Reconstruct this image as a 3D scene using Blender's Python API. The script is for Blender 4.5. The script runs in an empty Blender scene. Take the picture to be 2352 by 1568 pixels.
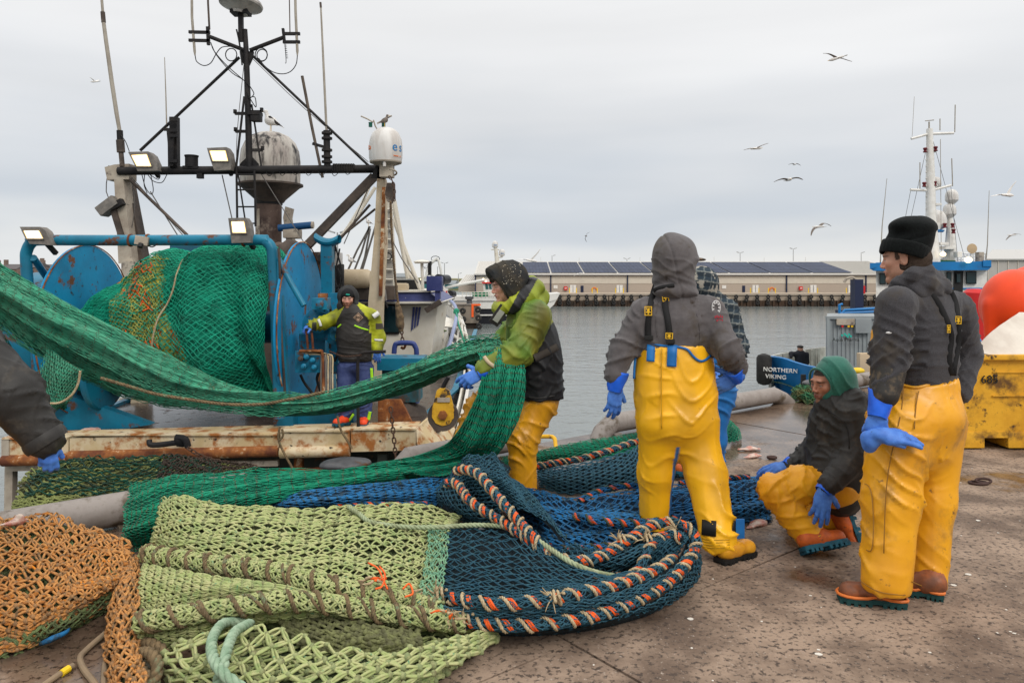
import bpy,bmesh,math,random
import numpy as np
from mathutils import Vector,Matrix,noise as mnoise
SC = bpy.context.scene
COL = SC.collection
RNG = random.Random(7)
NR = np.random.RandomState(11)
# ---- camera
FPX = 1699.0
CAMH = 1.6
WATER = -2.4
cam_data = bpy.data.cameras.new('camera')
cam_data.lens = 36.0 * FPX / 2352.0
cam_data.sensor_width = 36.0
cam_data.shift_y = -146.0 / 2352.0
cam_data.clip_start = 0.05
cam_data.clip_end = 6000
cam = bpy.data.objects.new('camera',cam_data)
COL.objects.link(cam)
cam.location = (0,0,CAMH)
cam.rotation_euler = (math.radians(90),0,0)
SC.camera = cam
SC.view_settings.view_transform = 'Standard'
SC.view_settings.look = 'None'
SC.view_settings.exposure = 0.0
SC.view_settings.gamma = 1.0
SC.view_settings.use_curve_mapping = False
SC.cycles.use_denoising = True
SC.cycles.max_bounces = 6
SC.cycles.diffuse_bounces = 3
SC.cycles.glossy_bounces = 3
SC.cycles.transparent_max_bounces = 6
SC.cycles.sample_clamp_indirect = 6.0
# ---- world: overcast
SUN_EL,SUN_AZ = math.radians(42),math.radians(150)
w = bpy.data.worlds.new('World');SC.world = w;w.use_nodes = True
nt = w.node_tree;nt.nodes.clear()
def wn(t,**k):
 n = nt.nodes.new(t)
 for a,b in k.items(): setattr(n,a,b)
 return n
out = wn('ShaderNodeOutputWorld');add = wn('ShaderNodeAddShader')
bg1 = wn('ShaderNodeBackground');bg2 = wn('ShaderNodeBackground')
sky = wn('ShaderNodeTexSky',sky_type='NISHITA');sky.sun_disc = False
sky.sun_elevation = SUN_EL;sky.sun_rotation = SUN_AZ;sky.dust_density = 3.0
tc = wn('ShaderNodeTexCoord');sep = wn('ShaderNodeSeparateXYZ')
nt.links.new(tc.outputs['Generated'],sep.inputs[0])
mp = wn('ShaderNodeMapping');mp.inputs['Scale'].default_value = (1.1,1.1,5.0);mp.inputs['Rotation'].default_value = (0.10,-0.16,0.3)
nz = wn('ShaderNodeTexNoise');nz.inputs['Scale'].default_value = 1.9;nz.inputs['Detail'].default_value = 3.5;nz.inputs['Roughness'].default_value = 0.46
nt.links.new(tc.outputs['Generated'],mp.inputs[0]);nt.links.new(mp.outputs[0],nz.inputs['Vector'])
ma = wn('ShaderNodeMath',operation='MULTIPLY_ADD');ma.inputs[1].default_value = 0.22;ma.inputs[2].default_value = -0.11
nt.links.new(nz.outputs['Fac'],ma.inputs[0])
ad = wn('ShaderNodeMath',operation='ADD');nt.links.new(sep.outputs['Z'],ad.inputs[0]);nt.links.new(ma.outputs[0],ad.inputs[1])
cr = wn('ShaderNodeValToRGB');nt.links.new(ad.outputs[0],cr.inputs[0])
e = cr.color_ramp;e.interpolation = 'EASE'
stops = [(0.0,(.84,.84,.82)),(0.03,(.77,.785,.79)),(0.09,(.61,.655,.71)),(0.20,(.755,.77,.79)),(0.33,(.87,.872,.875)),(0.6,(1.2,1.2,1.19)),(1.0,(1.9,1.87,1.82))]
while len(e.elements) < len(stops): e.elements.new(0.5)
for el,(p,c) in zip(e.elements,stops): el.position = p;el.color = (*c,1)
nz2 = wn('ShaderNodeTexNoise');nz2.inputs['Scale'].default_value = 1.3;nz2.inputs['Detail'].default_value = 4.5;nz2.inputs['Roughness'].default_value = 0.5
mp2 = wn('ShaderNodeMapping');mp2.inputs['Scale'].default_value = (0.8,0.8,6.5);mp2.inputs['Rotation'].default_value = (0.0,0.24,0.1);mp2.inputs['Location'].default_value = (3.1,1.2,0.4)
nt.links.new(tc.outputs['Generated'],mp2.inputs[0]);nt.links.new(mp2.outputs[0],nz2.inputs['Vector'])
mr = wn('ShaderNodeMapRange');mr.inputs['From Min'].default_value = .3;mr.inputs['From Max'].default_value = .7;mr.inputs['To Min'].default_value = .93;mr.inputs['To Max'].default_value = 1.06
nt.links.new(nz2.outputs['Fac'],mr.inputs['Value'])
vm = wn('ShaderNodeVectorMath',operation='SCALE');nt.links.new(cr.outputs[0],vm.inputs[0]);nt.links.new(mr.outputs[0],vm.inputs['Scale'])
nt.links.new(vm.outputs[0],bg1.inputs[0]);bg1.inputs[1].default_value = 0.98
nt.links.new(sky.outputs[0],bg2.inputs[0]);bg2.inputs[1].default_value = 0.006
nt.links.new(bg1.outputs[0],add.inputs[0]);nt.links.new(bg2.outputs[0],add.inputs[1]);nt.links.new(add.outputs[0],out.inputs[0])
sun_d = bpy.data.lights.new('sun','SUN');sun_d.energy = 1.5;sun_d.angle = math.radians(24);sun_d.color = (1.0,.95,.88)
sun = bpy.data.objects.new('sun',sun_d);COL.objects.link(sun)
_sd = Vector((math.sin(SUN_AZ) * math.cos(SUN_EL),math.cos(SUN_AZ) * math.cos(SUN_EL),math.sin(SUN_EL)))
sun.rotation_euler = _sd.to_track_quat('Z','Y').to_euler()
sun.location = (0,0,30)
# ---- helpers
def P(px,py,d):
 "a point of the place: picture column, row (2352 x 1568) and its distance along the view"
 return np.array([(px - 1176.0) * d / FPX,d,CAMH - (py - 638.0) * d / FPX])
def G(px,py,h=0.0):
 "a point at height h over the quay"
 return P(px,py,(CAMH - h) * FPX / (py - 638.0))
def W_(px,py):
 return P(px,py,(CAMH - WATER) * FPX / (py - 638.0))
def V(*a): return np.array(a,float)
def unit(v):
 v = np.asarray(v,float);return v / (np.linalg.norm(v) + 1e-12)
def tag(o,label=None,cat=None,group=None,kind=None):
 if label: o['label'] = label
 if cat: o['category'] = cat
 if group: o['group'] = group
 if kind: o['kind'] = kind
 return o
def empty(name,loc,label=None,cat=None,group=None):
 o = bpy.data.objects.new(name,None);COL.objects.link(o)
 o.empty_display_size = 0.1
 o.location = Vector([float(c) for c in loc])
 return tag(o,label,cat,group)
def link(name,me,mat=None,parent=None):
 o = bpy.data.objects.new(name,me);COL.objects.link(o)
 if mat is not None and len(me.materials) == 0: me.materials.append(mat)
 if parent is not None:
  o.parent = parent
  o.location = -_wl(parent)
 return o
def _wl(p):
 v = Vector((0,0,0))
 while p is not None: v = v + p.location;p = p.parent
 return v
def mesh_np(name,verts,faces,smooth=True,sharp=None):
 "verts (n,3); faces (m,k) array or list of arrays with different k"
 if not isinstance(faces,(list,tuple)): faces = [faces]
 faces = [np.asarray(f) for f in faces if len(f)]
 me = bpy.data.meshes.new(name)
 verts = np.ascontiguousarray(verts,dtype=np.float32)
 me.vertices.add(len(verts));me.vertices.foreach_set('co',verts.ravel())
 nl = sum(f.size for f in faces);nf = sum(len(f) for f in faces)
 me.loops.add(nl);me.polygons.add(nf)
 me.loops.foreach_set('vertex_index',np.concatenate([f.ravel() for f in faces]).astype(np.int32))
 tot = np.concatenate([np.full(len(f),f.shape[1],np.int32) for f in faces])
 st = np.concatenate([[0],np.cumsum(tot)[:-1]]).astype(np.int32)
 me.polygons.foreach_set('loop_start',st)
 me.polygons.foreach_set('use_smooth',np.full(nf,bool(smooth)))
 me.update(calc_edges=True);me.validate()
 if sharp is not None: me.set_sharp_from_angle(angle=math.radians(sharp))
 return me
def frames_along(pts):
 "rotation minimising frames for paths (N,K,3)"
 T = np.empty_like(pts)
 T[:,1:-1] = pts[:,2:] - pts[:,:-2];T[:,0] = pts[:,1] - pts[:,0];T[:,-1] = pts[:,-1] - pts[:,-2]
 T /= np.linalg.norm(T,axis=2,keepdims=True) + 1e-12
 N,K,_ = pts.shape
 U = np.empty_like(pts)
 ref = np.where(np.abs(T[:,0,2:3]) > 0.8,np.array([[1.,0,0]]),np.array([[0,0,1.]]))
 u = np.cross(ref,T[:,0]);u /= np.linalg.norm(u,axis=1,keepdims=True) + 1e-12
 U[:,0] = u
 for k in range(1,K):
  u = u - (u * T[:,k]).sum(1,keepdims=True) * T[:,k]
  u /= np.linalg.norm(u,axis=1,keepdims=True) + 1e-12
  U[:,k] = u
 Wv = np.cross(T,U)
 return T,U,Wv
def tube_arrays(pts,r,m=4,cap=False,flat=None):
 pts = np.asarray(pts,float)
 if pts.ndim == 2: pts = pts[None]
 N,K,_ = pts.shape
 r = np.broadcast_to(np.asarray(r,float),(N,K)) if np.ndim(r) != 1 or len(np.atleast_1d(r)) == K else np.broadcast_to(np.asarray(r,float)[:,None],(N,K))
 T,U,Wv = frames_along(pts)
 a = np.arange(m) * 2 * math.pi / m
 ca,sa = np.cos(a),np.sin(a)
 ring = pts[:,:,None,:] + r[:,:,None,None] * (ca[None,None,:,None] * U[:,:,None,:] + sa[None,None,:,None] * Wv[:,:,None,:])
 verts = ring.reshape(-1,3)
 n = np.arange(N)[:,None,None] * K * m;k = np.arange(K - 1)[None,:,None] * m;j = np.arange(m)[None,None,:]
 j2 = (j + 1) % m
 f = np.stack([n + k + j,n + k + j2,n + k + m + j2,n + k + m + j],-1).reshape(-1,4)
 caps = None
 if cap:
  b = np.arange(N)[:,None] * K * m
  c0 = b + np.arange(m)[::-1][None,:];c1 = b + (K - 1) * m + np.arange(m)[None,:]
  caps = np.concatenate([c0,c1],0)
 return verts,f,caps
class MB:
 "collects shapes into one mesh"
 def __init__(s): s.v = [];s.f = {};s.n = 0
 def addm(s,v,*fs):
  v = np.asarray(v,float)
  s.v.append(v)
  for f in fs:
   if f is None or len(f) == 0: continue
   f = np.asarray(f) + s.n
   s.f.setdefault(f.shape[1],[]).append(f)
  s.n += len(v);return s
 def tube(s,pts,r,m=8,cap=True,smooth=0):
  pts = np.asarray(pts,float)
  if smooth: pts = catmull(pts,smooth);
  if np.ndim(r) == 1 and len(r) != len(pts): r = np.interp(np.linspace(0,1,len(pts)),np.linspace(0,1,len(r)),r)
  v,f,c = tube_arrays(pts,np.asarray(r,float)[None] if np.ndim(r) == 1 else r,m,cap);return s.addm(v,f,c)
 def bar(s,a,b,w,h=None,up=(0,0,1),ext=0):
  "square bar"
  h = w if h is None else h
  a = np.asarray(a,float);b = np.asarray(b,float);t = unit(b - a);a = a - t * ext;b = b + t * ext
  u = np.cross(np.asarray(up,float),t)
  if np.linalg.norm(u) < 1e-3: u = np.cross((1.,0,0),t)
  u = unit(u);n = np.cross(t,u)
  c = [x + u * sx * w / 2 + n * sy * h / 2 for x in (a,b) for sx,sy in ((-1,-1),(1,-1),(1,1),(-1,1))]
  f = [(3,2,1,0),(4,5,6,7),(0,1,5,4),(1,2,6,5),(2,3,7,6),(3,0,4,7)]
  return s.addm(c,f)
 def box(s,c,size,R=None,bev=0):
  c = np.asarray(c,float);x,y,z = [q / 2 for q in size]
  if bev > 0:
   bm = bmesh.new();bmesh.ops.create_cube(bm,size=1)
   for v in bm.verts: v.co = Vector((v.co.x * 2 * x,v.co.y * 2 * y,v.co.z * 2 * z))
   bmesh.ops.bevel(bm,geom=list(bm.edges) ,offset=bev,segments=2,affect='EDGES',profile=0.7)
   vs = np.array([v.co[:] for v in bm.verts]);bm.verts.index_update()
   if R is not None: vs = vs @ np.asarray(R).T
   fs = {}
   for f in bm.faces: fs.setdefault(len(f.verts),[]).append([v.index for v in f.verts])
   bm.free()
   return s.addm(vs + c,*[np.array(q) for q in fs.values()])
  vs = np.array([(sx * x,sy * y,sz * z) for sz in (-1,1) for sx,sy in ((-1,-1),(1,-1),(1,1),(-1,1))])
  if R is not None: vs = vs @ np.asarray(R).T
  return s.addm(vs + c,[(3,2,1,0),(4,5,6,7),(0,1,5,4),(1,2,6,5),(2,3,7,6),(3,0,4,7)])
 def lathe(s,prof,o=(0,0,0),axis=(0,0,1),n=24,ang=2 * math.pi,caps=True):
  "prof list of (r, h)"
  ax = unit(axis);u = np.cross(ax,(0,0,1.) if abs(ax[2]) < .9 else (1.,0,0));u = unit(u);wv = np.cross(ax,u)
  a = np.arange(n) * ang / n
  pr = np.array(prof,float)
  v = np.asarray(o,float) + pr[:,None,1:2] * ax + pr[:,None,0:1] * (np.cos(a)[None,:,None] * u + np.sin(a)[None,:,None] * wv)
  K = len(pr);j = np.arange(n)[None];k = np.arange(K - 1)[:,None] * n;j2 = (j + 1) % n
  f = np.stack([k + j,k + j2,k + n + j2,k + n + j],-1).reshape(-1,4)
  cp = np.array([np.arange(n)[::-1],(K - 1) * n + np.arange(n)]) if caps else None
  return s.addm(v.reshape(-1,3),f,cp)
 def prism(s,poly,vec):
  "extrude a planar polygon (k,3) by vec"
  poly = np.asarray(poly,float);k = len(poly);vec = np.asarray(vec,float)
  nrm = np.cross(poly[1] - poly[0],poly[2] - poly[1])
  v = np.concatenate([poly,poly + vec])
  side = [(i,(i + 1) % k,k + (i + 1) % k,k + i) for i in range(k)]
  return s.addm(v,[list(range(k))[::-1]],[list(range(k,2 * k))],side)
 def grid(s,g,close_u=False,close_v=False):
  g = np.asarray(g,float);a,b = g.shape[:2]
  I = np.arange(a * b).reshape(a,b)
  if close_u: I = np.vstack([I,I[:1]])
  if close_v: I = np.hstack([I,I[:,:1]])
  f = np.stack([I[:-1,:-1],I[1:,:-1],I[1:,1:],I[:-1,1:]],-1).reshape(-1,4)
  return s.addm(g.reshape(-1,3),f)
 def sheet(s,g,th):
  "a thin solid from a grid of points (a,b,3)"
  g = np.asarray(g,float);a,b = g.shape[:2]
  du = np.gradient(g,axis=0);dv = np.gradient(g,axis=1);n = np.cross(du,dv);n /= np.linalg.norm(n,axis=2,keepdims=True) + 1e-9
  top = g + n * th / 2;bot = g - n * th / 2
  v = np.concatenate([top.reshape(-1,3),bot.reshape(-1,3)])
  I = np.arange(a * b).reshape(a,b);o = a * b
  f = np.stack([I[:-1,:-1],I[1:,:-1],I[1:,1:],I[:-1,1:]],-1).reshape(-1,4)
  f2 = f[:,::-1] + o
  bd = list(I[0,:]) + list(I[1:,-1]) + list(I[-1,-2::-1]) + list(I[-2:0:-1,0])
  sd = [(bd[i],bd[(i + 1) % len(bd)],bd[(i + 1) % len(bd)] + o,bd[i] + o) for i in range(len(bd))]
  return s.addm(v,f,f2,sd)
 def blob(s,c,r,sub=1,sc=(1,1,1),jit=0,R=None):
  v,f = ico(sub);v = v.copy()
  if jit: v = v * (1 + jit * (NR.rand(len(v),1) - .5))
  v = v * np.asarray(sc) * r
  if R is not None: v = v @ np.asarray(R).T
  return s.addm(v + np.asarray(c),f)
 def build(s,name,mat,parent=None,smooth=True,sharp=35):
  me = mesh_np(name,np.concatenate(s.v),[np.concatenate(q) for q in s.f.values()],smooth,sharp)
  me.materials.append(mat)
  return link(name,me,None,parent)
OCT = (np.array([(1.,0,0),(-1,0,0),(0,1,0),(0,-1,0),(0,0,1),(0,0,-1)]),np.array([(0,2,4),(2,1,4),(1,3,4),(3,0,4),(2,0,5),(1,2,5),(3,1,5),(0,3,5)]))
_ico = {}
def ico(sub):
 if sub == -1: return OCT
 if sub not in _ico:
  bm = bmesh.new();bmesh.ops.create_icosphere(bm,subdivisions=sub,radius=1)
  bm.verts.index_update()
  _ico[sub] = (np.array([v.co[:] for v in bm.verts]),np.array([[v.index for v in f.verts] for f in bm.faces]));bm.free()
 return _ico[sub]
def catmull(p,n):
 "resample a path through points p with n segments per span"
 p = np.asarray(p,float);q = np.vstack([2 * p[0] - p[1],p,2 * p[-1] - p[-2]])
 out = []
 t = np.arange(n)[:,None] / n
 for i in range(1,len(q) - 2):
  a,b,c,d = q[i - 1],q[i],q[i + 1],q[i + 2]
  out.append(0.5 * (2 * b + (c - a) * t + (2 * a - 5 * b + 4 * c - d) * t * t + (3 * b - a - 3 * c + d) * t ** 3))
 out.append(p[-1:]);return np.vstack(out)
def arclen(p,n=None,step=None):
 "even resampling"
 p = np.asarray(p,float);s = np.concatenate([[0],np.cumsum(np.linalg.norm(np.diff(p,axis=0),axis=1))])
 if n is None: n = max(2,int(s[-1] / step) + 1)
 t = np.linspace(0,s[-1],n);return np.stack([np.interp(t,s,p[:,k]) for k in range(3)],1)
def cm_basis(x,n):
 "catmull weights for parameter x in [0, n-1] -> idx(…,4), w(…,4)"
 x = np.clip(x,0,n - 1 - 1e-9);i = np.floor(x).astype(int);t = x - i
 w = np.stack([-.5 * t + t * t - .5 * t ** 3,1 - 2.5 * t * t + 1.5 * t ** 3,.5 * t + 2 * t * t - 1.5 * t ** 3,-.5 * t * t + .5 * t ** 3],-1)
 return i,w
class Surf:
 "smooth surface through a grid of control points (a,b,3): u along axis 0, v along axis 1, both 0..1"
 def __init__(s,ctrl):
  c = np.asarray(ctrl,float)
  c = np.concatenate([2 * c[:1] - c[1:2],c,2 * c[-1:] - c[-2:-1]],0)
  c = np.concatenate([2 * c[:,:1] - c[:,1:2],c,2 * c[:,-1:] - c[:,-2:-1]],1)
  s.c = c;s.a = c.shape[0] - 2;s.b = c.shape[1] - 2
  s.disp = None
 def raw(s,u,v):
  iu,wu = cm_basis(np.asarray(u,float) * (s.a - 1),s.a);iv,wv = cm_basis(np.asarray(v,float) * (s.b - 1),s.b)
  r = 0
  for k in range(4):
   for l in range(4):
    r = r + (wu[...,k] * wv[...,l])[...,None] * s.c[iu + k,iv + l]
  return r
 def __call__(s,u,v):
  p = s.raw(u,v)
  if s.disp is not None: p = p + s.disp(np.asarray(u,float),np.asarray(v,float),p)[...,None] * s.normal(u,v)
  return p
 def normal(s,u,v):
  e = 1e-3
  n = np.cross(s.raw(np.clip(u + e,0,1),v) - s.raw(np.clip(u - e,0,1),v),s.raw(u,np.clip(v + e,0,1)) - s.raw(u,np.clip(v - e,0,1)))
  n = n / (np.linalg.norm(n,axis=-1,keepdims=True) + 1e-12)
  tocam = np.array([0,0,CAMH + 1.0]) - s.raw(u,v)
  sg = np.sign((n * tocam).sum(-1,keepdims=True));sg[sg == 0] = 1
  return n * sg
def _hash(ix,iy,iz,seed):
 h = (ix.astype(np.int64) * 374761393 + iy.astype(np.int64) * 668265263 + iz.astype(np.int64) * 2147483647 + seed * 974634777) & 0xffffffff
 h = ((h ^ (h >> 13)) * 1274126177) & 0xffffffff
 h = (h ^ (h >> 16)) & 0xffff
 return h / 65535.0
def vnoise(p,scale=1.0,seed=0):
 p = np.asarray(p,float) * scale;i = np.floor(p).astype(np.int64);f = p - i;f = f * f * (3 - 2 * f)
 r = 0
 for dx in (0,1):
  for dy in (0,1):
   for dz in (0,1):
    wgt = (f[...,0] if dx else 1 - f[...,0]) * (f[...,1] if dy else 1 - f[...,1]) * (f[...,2] if dz else 1 - f[...,2])
    r = r + wgt * _hash(i[...,0] + dx,i[...,1] + dy,i[...,2] + dz,seed)
 return r * 2 - 1
def fbm(p,scale,seed=0,oct=3):
 r = 0;a = 1.0
 for o in range(oct): r = r + a * vnoise(p,scale * 2 ** o,seed + o * 17);a *= .5
 return r
# ---- materials
MATS = {}
def srgb(r,g,b):
 return tuple(((c / 255) / 12.92 if c / 255 <= .04045 else ((c / 255 + .055) / 1.055) ** 2.4) for c in (r,g,b))
def mat(name,c1,c2=None,rough=0.6,metal=0.0,scale=8.0,mix=(0.35,0.65),detail=5,bump=0.0,bscale=40.0,bdist=0.01,
  c3=None,s3=3.0,m3=(0.55,0.62),stretch=(1,1,1),sheen=0,emit=None,estr=0,r3=None,spec=0.28,coat=0,rand=0.0,wire=None,attr=None,
  c4=None,s4=20.0,m4=(0.62,0.68)):
 if name in MATS: return MATS[name]
 m = bpy.data.materials.new(name);m.use_nodes = True;MATS[name] = m
 t = m.node_tree;N = t.nodes;L = t.links;b = N['Principled BSDF']
 def nn(ty,**k):
  n = N.new(ty)
  for a,q in k.items(): setattr(n,a,q)
  return n
 tc = nn('ShaderNodeTexCoord');mp = nn('ShaderNodeMapping');mp.inputs['Scale'].default_value = stretch
 L.new(tc.outputs['Object'],mp.inputs[0])
 def noise(sc,det=detail,rg=.6):
  n = nn('ShaderNodeTexNoise');n.inputs['Scale'].default_value = sc;n.inputs['Detail'].default_value = det;n.inputs['Roughness'].default_value = rg
  L.new(mp.outputs[0],n.inputs['Vector']);return n.outputs['Fac']
 def ramp(x,lo,hi):
  r = nn('ShaderNodeMapRange');r.interpolation_type = 'SMOOTHSTEP';r.inputs['From Min'].default_value = lo;r.inputs['From Max'].default_value = hi;L.new(x,r.inputs['Value']);return r.outputs[0]
 def mixc(f,a,c):
  x = nn('ShaderNodeMix');x.data_type = 'RGBA'
  L.new(f,x.inputs[0])
  for sock,val in ((x.inputs[6],a),(x.inputs[7],c)):
   if isinstance(val,tuple): sock.default_value = (*val,1)
   else: L.new(val,sock)
  return x.outputs[2]
 c = tuple(c1)
 if attr:
  at = nn('ShaderNodeAttribute');at.attribute_name = attr;c = at.outputs['Color']
 if c2 is not None:
  c = mixc(ramp(noise(scale),*mix),c,tuple(c2))
 f3 = None
 if c3 is not None:
  f3 = ramp(noise(s3,8,.65),*m3);c = mixc(f3,c,tuple(c3))
 if c4 is not None:
  c = mixc(ramp(noise(s4,6,.6),*m4),c,tuple(c4))
 if rand:
  oi = nn('ShaderNodeObjectInfo');mrg = nn('ShaderNodeMapRange');mrg.inputs['To Min'].default_value = 1 - rand;mrg.inputs['To Max'].default_value = 1 + rand
  L.new(oi.outputs['Random'],mrg.inputs['Value'])
  vm = nn('ShaderNodeVectorMath',operation='SCALE')
  if isinstance(c,tuple): vm.inputs[0].default_value = c
  else: L.new(c,vm.inputs[0])
  L.new(mrg.outputs[0],vm.inputs['Scale']);c = vm.outputs[0]
 if isinstance(c,tuple): b.inputs['Base Color'].default_value = (*c,1)
 else: L.new(c,b.inputs['Base Color'])
 b.inputs['Roughness'].default_value = rough;b.inputs['Metallic'].default_value = metal
 b.inputs['Specular IOR Level'].default_value = spec
 if f3 is not None and r3 is not None:
  rr = nn('ShaderNodeMapRange');rr.inputs['To Min'].default_value = rough;rr.inputs['To Max'].default_value = r3
  L.new(f3,rr.inputs['Value']);L.new(rr.outputs[0],b.inputs['Roughness'])
 if sheen: b.inputs['Sheen Weight'].default_value = sheen
 if coat: b.inputs['Coat Weight'].default_value = coat
 if emit: b.inputs['Emission Color'].default_value = (*emit,1);b.inputs['Emission Strength'].default_value = estr
 if bump:
  bn = nn('ShaderNodeBump');bn.inputs['Strength'].default_value = bump;bn.inputs['Distance'].default_value = bdist
  L.new(noise(bscale,6,.6),bn.inputs['Height']);L.new(bn.outputs[0],b.inputs['Normal'])
 return m
def rotm(axis,ang):
 return np.array(Matrix.Rotation(ang,3,Vector(axis)))
# ---- signed distance modelling for bodies and clothes
class SDF:
 def __init__(s,h=0.01): s.h = h;s.p = []
 def cone(s,a,b,ra,rb,k=0.03,n=None,sq=1.0,op='add'):
  s.p.append(('c',op,k,np.asarray(a,float),np.asarray(b,float),float(ra),float(rb),None if n is None else unit(n),sq));return s
 def chain(s,pts,rs,k=0.03,n=None,sq=1.0):
  for i in range(len(pts) - 1): s.cone(pts[i],pts[i + 1],rs[i],rs[i + 1],k,n,sq)
  return s
 def ell(s,c,r,R=None,k=0.03,op='add'):
  s.p.append(('e',op,k,np.asarray(c,float),np.asarray(r,float),np.eye(3) if R is None else np.asarray(R,float)));return s
 def box(s,c,half,R=None,rnd=0.01,k=0.02,op='add'):
  s.p.append(('b',op,k,np.asarray(c,float),np.asarray(half,float),np.eye(3) if R is None else np.asarray(R,float),rnd));return s
 def plane(s,o,n):
  s.p.append(('p','sub',0.0,np.asarray(o,float),unit(n)));return s
 def bounds(s,p):
  if p[0] == 'c':
   R = max(p[5],p[6]);lo = np.minimum(p[3] - R,p[4] - R);hi = np.maximum(p[3] + R,p[4] + R)
  elif p[0] == 'e':
   e = np.sqrt(((p[5] * p[4][None,:]) ** 2).sum(1));lo,hi = p[3] - e,p[3] + e
  elif p[0] == 'b':
   e = (np.abs(p[5]) * (p[4] + p[6])[None,:]).sum(1);lo,hi = p[3] - e,p[3] + e
  return lo,hi
 def dist(s,p,X):
  if p[0] == 'c':
   a,b,ra,rb,n,sq = p[3:9]
   if n is not None:
    q = 1 / sq - 1
    X = X + n * (X @ n)[...,None] * q;a = a + n * (a @ n) * q;b = b + n * (b @ n) * q
   ba = b - a;pa = X - a
   t = np.clip((pa @ ba) / (ba @ ba + 1e-12),0,1)
   d = np.sqrt(((pa - t[...,None] * ba) ** 2).sum(-1)) - (ra + (rb - ra) * t)
   return d * (1 + sq) / 2 if n is not None and sq < 1 else d
  if p[0] == 'e':
   q = (X - p[3]) @ p[5];r = p[4]
   k0 = np.sqrt(((q / r) ** 2).sum(-1));k1 = np.sqrt(((q / r ** 2) ** 2).sum(-1)) + 1e-9
   return k0 * (k0 - 1) / k1
  if p[0] == 'b':
   q = np.abs((X - p[3]) @ p[5]) - p[4]
   return np.sqrt((np.maximum(q,0) ** 2).sum(-1)) + np.minimum(q.max(-1),0) - p[6]
  if p[0] == 'p':
   return -((X - p[3]) @ p[4])
 def mesh(s,wrinkle=None,smooth=0):
  h = s.h
  adds = [s.bounds(p) for p in s.p if p[1] == 'add']
  lo = np.min([a for a,b in adds],0) - 4 * h;hi = np.max([b for a,b in adds],0) + 4 * h
  n = np.ceil((hi - lo) / h).astype(int) + 1
  F = np.full(tuple(n),1.0,np.float32)
  ax = [lo[i] + h * np.arange(n[i]) for i in range(3)]
  for p in s.p:
   if p[0] == 'p': sl = tuple(slice(0,n[i]) for i in range(3))
   else:
    a,b = s.bounds(p);m = p[2] + 3 * h
    i0 = np.clip(np.floor((a - m - lo) / h).astype(int),0,n);i1 = np.clip(np.ceil((b + m - lo) / h).astype(int) + 1,0,n)
    if (i1 <= i0).any(): continue
    sl = tuple(slice(i0[i],i1[i]) for i in range(3))
   X = np.stack(np.meshgrid(ax[0][sl[0]],ax[1][sl[1]],ax[2][sl[2]],indexing='ij'),-1)
   d = s.dist(p,X);f = F[sl];k = p[2]
   if p[1] == 'add':
    if k > 0:
     g = np.maximum(k - np.abs(f - d),0);F[sl] = np.minimum(f,d) - g * g / (4 * k)
    else: F[sl] = np.minimum(f,d)
   else:
    d = -d
    if k > 0:
     g = np.maximum(k - np.abs(f - d),0);F[sl] = np.maximum(f,d) + g * g / (4 * k)
    else: F[sl] = np.maximum(f,d)
  v,q = surface_nets(F,lo,h)
  if smooth:
   for _ in range(smooth): v = relax(v,q)
  if wrinkle is not None:
   nrm = vnormals(v,q);v = v + nrm * wrinkle(v,nrm)[:,None]
  return v,q
 def build(s,name,mat,parent,wrinkle=None,paint=None,smooth=0,keep=None):
  v,q = s.mesh(wrinkle,smooth)
  me = mesh_np(name,v,q,True)
  if paint is not None:
   c = paint(v);at = me.color_attributes.new('Col','FLOAT_COLOR','POINT')
   at.data.foreach_set('color',np.concatenate([c,np.ones((len(c),1))],1).astype(np.float32).ravel())
  me.materials.append(mat)
  return link(name,me,None,parent)
def surface_nets(F,lo,h):
 S = F < 0;nx,ny,nz = F.shape;cs = (nx - 1,ny - 1,nz - 1);nc = cs[0] * cs[1] * cs[2]
 acc = [np.zeros(nc) for _ in range(3)];cnt = np.zeros(nc);quads = []
 edges = []
 for ax in range(3):
  a = [slice(None)] * 3;b = [slice(None)] * 3;a[ax] = slice(0,-1);b[ax] = slice(1,None)
  m = S[tuple(a)] != S[tuple(b)]
  i = np.argwhere(m)
  f0 = F[tuple(a)][m];f1 = F[tuple(b)][m];t = f0 / (f0 - f1)
  pos = i.astype(float);pos[:,ax] += t
  o1,o2 = [q for q in range(3) if q != ax]
  cid = {}
  for d1 in (0,1):
   for d2 in (0,1):
    c = i.copy();c[:,o1] -= d1;c[:,o2] -= d2
    ok = (c[:,o1] >= 0) & (c[:,o2] >= 0) & (c[:,o1] < cs[o1]) & (c[:,o2] < cs[o2])
    idx = (c[:,0] * cs[1] + c[:,1]) * cs[2] + c[:,2]
    cid[(d1,d2)] = np.where(ok,idx,-1)
    I = idx[ok]
    for q in range(3): acc[q] += np.bincount(I,pos[ok,q],nc)
    cnt += np.bincount(I,minlength=nc)
  q = np.stack([cid[(1,1)],cid[(0,1)],cid[(0,0)],cid[(1,0)]],1)
  flip = (f0 < 0) ^ (ax == 1)
  q[~flip] = q[~flip][:,::-1]
  quads.append(q[(q >= 0).all(1)])
 used = cnt > 0;remap = -np.ones(nc,int);remap[used] = np.arange(used.sum())
 v = np.stack([a[used] / cnt[used] for a in acc],1) * h + lo
 return v,remap[np.concatenate(quads)]
def vnormals(v,q):
 fn = np.cross(v[q[:,2]] - v[q[:,0]],v[q[:,3]] - v[q[:,1]]);n = np.zeros_like(v)
 for k in range(4):
  for c in range(3): n[:,c] += np.bincount(q[:,k],fn[:,c],len(v))
 return n / (np.linalg.norm(n,axis=1,keepdims=True) + 1e-12)
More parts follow.
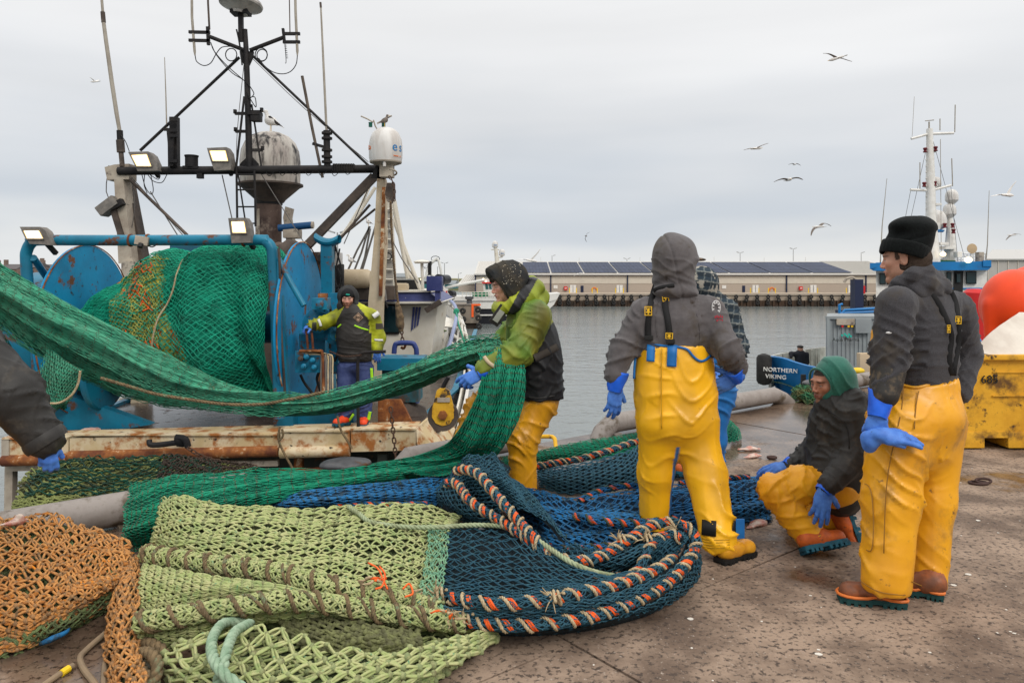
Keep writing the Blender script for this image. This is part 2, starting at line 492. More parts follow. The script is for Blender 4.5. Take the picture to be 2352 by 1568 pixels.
def relax(v,q):
 s = np.zeros_like(v);c = np.zeros(len(v))
 for k in range(4):
  for k2 in (1,3):
   j = q[:,(k + k2) % 4]
   for a in range(3): s[:,a] += np.bincount(q[:,k],v[j,a],len(v))
   c += np.bincount(q[:,k],minlength=len(v))
 return v * .5 + .5 * s / c[:,None]
def folds(limbs,amp=0.007,lam=0.07,seed=0,base=0.35,sharp=1.6,drape=0.0):
 """creases: limbs = [(a, b, strength at a, strength at b)]; returns a displacement function"""
 def fn(v,n):
  best = np.full(len(v),1e9);T = np.zeros(len(v));TH = np.zeros(len(v));ST = np.zeros(len(v))
  off = 0
  for a,b,sa,sb in limbs:
   a = np.asarray(a,float);b = np.asarray(b,float);ba = b - a;L = np.linalg.norm(ba);t0 = ((v - a) @ ba) / L ** 2;t = np.clip(t0,0,1)
   d = np.linalg.norm(v - a - t[:,None] * ba,axis=1)
   u = unit(np.cross(ba,(0.3,1,0.2)));w_ = np.cross(unit(ba),u);r = v - a
   th = np.arctan2(r @ w_,r @ u);m = d < best
   best[m] = d[m];T[m] = (t0 * L + off)[m];TH[m] = th[m];ST[m] = (sa + (sb - sa) * t)[m];off += L
  n1 = vnoise(v,4.2,seed);n2 = vnoise(v,4.8,seed + 5);n3 = vnoise(v,11,seed + 9);n4 = vnoise(v,3.1,seed + 3)
  A = np.sin(2 * math.pi * T / lam + 1.6 * TH + n1 * 4.6);B = np.sin(2 * math.pi * T / (lam * 1.45) - 1.3 * TH + n2 * 4.8)
  ra = (1 - np.abs(A)) ** (sharp * 1.7);rb = (1 - np.abs(B)) ** (sharp * 1.7)
  ma = np.clip(.5 + 1.6 * n2,0,1) ** 1.5;mb = np.clip(.5 - 1.6 * n2 + .6 * n4,0,1) ** 1.5;mk = np.clip(.65 + 1.3 * n4,.12,1.15)
  f = np.maximum(ra * (.15 + ma),rb * (.15 + mb)) * mk - .25
  f = f * (base + ST) + .5 * n3 * (base + .3 * ST) + .5 * n4 * base
  if drape:
   f = f + drape * ((1 - np.abs(np.sin(TH * 4 + n1 * 2.5 + T * 2))) ** 1.5 - .4)
  return amp * f
 return fn
def basis(fwd,up):
 "3x3 with columns right, forward, up"
 f = unit(fwd);r = unit(np.cross(f,up));u = np.cross(r,f);return np.stack([r,f,u],1)
def hem(s,a,dz=.02,r=.17):
 s.box(np.asarray(a,float) + V(0,0,-dz - .12),(r,r,.12),rnd=0,k=0,op='sub')
# ---- heads, hands, boots
SKIN = None
def head_sdf(o,R,h=0.005,neck=None,nose=1.0,ears=True,jaw=1.0):
 o = np.asarray(o,float)
 w = lambda x,y,z: o + R @ np.array([x,y,z],float)
 s = SDF(h)
 s.ell(w(0,-.018,.04),(.076,.097,.085),R,.03)
 s.ell(w(0,.03,-.02),(.062,.062,.085),R,.03)
 s.cone(w(0,.015,-.062),w(0,.064,-.100),.046,.023 * jaw,.03)
 for q in (-1,1):
  s.ell(w(q * .036,.008,-.058),(.028,.046,.036),R,.025)
  s.ell(w(q * .043,.058,-.014),(.024,.022,.02),R,.02)
 s.cone(w(-.036,.084,.026),w(.036,.084,.026),.011,.011,.018)
 for q in (-1,1): s.ell(w(q * .031,.104,.003),(.02,.018,.012),R,.014,'sub')
 for q in (-1,1):
  s.ell(w(q * .031,.0800,.0105),(.017,.0125,.0062),R,.004);s.ell(w(q * .031,.079,-.006),(.016,.011,.005),R,.004)
 s.cone(w(0,.086,.016),w(0,.108 * nose + .001,-.025),.0075,.0095,.012)
 for q in (-1,1): s.ell(w(q * .0115,.1,-.032),(.0085,.011,.008),R,.008)
 s.cone(w(-.024,.084,-.058),w(0,.0945,-.056),.006,.0078,.008);s.cone(w(.024,.084,-.058),w(0,.0945,-.056),.006,.0078,.008)
 s.cone(w(-.017,.086,-.070),w(.017,.086,-.070),.008,.008,.009)
 s.ell(w(0,.101,-.0625),(.029,.011,.0026),R,.003,'sub')
 s.ell(w(0,.078,-.099),(.02,.017,.016),R,.015)
 if ears:
  for q in (-1,1):
   s.ell(w(q * .079,-.012,.0),(.0085,.019,.032),R,.008)
   s.ell(w(q * .088,-.009,.003),(.006,.011,.02),R,.004,'sub')
 nk = w(0,-.045,-.2) if neck is None else np.asarray(neck,float)
 s.cone(w(0,-.02,-.07),nk,.053,.064,.03)
 return s,w
def face_paint(o,R,skin,beard=0.0,beardc=(.1,.04,.02),lip=(.36,.12,.1),brow=(.03,.02,.015),hair=None,hairline=.055,flush=.5):
 skin = np.array(skin)
 def fn(v):
  q = (v - o) @ R;x,y,z = q.T
  c = np.tile(skin,(len(v),1)) * (1 + .10 * fbm(v,60,3,2))[:,None]
  def blend(c,m,col): m = np.clip(m,0,1)[:,None];return c * (1 - m) + np.array(col) * m
  g = lambda cx,cz,rx,rz: np.exp(-(((np.abs(x) - cx) / rx) ** 2 + ((z - cz) / rz) ** 2) * 1.2) * (y > .0)
  c = blend(c,flush * .6 * g(.042,-.02,.022,.018),skin * np.array([1.15,.72,.68]))
  c = blend(c,flush * .8 * g(0,-.026,.012,.014),skin * np.array([1.2,.68,.62]))
  c = blend(c,.85 * np.exp(-((x / .027) ** 4 + ((z + .063) / .011) ** 4)) * (y > .07),lip)
  if beard:
   m = (z < -.028) * (y > -.03) * (z > -.125)
   area = np.clip((-.03 - z - np.clip(.04 - np.abs(x),0,1) * .25) / .012,0,1) * (1 - np.exp(-((x / .019) ** 4 + ((z + .0625) / .0065) ** 4)))
   c = blend(c,m * area * beard * (.8 + .3 * vnoise(v,400,2)),beardc)
  m = np.exp(-(((np.abs(x) - .032) / .021) ** 4 + ((z - .028 + np.abs(x) * .1) / .0066) ** 4)) * (y > .05)
  c = blend(c,.9 * m,brow)
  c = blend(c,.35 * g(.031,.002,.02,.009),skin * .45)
  if hair is not None:
   m = ((z > hairline) | ((y < -.02) & (z > -.07) & (np.abs(x) < .09))) & ~((np.abs(x) > .074) & (np.abs(y + .012) < .022) & (np.abs(z) < .034))
   m = m | ((np.abs(x) > .055) & (z > .0) & (y < .03) & ~((np.abs(x) > .072) & (np.abs(y + .012) < .024) & (z < .034)))
   c = blend(c,m * .95,hair)
  return c
 return fn
def eyes(parent,w,R,look=(0,1,0),iris='iris_brown'):
 for q in (-1,1):
  c = w(q * .031,.0785,.003)
  b = MB().blob(c,.0102,2);b.build('eye',mat('eye_white',(.38,.34,.31),rough=.25),parent,sharp=None)
  d = unit(R @ unit(look));i = MB().blob(c + d * .0052,.0060,1,R=None);i.build('iris',mat(iris,(.035,.02,.012),rough=.15),parent,sharp=None)
def hand(s,wr,fdir,ndir,side=1,curl=(.5,.5,.55,.6),thumb=(.5,.6),sc=1.0,splay=.12,back=True):
 """wr wrist, fdir fingers, ndir back of the hand, side: +1 when the thumb lies towards cross(fdir, ndir)"""
 F = unit(fdir);N = unit(np.asarray(ndir,float) - F * (np.dot(ndir,F)));S = np.cross(F,N) * side
 c = lambda f,t,n: np.asarray(wr,float) + (F * f + S * t + N * n) * sc
 R = np.stack([F,S,N],1)
 s.cone(c(-.02,0,0),c(.02,0,0),.031 * sc,.033 * sc,.02,N,.75)
 s.ell(c(.052,.0,0),np.array((.052,.044,.021)) * sc,R,.015)
 base = [(.088,.031,0),(.094,.010,.002),(.09,-.011,0),(.08,-.03,-.002)]
 lens = [(.042,.026,.022),(.046,.03,.023),(.042,.028,.022),(.033,.021,.02)]
 for i,(b,l) in enumerate(zip(base,lens)):
  p = c(*b);a = 0.0;sp = (1.5 - i) * splay;D0 = unit(F + S * sp)
  r = .0125 * sc * (1,1.03,1,.9)[i]
  s.cone(c(b[0] - .03,b[1] * .9,0),p,r * 1.1,r * 1.05,.008)
  for j,ll in enumerate(l):
   a += curl[i] * (1.0,1.15,.8)[j]
   D = D0 * math.cos(a) - N * math.sin(a);q = p + D * ll * sc
   s.cone(p,q,r,r * .93,.004);p = q;r *= .93
 p = c(.018,.03,-.006);D = unit(F * math.cos(thumb[0] + .35) + S * math.sin(thumb[0] + .35) - N * .25)
 s.cone(c(.005,.012,-.004),p,.02 * sc,.018 * sc,.015)
 q = p + D * .042 * sc;s.cone(p,q,.0165 * sc,.014 * sc,.012)
 D2 = unit(D * math.cos(thumb[1]) + F * math.sin(thumb[1]) * .6 - N * math.sin(thumb[1]) * .5);s.cone(q,q + D2 * .034 * sc,.0138 * sc,.0125 * sc,.004)
 return s
def glove(parent,wr,fdir,ndir,elbow,side=1,curl=(.5,.5,.55,.6),thumb=(.5,.6),sc=1.12,cuff=.12,r0=.038,r1=.056,m='glove_blue',name='glove',cuffm=None,splay=.12,h=.005):
 s = SDF(h);wr = np.asarray(wr,float)
 hand(s,wr,fdir,ndir,side,curl,thumb,sc,splay)
 g = s.build(name,mat(m,(.05,.15,.50),(.075,.21,.62),rough=.5,scale=25,c3=(.03,.05,.12),s3=18,m3=(.6,.72),bump=.25,bscale=180,bdist=.002),parent,
    wrinkle=lambda v,n: .0012 * vnoise(v,70,4))
 if cuff:
  d = unit(np.asarray(elbow,float) - wr);u = unit(np.cross(d,(.3,.2,1)));w2 = np.cross(d,u)
  a = np.linspace(0,2 * math.pi,29)[:-1];t = np.linspace(-.02,cuff,9)
  gr = []
  for ti in t:
   r = r0 + (r1 - r0) * np.clip((ti + .02) / (cuff + .02),0,1) ** .8
   wob = 1 + .06 * np.sin(a * 3 + ti * 40) * (ti > 0) + .03 * np.sin(a * 5 - ti * 60)
   gr.append(wr + d * ti + (np.cos(a) * r * wob)[:,None] * u + (np.sin(a) * r * wob)[:,None] * w2)
  gr = np.array(gr);gi = gr + 0.0;cen = wr + d * t[:,None];gi = cen[:,None] + (gr - cen[:,None]) * .93
  allg = np.concatenate([gr,gi[::-1]],0)
  MB().grid(allg,close_u=False,close_v=True).build('cuff',mat(cuffm or 'glove_cuff',(.012,.10,.60),(.015,.12,.68),rough=.3,scale=20,bump=.15,bscale=60),g,sharp=None)
 return g
def boot(parent,heel,toe,up,shaft_top,um,sm,h=.0085,L=.31,tread=True,trim=None,name='boot',wd=.052,rs=.062):
 "heel, toe: points on the sole's underside; up: sole normal"
 heel = np.asarray(heel,float);toe = np.asarray(toe,float);F = unit(toe - heel);U = unit(np.asarray(up,float) - F * np.dot(up,F));Rt = np.cross(F,U)
 L = np.linalg.norm(toe - heel)
 c = lambda f,u,r=0: heel + F * f * L + U * u + Rt * r
 s = SDF(h)
 s.cone(c(.16,.07),c(.42,.07),.046,.05,.03);s.cone(c(.42,.065),c(.82,.055),.05,.043,.03,U,.85)
 s.ell(c(.82,.05),(L * .17,.05,.044),np.stack([F,Rt,U],1),.02)
 s.cone(c(.2,.08),shaft_top,.05,rs,.04)
 s.plane(c(0,.018),-U)
 b = s.build(name,um,parent,wrinkle=lambda v,n: .0015 * vnoise(v,40,2))
 prof = [(-.02,.6),(.0,.8),(.1,1.0),(.25,.93),(.42,.82),(.6,.98),(.78,1.08),(.9,.95),(.98,.65),(1.02,.3)]
 out = [(f,wd * k_) for f,k_ in prof] + [(f,-wd * k_) for f,k_ in prof[::-1]]
 m = MB();m.prism([c(f,.014,r) for f,r in out][::-1],U * .022)
 if tread:
  for f,k_ in ((.03,.8),(.13,1.0),(.23,.95),(.33,.9),(.55,.92),(.66,1.03),(.77,1.08),(.88,.98),(.97,.7)):
   for q in (-1,1):
    m.box(c(f,.012,q * wd * k_ * .66),(L * .062,wd * k_ * .72,.028),np.stack([F,Rt,U],1))
 sole = m.build('sole',sm,b,smooth=False)
 if trim is not None:
  pts = [c(f,.043 + (.012 if .3 < f < .5 else 0),r * 1.0) for f,r in out];pts.append(pts[0])
  MB().tube(np.array(pts),.0075,6,False).build('trim',trim,b)
 return b
# ================================================================ SETTING
SLP = .79
def ordw(k):
 a = 'first second third fourth fifth sixth seventh eighth ninth tenth eleventh twelfth thirteenth fourteenth fifteenth sixteenth seventeenth eighteenth nineteenth twentieth'.split()
 return a[k] if k < 20 else {20: 'twenty-',30: 'thirty-'}.get(k // 10 * 10,'forty-') + a[k % 10] if (k + 1) % 10 else {30: 'thirtieth',40: 'fortieth'}[k + 1]
def GP0(pts): return np.array([G(a,b,h) for a,b,h in pts])
def EY(px): k = (px - 1176) / FPX;return 6.96 / (1 - SLP * k)
def E(px,h=0.0,inset=0.0):
 "a point on the quay edge at a picture column; inset moves it onto the quay"
 y = EY(px);x = (px - 1176) / FPX * y
 n = unit(V(SLP,-1,0));return V(x,y,h) + n * inset
ed = unit(V(1,SLP,0));en = unit(V(SLP,-1,0));e0 = V(0,6.96,0)
def ST(s,t,z=0): return e0 + ed * s + en * t + V(0,0,z)
M_conc = mat('quay_concrete',(.125,.086,.063),(.30,.218,.160),rough=.78,scale=2.2,mix=(.36,.62),detail=12,c3=(.065,.047,.037),s3=36,m3=(.51,.62),c4=(.36,.30,.25),s4=60,m4=(.60,.72),bump=.6,bscale=34,bdist=.012,stretch=(1,1,1))
def wet_conc():
 "concrete with wet, smoother and darker patches near the edge"
 m = M_conc;t = m.node_tree;N,L = t.nodes,t.links;b = N['Principled BSDF']
 tc = N.new('ShaderNodeTexCoord');n = N.new('ShaderNodeTexNoise');n.inputs['Scale'].default_value = .8;n.inputs['Detail'].default_value = 5;n.inputs['Roughness'].default_value = .6
 L.new(tc.outputs['Object'],n.inputs['Vector'])
 vd = N.new('ShaderNodeVectorMath');vd.operation = 'DOT_PRODUCT';L.new(tc.outputs['Object'],vd.inputs[0]);vd.inputs[1].default_value = tuple(en)
 mr = N.new('ShaderNodeMapRange');c = float(np.dot(e0,en));mr.inputs['From Min'].default_value = c + .6;mr.inputs['From Max'].default_value = c + 4.4;mr.inputs['To Min'].default_value = .20;mr.inputs['To Max'].default_value = -.12
 L.new(vd.outputs['Value'],mr.inputs['Value'])
 ad = N.new('ShaderNodeMath');ad.operation = 'ADD';L.new(n.outputs['Fac'],ad.inputs[0]);L.new(mr.outputs[0],ad.inputs[1])
 w_ = N.new('ShaderNodeMapRange');w_.interpolation_type = 'SMOOTHSTEP';w_.inputs['From Min'].default_value = .52;w_.inputs['From Max'].default_value = .63;L.new(ad.outputs[0],w_.inputs['Value'])
 rr = N.new('ShaderNodeMapRange');rr.inputs['To Min'].default_value = .8;rr.inputs['To Max'].default_value = .13;L.new(w_.outputs[0],rr.inputs['Value']);L.new(rr.outputs[0],b.inputs['Roughness'])
 src = b.inputs['Base Color'].links[0].from_socket;mx = N.new('ShaderNodeMix');mx.data_type = 'RGBA';mx.blend_type = 'MULTIPLY';mx.inputs[7].default_value = (.55,.52,.50,1)
 L.new(w_.outputs[0],mx.inputs[0]);L.new(src,mx.inputs[6]);L.new(mx.outputs[2],b.inputs['Base Color'])
 bn = [q for q in N if q.type == 'BUMP'][0];r2 = N.new('ShaderNodeMapRange');r2.inputs['To Min'].default_value = .55;r2.inputs['To Max'].default_value = .08;L.new(w_.outputs[0],r2.inputs['Value']);L.new(r2.outputs[0],bn.inputs['Strength'])
wet_conc()
qy = empty('quay',(0,0,0));tag(qy,kind='structure')
M_wall = mat('quay_wall',(.16,.13,.10),(.07,.06,.05),rough=.9,scale=2,bump=.5,bscale=12,bdist=.03)
mb = MB();mb.prism([ST(-16,0,-.06),ST(26,0,-.06),ST(26,26,-.06),ST(-16,26,-.06)][::-1],(0,0,-5));mb.build('quay_core',M_wall,qy,smooth=False)['kind'] = 'structure'
sj = [-15.6] + [-2.1 + 2.41 * k for k in range(-5,11)];tj = [0,3.08,6.2,9.4,16,25]
for i in range(len(sj) - 1):
 for j in range(len(tj) - 1):
  g = .0035;z = RNG.uniform(-.003,.003);tl = (RNG.uniform(-.003,.003),RNG.uniform(-.003,.003))
  s0,s1,t0,t1 = sj[i] + g,sj[i + 1] - g,tj[j] + (g if j else 0),tj[j + 1] - g
  c = [ST(s0,t0,z),ST(s1,t0,z + tl[0]),ST(s1,t1,z + tl[0] + tl[1]),ST(s0,t1,z + tl[1])]
  MB().prism([q + V(0,0,-.055) for q in c][::-1],(0,0,.055)).build('slab',M_conc,qy,smooth=False)
MB().prism([ST(-16,-.02,-.02),ST(26,-.02,-.02),ST(26,.0,-.02),ST(-16,.0,-.02)][::-1],(0,0,-.5)).build('coping',mat('coping_stone',(.28,.2,.13),(.2,.15,.1),rough=.9,scale=4,bump=.5),qy,smooth=False)
def water():
 m = bpy.data.materials.new('harbour_water');m.use_nodes = True;t = m.node_tree;N,L = t.nodes,t.links;b = N['Principled BSDF']
 b.inputs['Base Color'].default_value = (.17,.19,.185,1);b.inputs['Roughness'].default_value = .10;b.inputs['IOR'].default_value = 1.33
 tc = N.new('ShaderNodeTexCoord');prev = None
 for sc,st,dist,strg,det in ((.9,(1,1.5,1),.10,.5,4),(4.5,(1,1.8,1),.03,.45,3),(.12,(1,2.2,1),.2,.25,3)):
  mp = N.new('ShaderNodeMapping');mp.inputs['Scale'].default_value = st;mp.inputs['Rotation'].default_value = (0,0,.35);L.new(tc.outputs['Object'],mp.inputs[0])
  n = N.new('ShaderNodeTexNoise');n.inputs['Scale'].default_value = sc;n.inputs['Detail'].default_value = det;n.inputs['Distortion'].default_value = .4;L.new(mp.outputs[0],n.inputs['Vector'])
  bp = N.new('ShaderNodeBump');bp.inputs['Strength'].default_value = strg;bp.inputs['Distance'].default_value = dist;L.new(n.outputs['Fac'],bp.inputs['Height'])
  if prev is not None: L.new(prev.outputs[0],bp.inputs['Normal'])
  prev = bp
 L.new(prev.outputs[0],b.inputs['Normal'])
 return m
tag(MB().grid(np.array([[V(x,y,WATER) for y in (-60,5,60,300,3500)] for x in (-3500,-200,0,200,3500)])).build('water',water(),None,smooth=False),kind='structure')
M_pipe = mat('pipe_grey',(.22,.19,.17),(.30,.27,.25),rough=.55,scale=5,c3=(.10,.075,.05),s3=5,m3=(.5,.68),bump=.2,bscale=30)
def rail(px0,px1,label,e0_=True,e1_=True,r=.098,n=10,inset=.16):
 pts = []
 if e0_: pts += [E(px0 - 14,-.06,inset + .02),E(px0,.04,inset)]
 xs = np.linspace(px0 + (20 if e0_ else 0),px1 - (20 if e1_ else 0),n)
 pts += [E(x,.115,inset) for x in xs]
 if e1_: pts += [E(px1,.04,inset),E(px1 + 14,-.06,inset + .02)]
 o = MB().tube(np.array(pts),r,20).build('pipe_rail',M_pipe,None);tag(o,label,'pipe rail','grey pipe rails along the quay edge')
 for k in range(2,n,4):
  c = pts[k];q = MB().box(V(c[0],c[1],.01),(.10,.22,.04),rotm((0,0,1),math.atan(SLP)),bev=.008);q.build('rail_foot',M_pipe,o)
 return o
rail(-260,560,'long grey pipe rail along the quay edge at far left behind the orange net',False,True,r=.105)
rail(900,1180,'short grey pipe rail beside the mooring bollard under the green net',True,True,n=8)
rail(1358,1772,'grey pipe rail on the wet quay edge running behind the grey hooded man',True,True)
rail(1880,2300,'grey pipe rail on the quay edge passing behind the man in the black beanie',True,False)
M_cast = mat('cast_iron',(.05,.052,.058),(.09,.09,.095),rough=.45,metal=.2,scale=10,c3=(.12,.06,.03),s3=7,m3=(.56,.68),bump=.3)
def bollard(px,label,sc=1.0,inset=.45):
 c = E(px,0,inset);o = empty('bollard',c,label,'bollard','mooring bollards on the quay edge')
 MB().lathe([(.16,0),(.16,.03),(.085,.05),(.075,.17),(.10,.2)],c,(0,0,1),24).build('bollard_post',M_cast,o)
 s = SDF(.012);s.ell(c + V(0,0,.235),(.19 * sc,.12 * sc,.045),rotm((0,0,1),.3),k=.02);s.build('bollard_head',M_cast,o,lambda v,n: .004 * vnoise(v,14,2))
bollard(735,'dark oval mushroom bollard between the stern beam and the green net')
bollard(1812,'far mushroom bollard wrapped in green net rope near the blue tug',.85,.35)
gb = MB();cb = E(1808,.12,.35)
for k in range(120):
 a = RNG.random() * 6.28;q = []
 for j in range(6):
  rr = .10 + .16 * RNG.random() * (1.2 - j * .1);a += .5;q.append(cb + V(rr * math.cos(a),rr * math.sin(a),-.12 + .25 * RNG.random() * (1.25 - rr * 2.5)))
 gb.tube(np.array(q),.006,4,smooth=3)
tag(gb.build('rope_tangle',mat('rope_tangle_green',(.03,.16,.08),(.14,.13,.05),rough=.9,scale=7),None,sharp=None),'tangle of old green and brown netting wound round the far bollard','rope')
hp = [P(1222,1008,7.2),P(1236,1003,7.2),P(1262,1002,7.15),P(1273,1006,7.1),P(1276,1020,7.05),P(1277,1034,7.0)]
tag(MB().tube(np.array(hp),.02,10,smooth=4).build('ladder_hoop',mat('paint_yellow',(.72,.40,.02),rough=.5,c3=(.25,.12,.04),s3=15,c2=None),None),'yellow tubular ladder hoop at the quay edge behind the hauling man','ladder')
s = SDF(.012);s.ell(E(1035,.11,.35),(.09,.07,.07));tag(s.build('float',mat('float_orange',(.75,.14,.03),rough=.5),None),'small orange net float beside the pipe rail under the hanging net','float')
M_fish = mat('fish_skin',(.55,.45,.38),(.45,.16,.12),rough=.35,scale=25,c3=(.12,.10,.10),s3=30,m3=(.6,.7))
def scrap(px,py,L_,label,cat='fish scrap',m=None,h=0,ang=0,name='fish_scrap',hh=.02):
 s = SDF(.006);c = G(px,py,h) + V(0,0,hh * .6);a = V(math.cos(ang),math.sin(ang),0)
 s.cone(c - a * L_ / 2,c,L_ * .05,L_ * .16,.01,(0,0,1),.5);s.cone(c,c + a * L_ / 2,L_ * .16,L_ * .09,.01,(0,0,1),.5)
 s.ell(c + V(.02,.02,0),(L_ * .2,L_ * .1,hh));tag(s.build(name,m or M_fish,None,lambda v,n: .006 * vnoise(v,30,int(px))),label,cat)
scrap(1720,1034,.2,'pale ragged fish scrap on the wet quay, the farther of two',ang=.1)
scrap(1727,1051,.18,'pinkish fish head on the quay, the nearer of two by the blue net',ang=.4)
scrap(1738,1208,.22,'stringy pale scrap of fish and twine beside the blue net end',ang=.7)
scrap(210,995,.0 + .35,'pink crab and fish scraps on the trawler deck edge',h=-.2,name='fish_scrap') if False else None
scrap(1375,1141,.10,'small white fish scrap beside the dark border of the blue net',ang=.2)
scrap(30,1210,.13,'white fish head tangled in the orange net',h=.28,ang=.9,hh=.04)
def ring(px,py,r,tr,label,cat,m,link2=False,tilt=0):
 c = G(px,py,tr);a = np.linspace(0,2 * math.pi,25);p = c + np.stack([r * 1.5 * np.cos(a),r * np.sin(a),np.sin(a) * tilt],1)
 mb = MB().tube(p,tr,8,False)
 if link2: mb.tube(c + V(.04,.0,.015) + np.stack([r * 1.3 * np.cos(a),r * .35 * np.sin(a),.3 * r * np.sin(a)],1),tr,8,False)
 tag(mb.build('iron_link' if link2 else 'rubber_ring',m,None),label,cat)
ring(2247,1108,.045,.010,'rusty iron shackle lying on the dry quay right of the man in the beanie','shackle',mat('iron_rust',(.05,.025,.02),rough=.7),True)
ring(1773,1050,.022,.014,'small black rubber ring on the wet quay','rubber ring',MATS['iron_rust'])
M_drop = mat('droppings',(.62,.58,.52),rough=.9)
dr = MB()
for k in range(70):
 px = RNG.uniform(1200,2400);py = RNG.uniform(1060,1567);c = G(px,py,.003);n = RNG.randint(5,9);sz = RNG.choice([.003,.004,.005,.006,.013])
 a0 = RNG.random() * 6
 pl = [c + V(sz * (1 + .5 * RNG.random()) * math.cos(a0 + 6.28 * i / n),sz * .8 * (1 + .5 * RNG.random()) * math.sin(a0 + 6.28 * i / n),0) for i in range(n)]
 dr.prism(pl,(0,0,.002))
tag(dr.build('droppings',M_drop,None,smooth=False),'white gull droppings and shell bits scattered over the quay',kind='stuff')
tag(MB().tube(GP0([(240,1455,.02),(200,1490,.012),(184,1510,.012),(192,1535,.012),(215,1565,.012),(240,1600,.012)]),.0125,10,smooth=8).build('cable_end',mat('hose_tan',(.26,.19,.12),(.20,.15,.1),rough=.8,scale=14),None),'tan rope curving over the quay at the bottom left corner','rope')
q = GP0([(90,1580,.012),(130,1552,.012),(155,1535,.014),(168,1528,.014)])
o = MB().tube(q,.0125,10,smooth=5).build('cable_end',MATS['hose_tan'],None);tag(o,'short tan rope end whipped with yellow tape at lower left','rope')
MB().tube(GP0([(140,1546,.013),(158,1534,.014)]),.0145,10).build('yellow_tape',mat('tape_yellow',(.8,.55,.02),rough=.5),o)
tag(MB().tube(GP0([(246,1500,.02),(240,1540,.012),(238,1600,.012)]),.0125,10,smooth=5).build('cable_end',MATS['hose_tan'],None),'tan rope piece half under the orange net edge','rope')
# ================================================================ FAR SHORE
DW = 112.0
fq = empty('far_quay',P(1700,672,104));tag(fq,kind='structure')
M_fq = mat('far_concrete',(.45,.37,.28),(.27,.22,.18),rough=.9,scale=.35,c3=(.33,.27,.21),s3=.9,m3=(.5,.6),bump=.3,bscale=3)
M_sp = mat('sheet_piling',(.06,.035,.022),(.035,.028,.022),rough=.9,scale=1.2)
FQZ = P(0,674,104)[2]
def FX(px,d=104): return (px - 1176) / FPX * d
x0,x1 = FX(1235),FX(2700)
MB().box(V((x0 + x1) / 2,104 + 200,FQZ - 3),(x1 - x0,400,6)).build('quay_block',M_fq,fq,smooth=False)['kind'] = 'structure'
mb = MB();mb.box(V((x0 + x1) / 2,103.97,FQZ - .12),(x1 - x0,.3,.24));mb.build('coping',mat('far_coping',(.36,.30,.24),rough=.9),fq,smooth=False)
zz = P(0,690,104)[2];mb = MB();n_ = int((x1 - x0) / .45)
for k in range(n_):
 xx = x0 + .45 * k;mb.box(V(xx + .22,103.75 if k % 2 else 103.9,(zz + WATER - 1) / 2),(.34 if k % 2 else .42,.35,zz - WATER + 1))
mb.build('sheet_piles',M_sp,fq,smooth=False)['kind'] = 'stuff'
for k in range(int((x1 - x0) / 7)):
 MB().box(V(x0 + 3 + 7 * k,103.93,(FQZ - .2 + zz) / 2),(.10,.12,FQZ - zz - .2)).build('joint',M_sp,fq,smooth=False)
M_tyre = mat('tyre_rubber',(.014,.013,.013),(.03,.028,.026),rough=.7,scale=3)
def tyre_mesh(R=.29,r=.19,n=20,m=8):
 mb = MB();a = np.linspace(0,2 * math.pi,n,endpoint=False);b = np.linspace(0,2 * math.pi,m,endpoint=False)
 g = np.stack([np.outer(np.cos(a),R + r * np.cos(b)),np.tile(.8 * r * np.sin(b),(n,1)),np.outer(np.sin(a),R + r * np.cos(b))],-1);mb.grid(g,True,True)
 return mesh_np('tyre',np.concatenate(mb.v),[np.concatenate(q) for q in mb.f.values()],True)
ty = tyre_mesh();ty.materials.append(M_tyre)
def put_tyre(p,sc,label,group):
 o = bpy.data.objects.new('tyre',ty);COL.objects.link(o);o.location = Vector([float(c) for c in p]);o.scale = (sc,sc,sc);tag(o,label,'tyre',group)
px = 1245;k = 0
while px < 2120:
 st = 20.5 if px < 1600 else 24.5
 for i,nm in enumerate(('top','middle','lowest')):
  if i == 2 and k % 3 == 1: continue
  put_tyre(V(FX(px + RNG.uniform(-1.5,1.5)),103.5,P(0,681 + i * 7.5,104)[2]),.62,'%s tyre of the %s fender stack from the left on the far quay wall' % (nm,ordw(k)),'fender tyres on the far quay wall')
 px += st;k += 1
wh = empty('warehouse',P(1600,672,DW),'long low grey warehouse with brick base and solar panels on its roof across the harbour','warehouse')
GZ = FQZ + .0;WZ = P(0,651,DW)[2];EZ = P(0,630,DW)[2];RB = 13.5;RZ = P(0,600,DW + RB)[2]
M_clad = mat('cladding',(.56,.51,.43),(.52,.47,.40),rough=.6,scale=1);M_brk = mat('far_brick',(.42,.355,.295),(.35,.295,.245),rough=.9,scale=14,bump=.3)
M_roof = mat('roof_sheet',(.52,.50,.46),rough=.5);M_navy = mat('paint_navy',(.015,.022,.055),rough=.5);M_white = mat('paint_white',(.72,.71,.68),(.62,.60,.56),rough=.45,scale=5)
xl,xr = FX(1091,DW),FX(2093,DW)
MB().box(V((xl + xr) / 2,DW + RB,(GZ + WZ) / 2),(xr - xl,RB * 2,WZ - GZ)).build('brick_wall',M_brk,wh,smooth=False)
MB().box(V((xl + xr) / 2,DW + RB,(WZ + EZ) / 2),(xr - xl + .1,RB * 2 + .1,EZ - WZ)).build('cladding',M_clad,wh,smooth=False)
mb = MB()
for k in range(int((xr - xl) / .5)): mb.box(V(xl + .25 + k * .5,DW - .055,(WZ + EZ) / 2),(.05,.012,EZ - WZ - .02))
mb.build('cladding_ribs',M_clad,wh,smooth=False)['kind'] = 'stuff'
MB().prism([V(xl - .1,DW - .3,EZ),V(xl - .1,DW + RB,RZ),V(xl - .1,DW + 2 * RB,EZ)],(xr - xl + .2,0,0)).build('roof',M_roof,wh,smooth=False)
MB().box(V((xl + xr) / 2,DW - .35,EZ + .02),(xr - xl + .3,.22,.22)).build('gutter',mat('gutter_pale',(.6,.58,.54),rough=.5),wh,smooth=False)
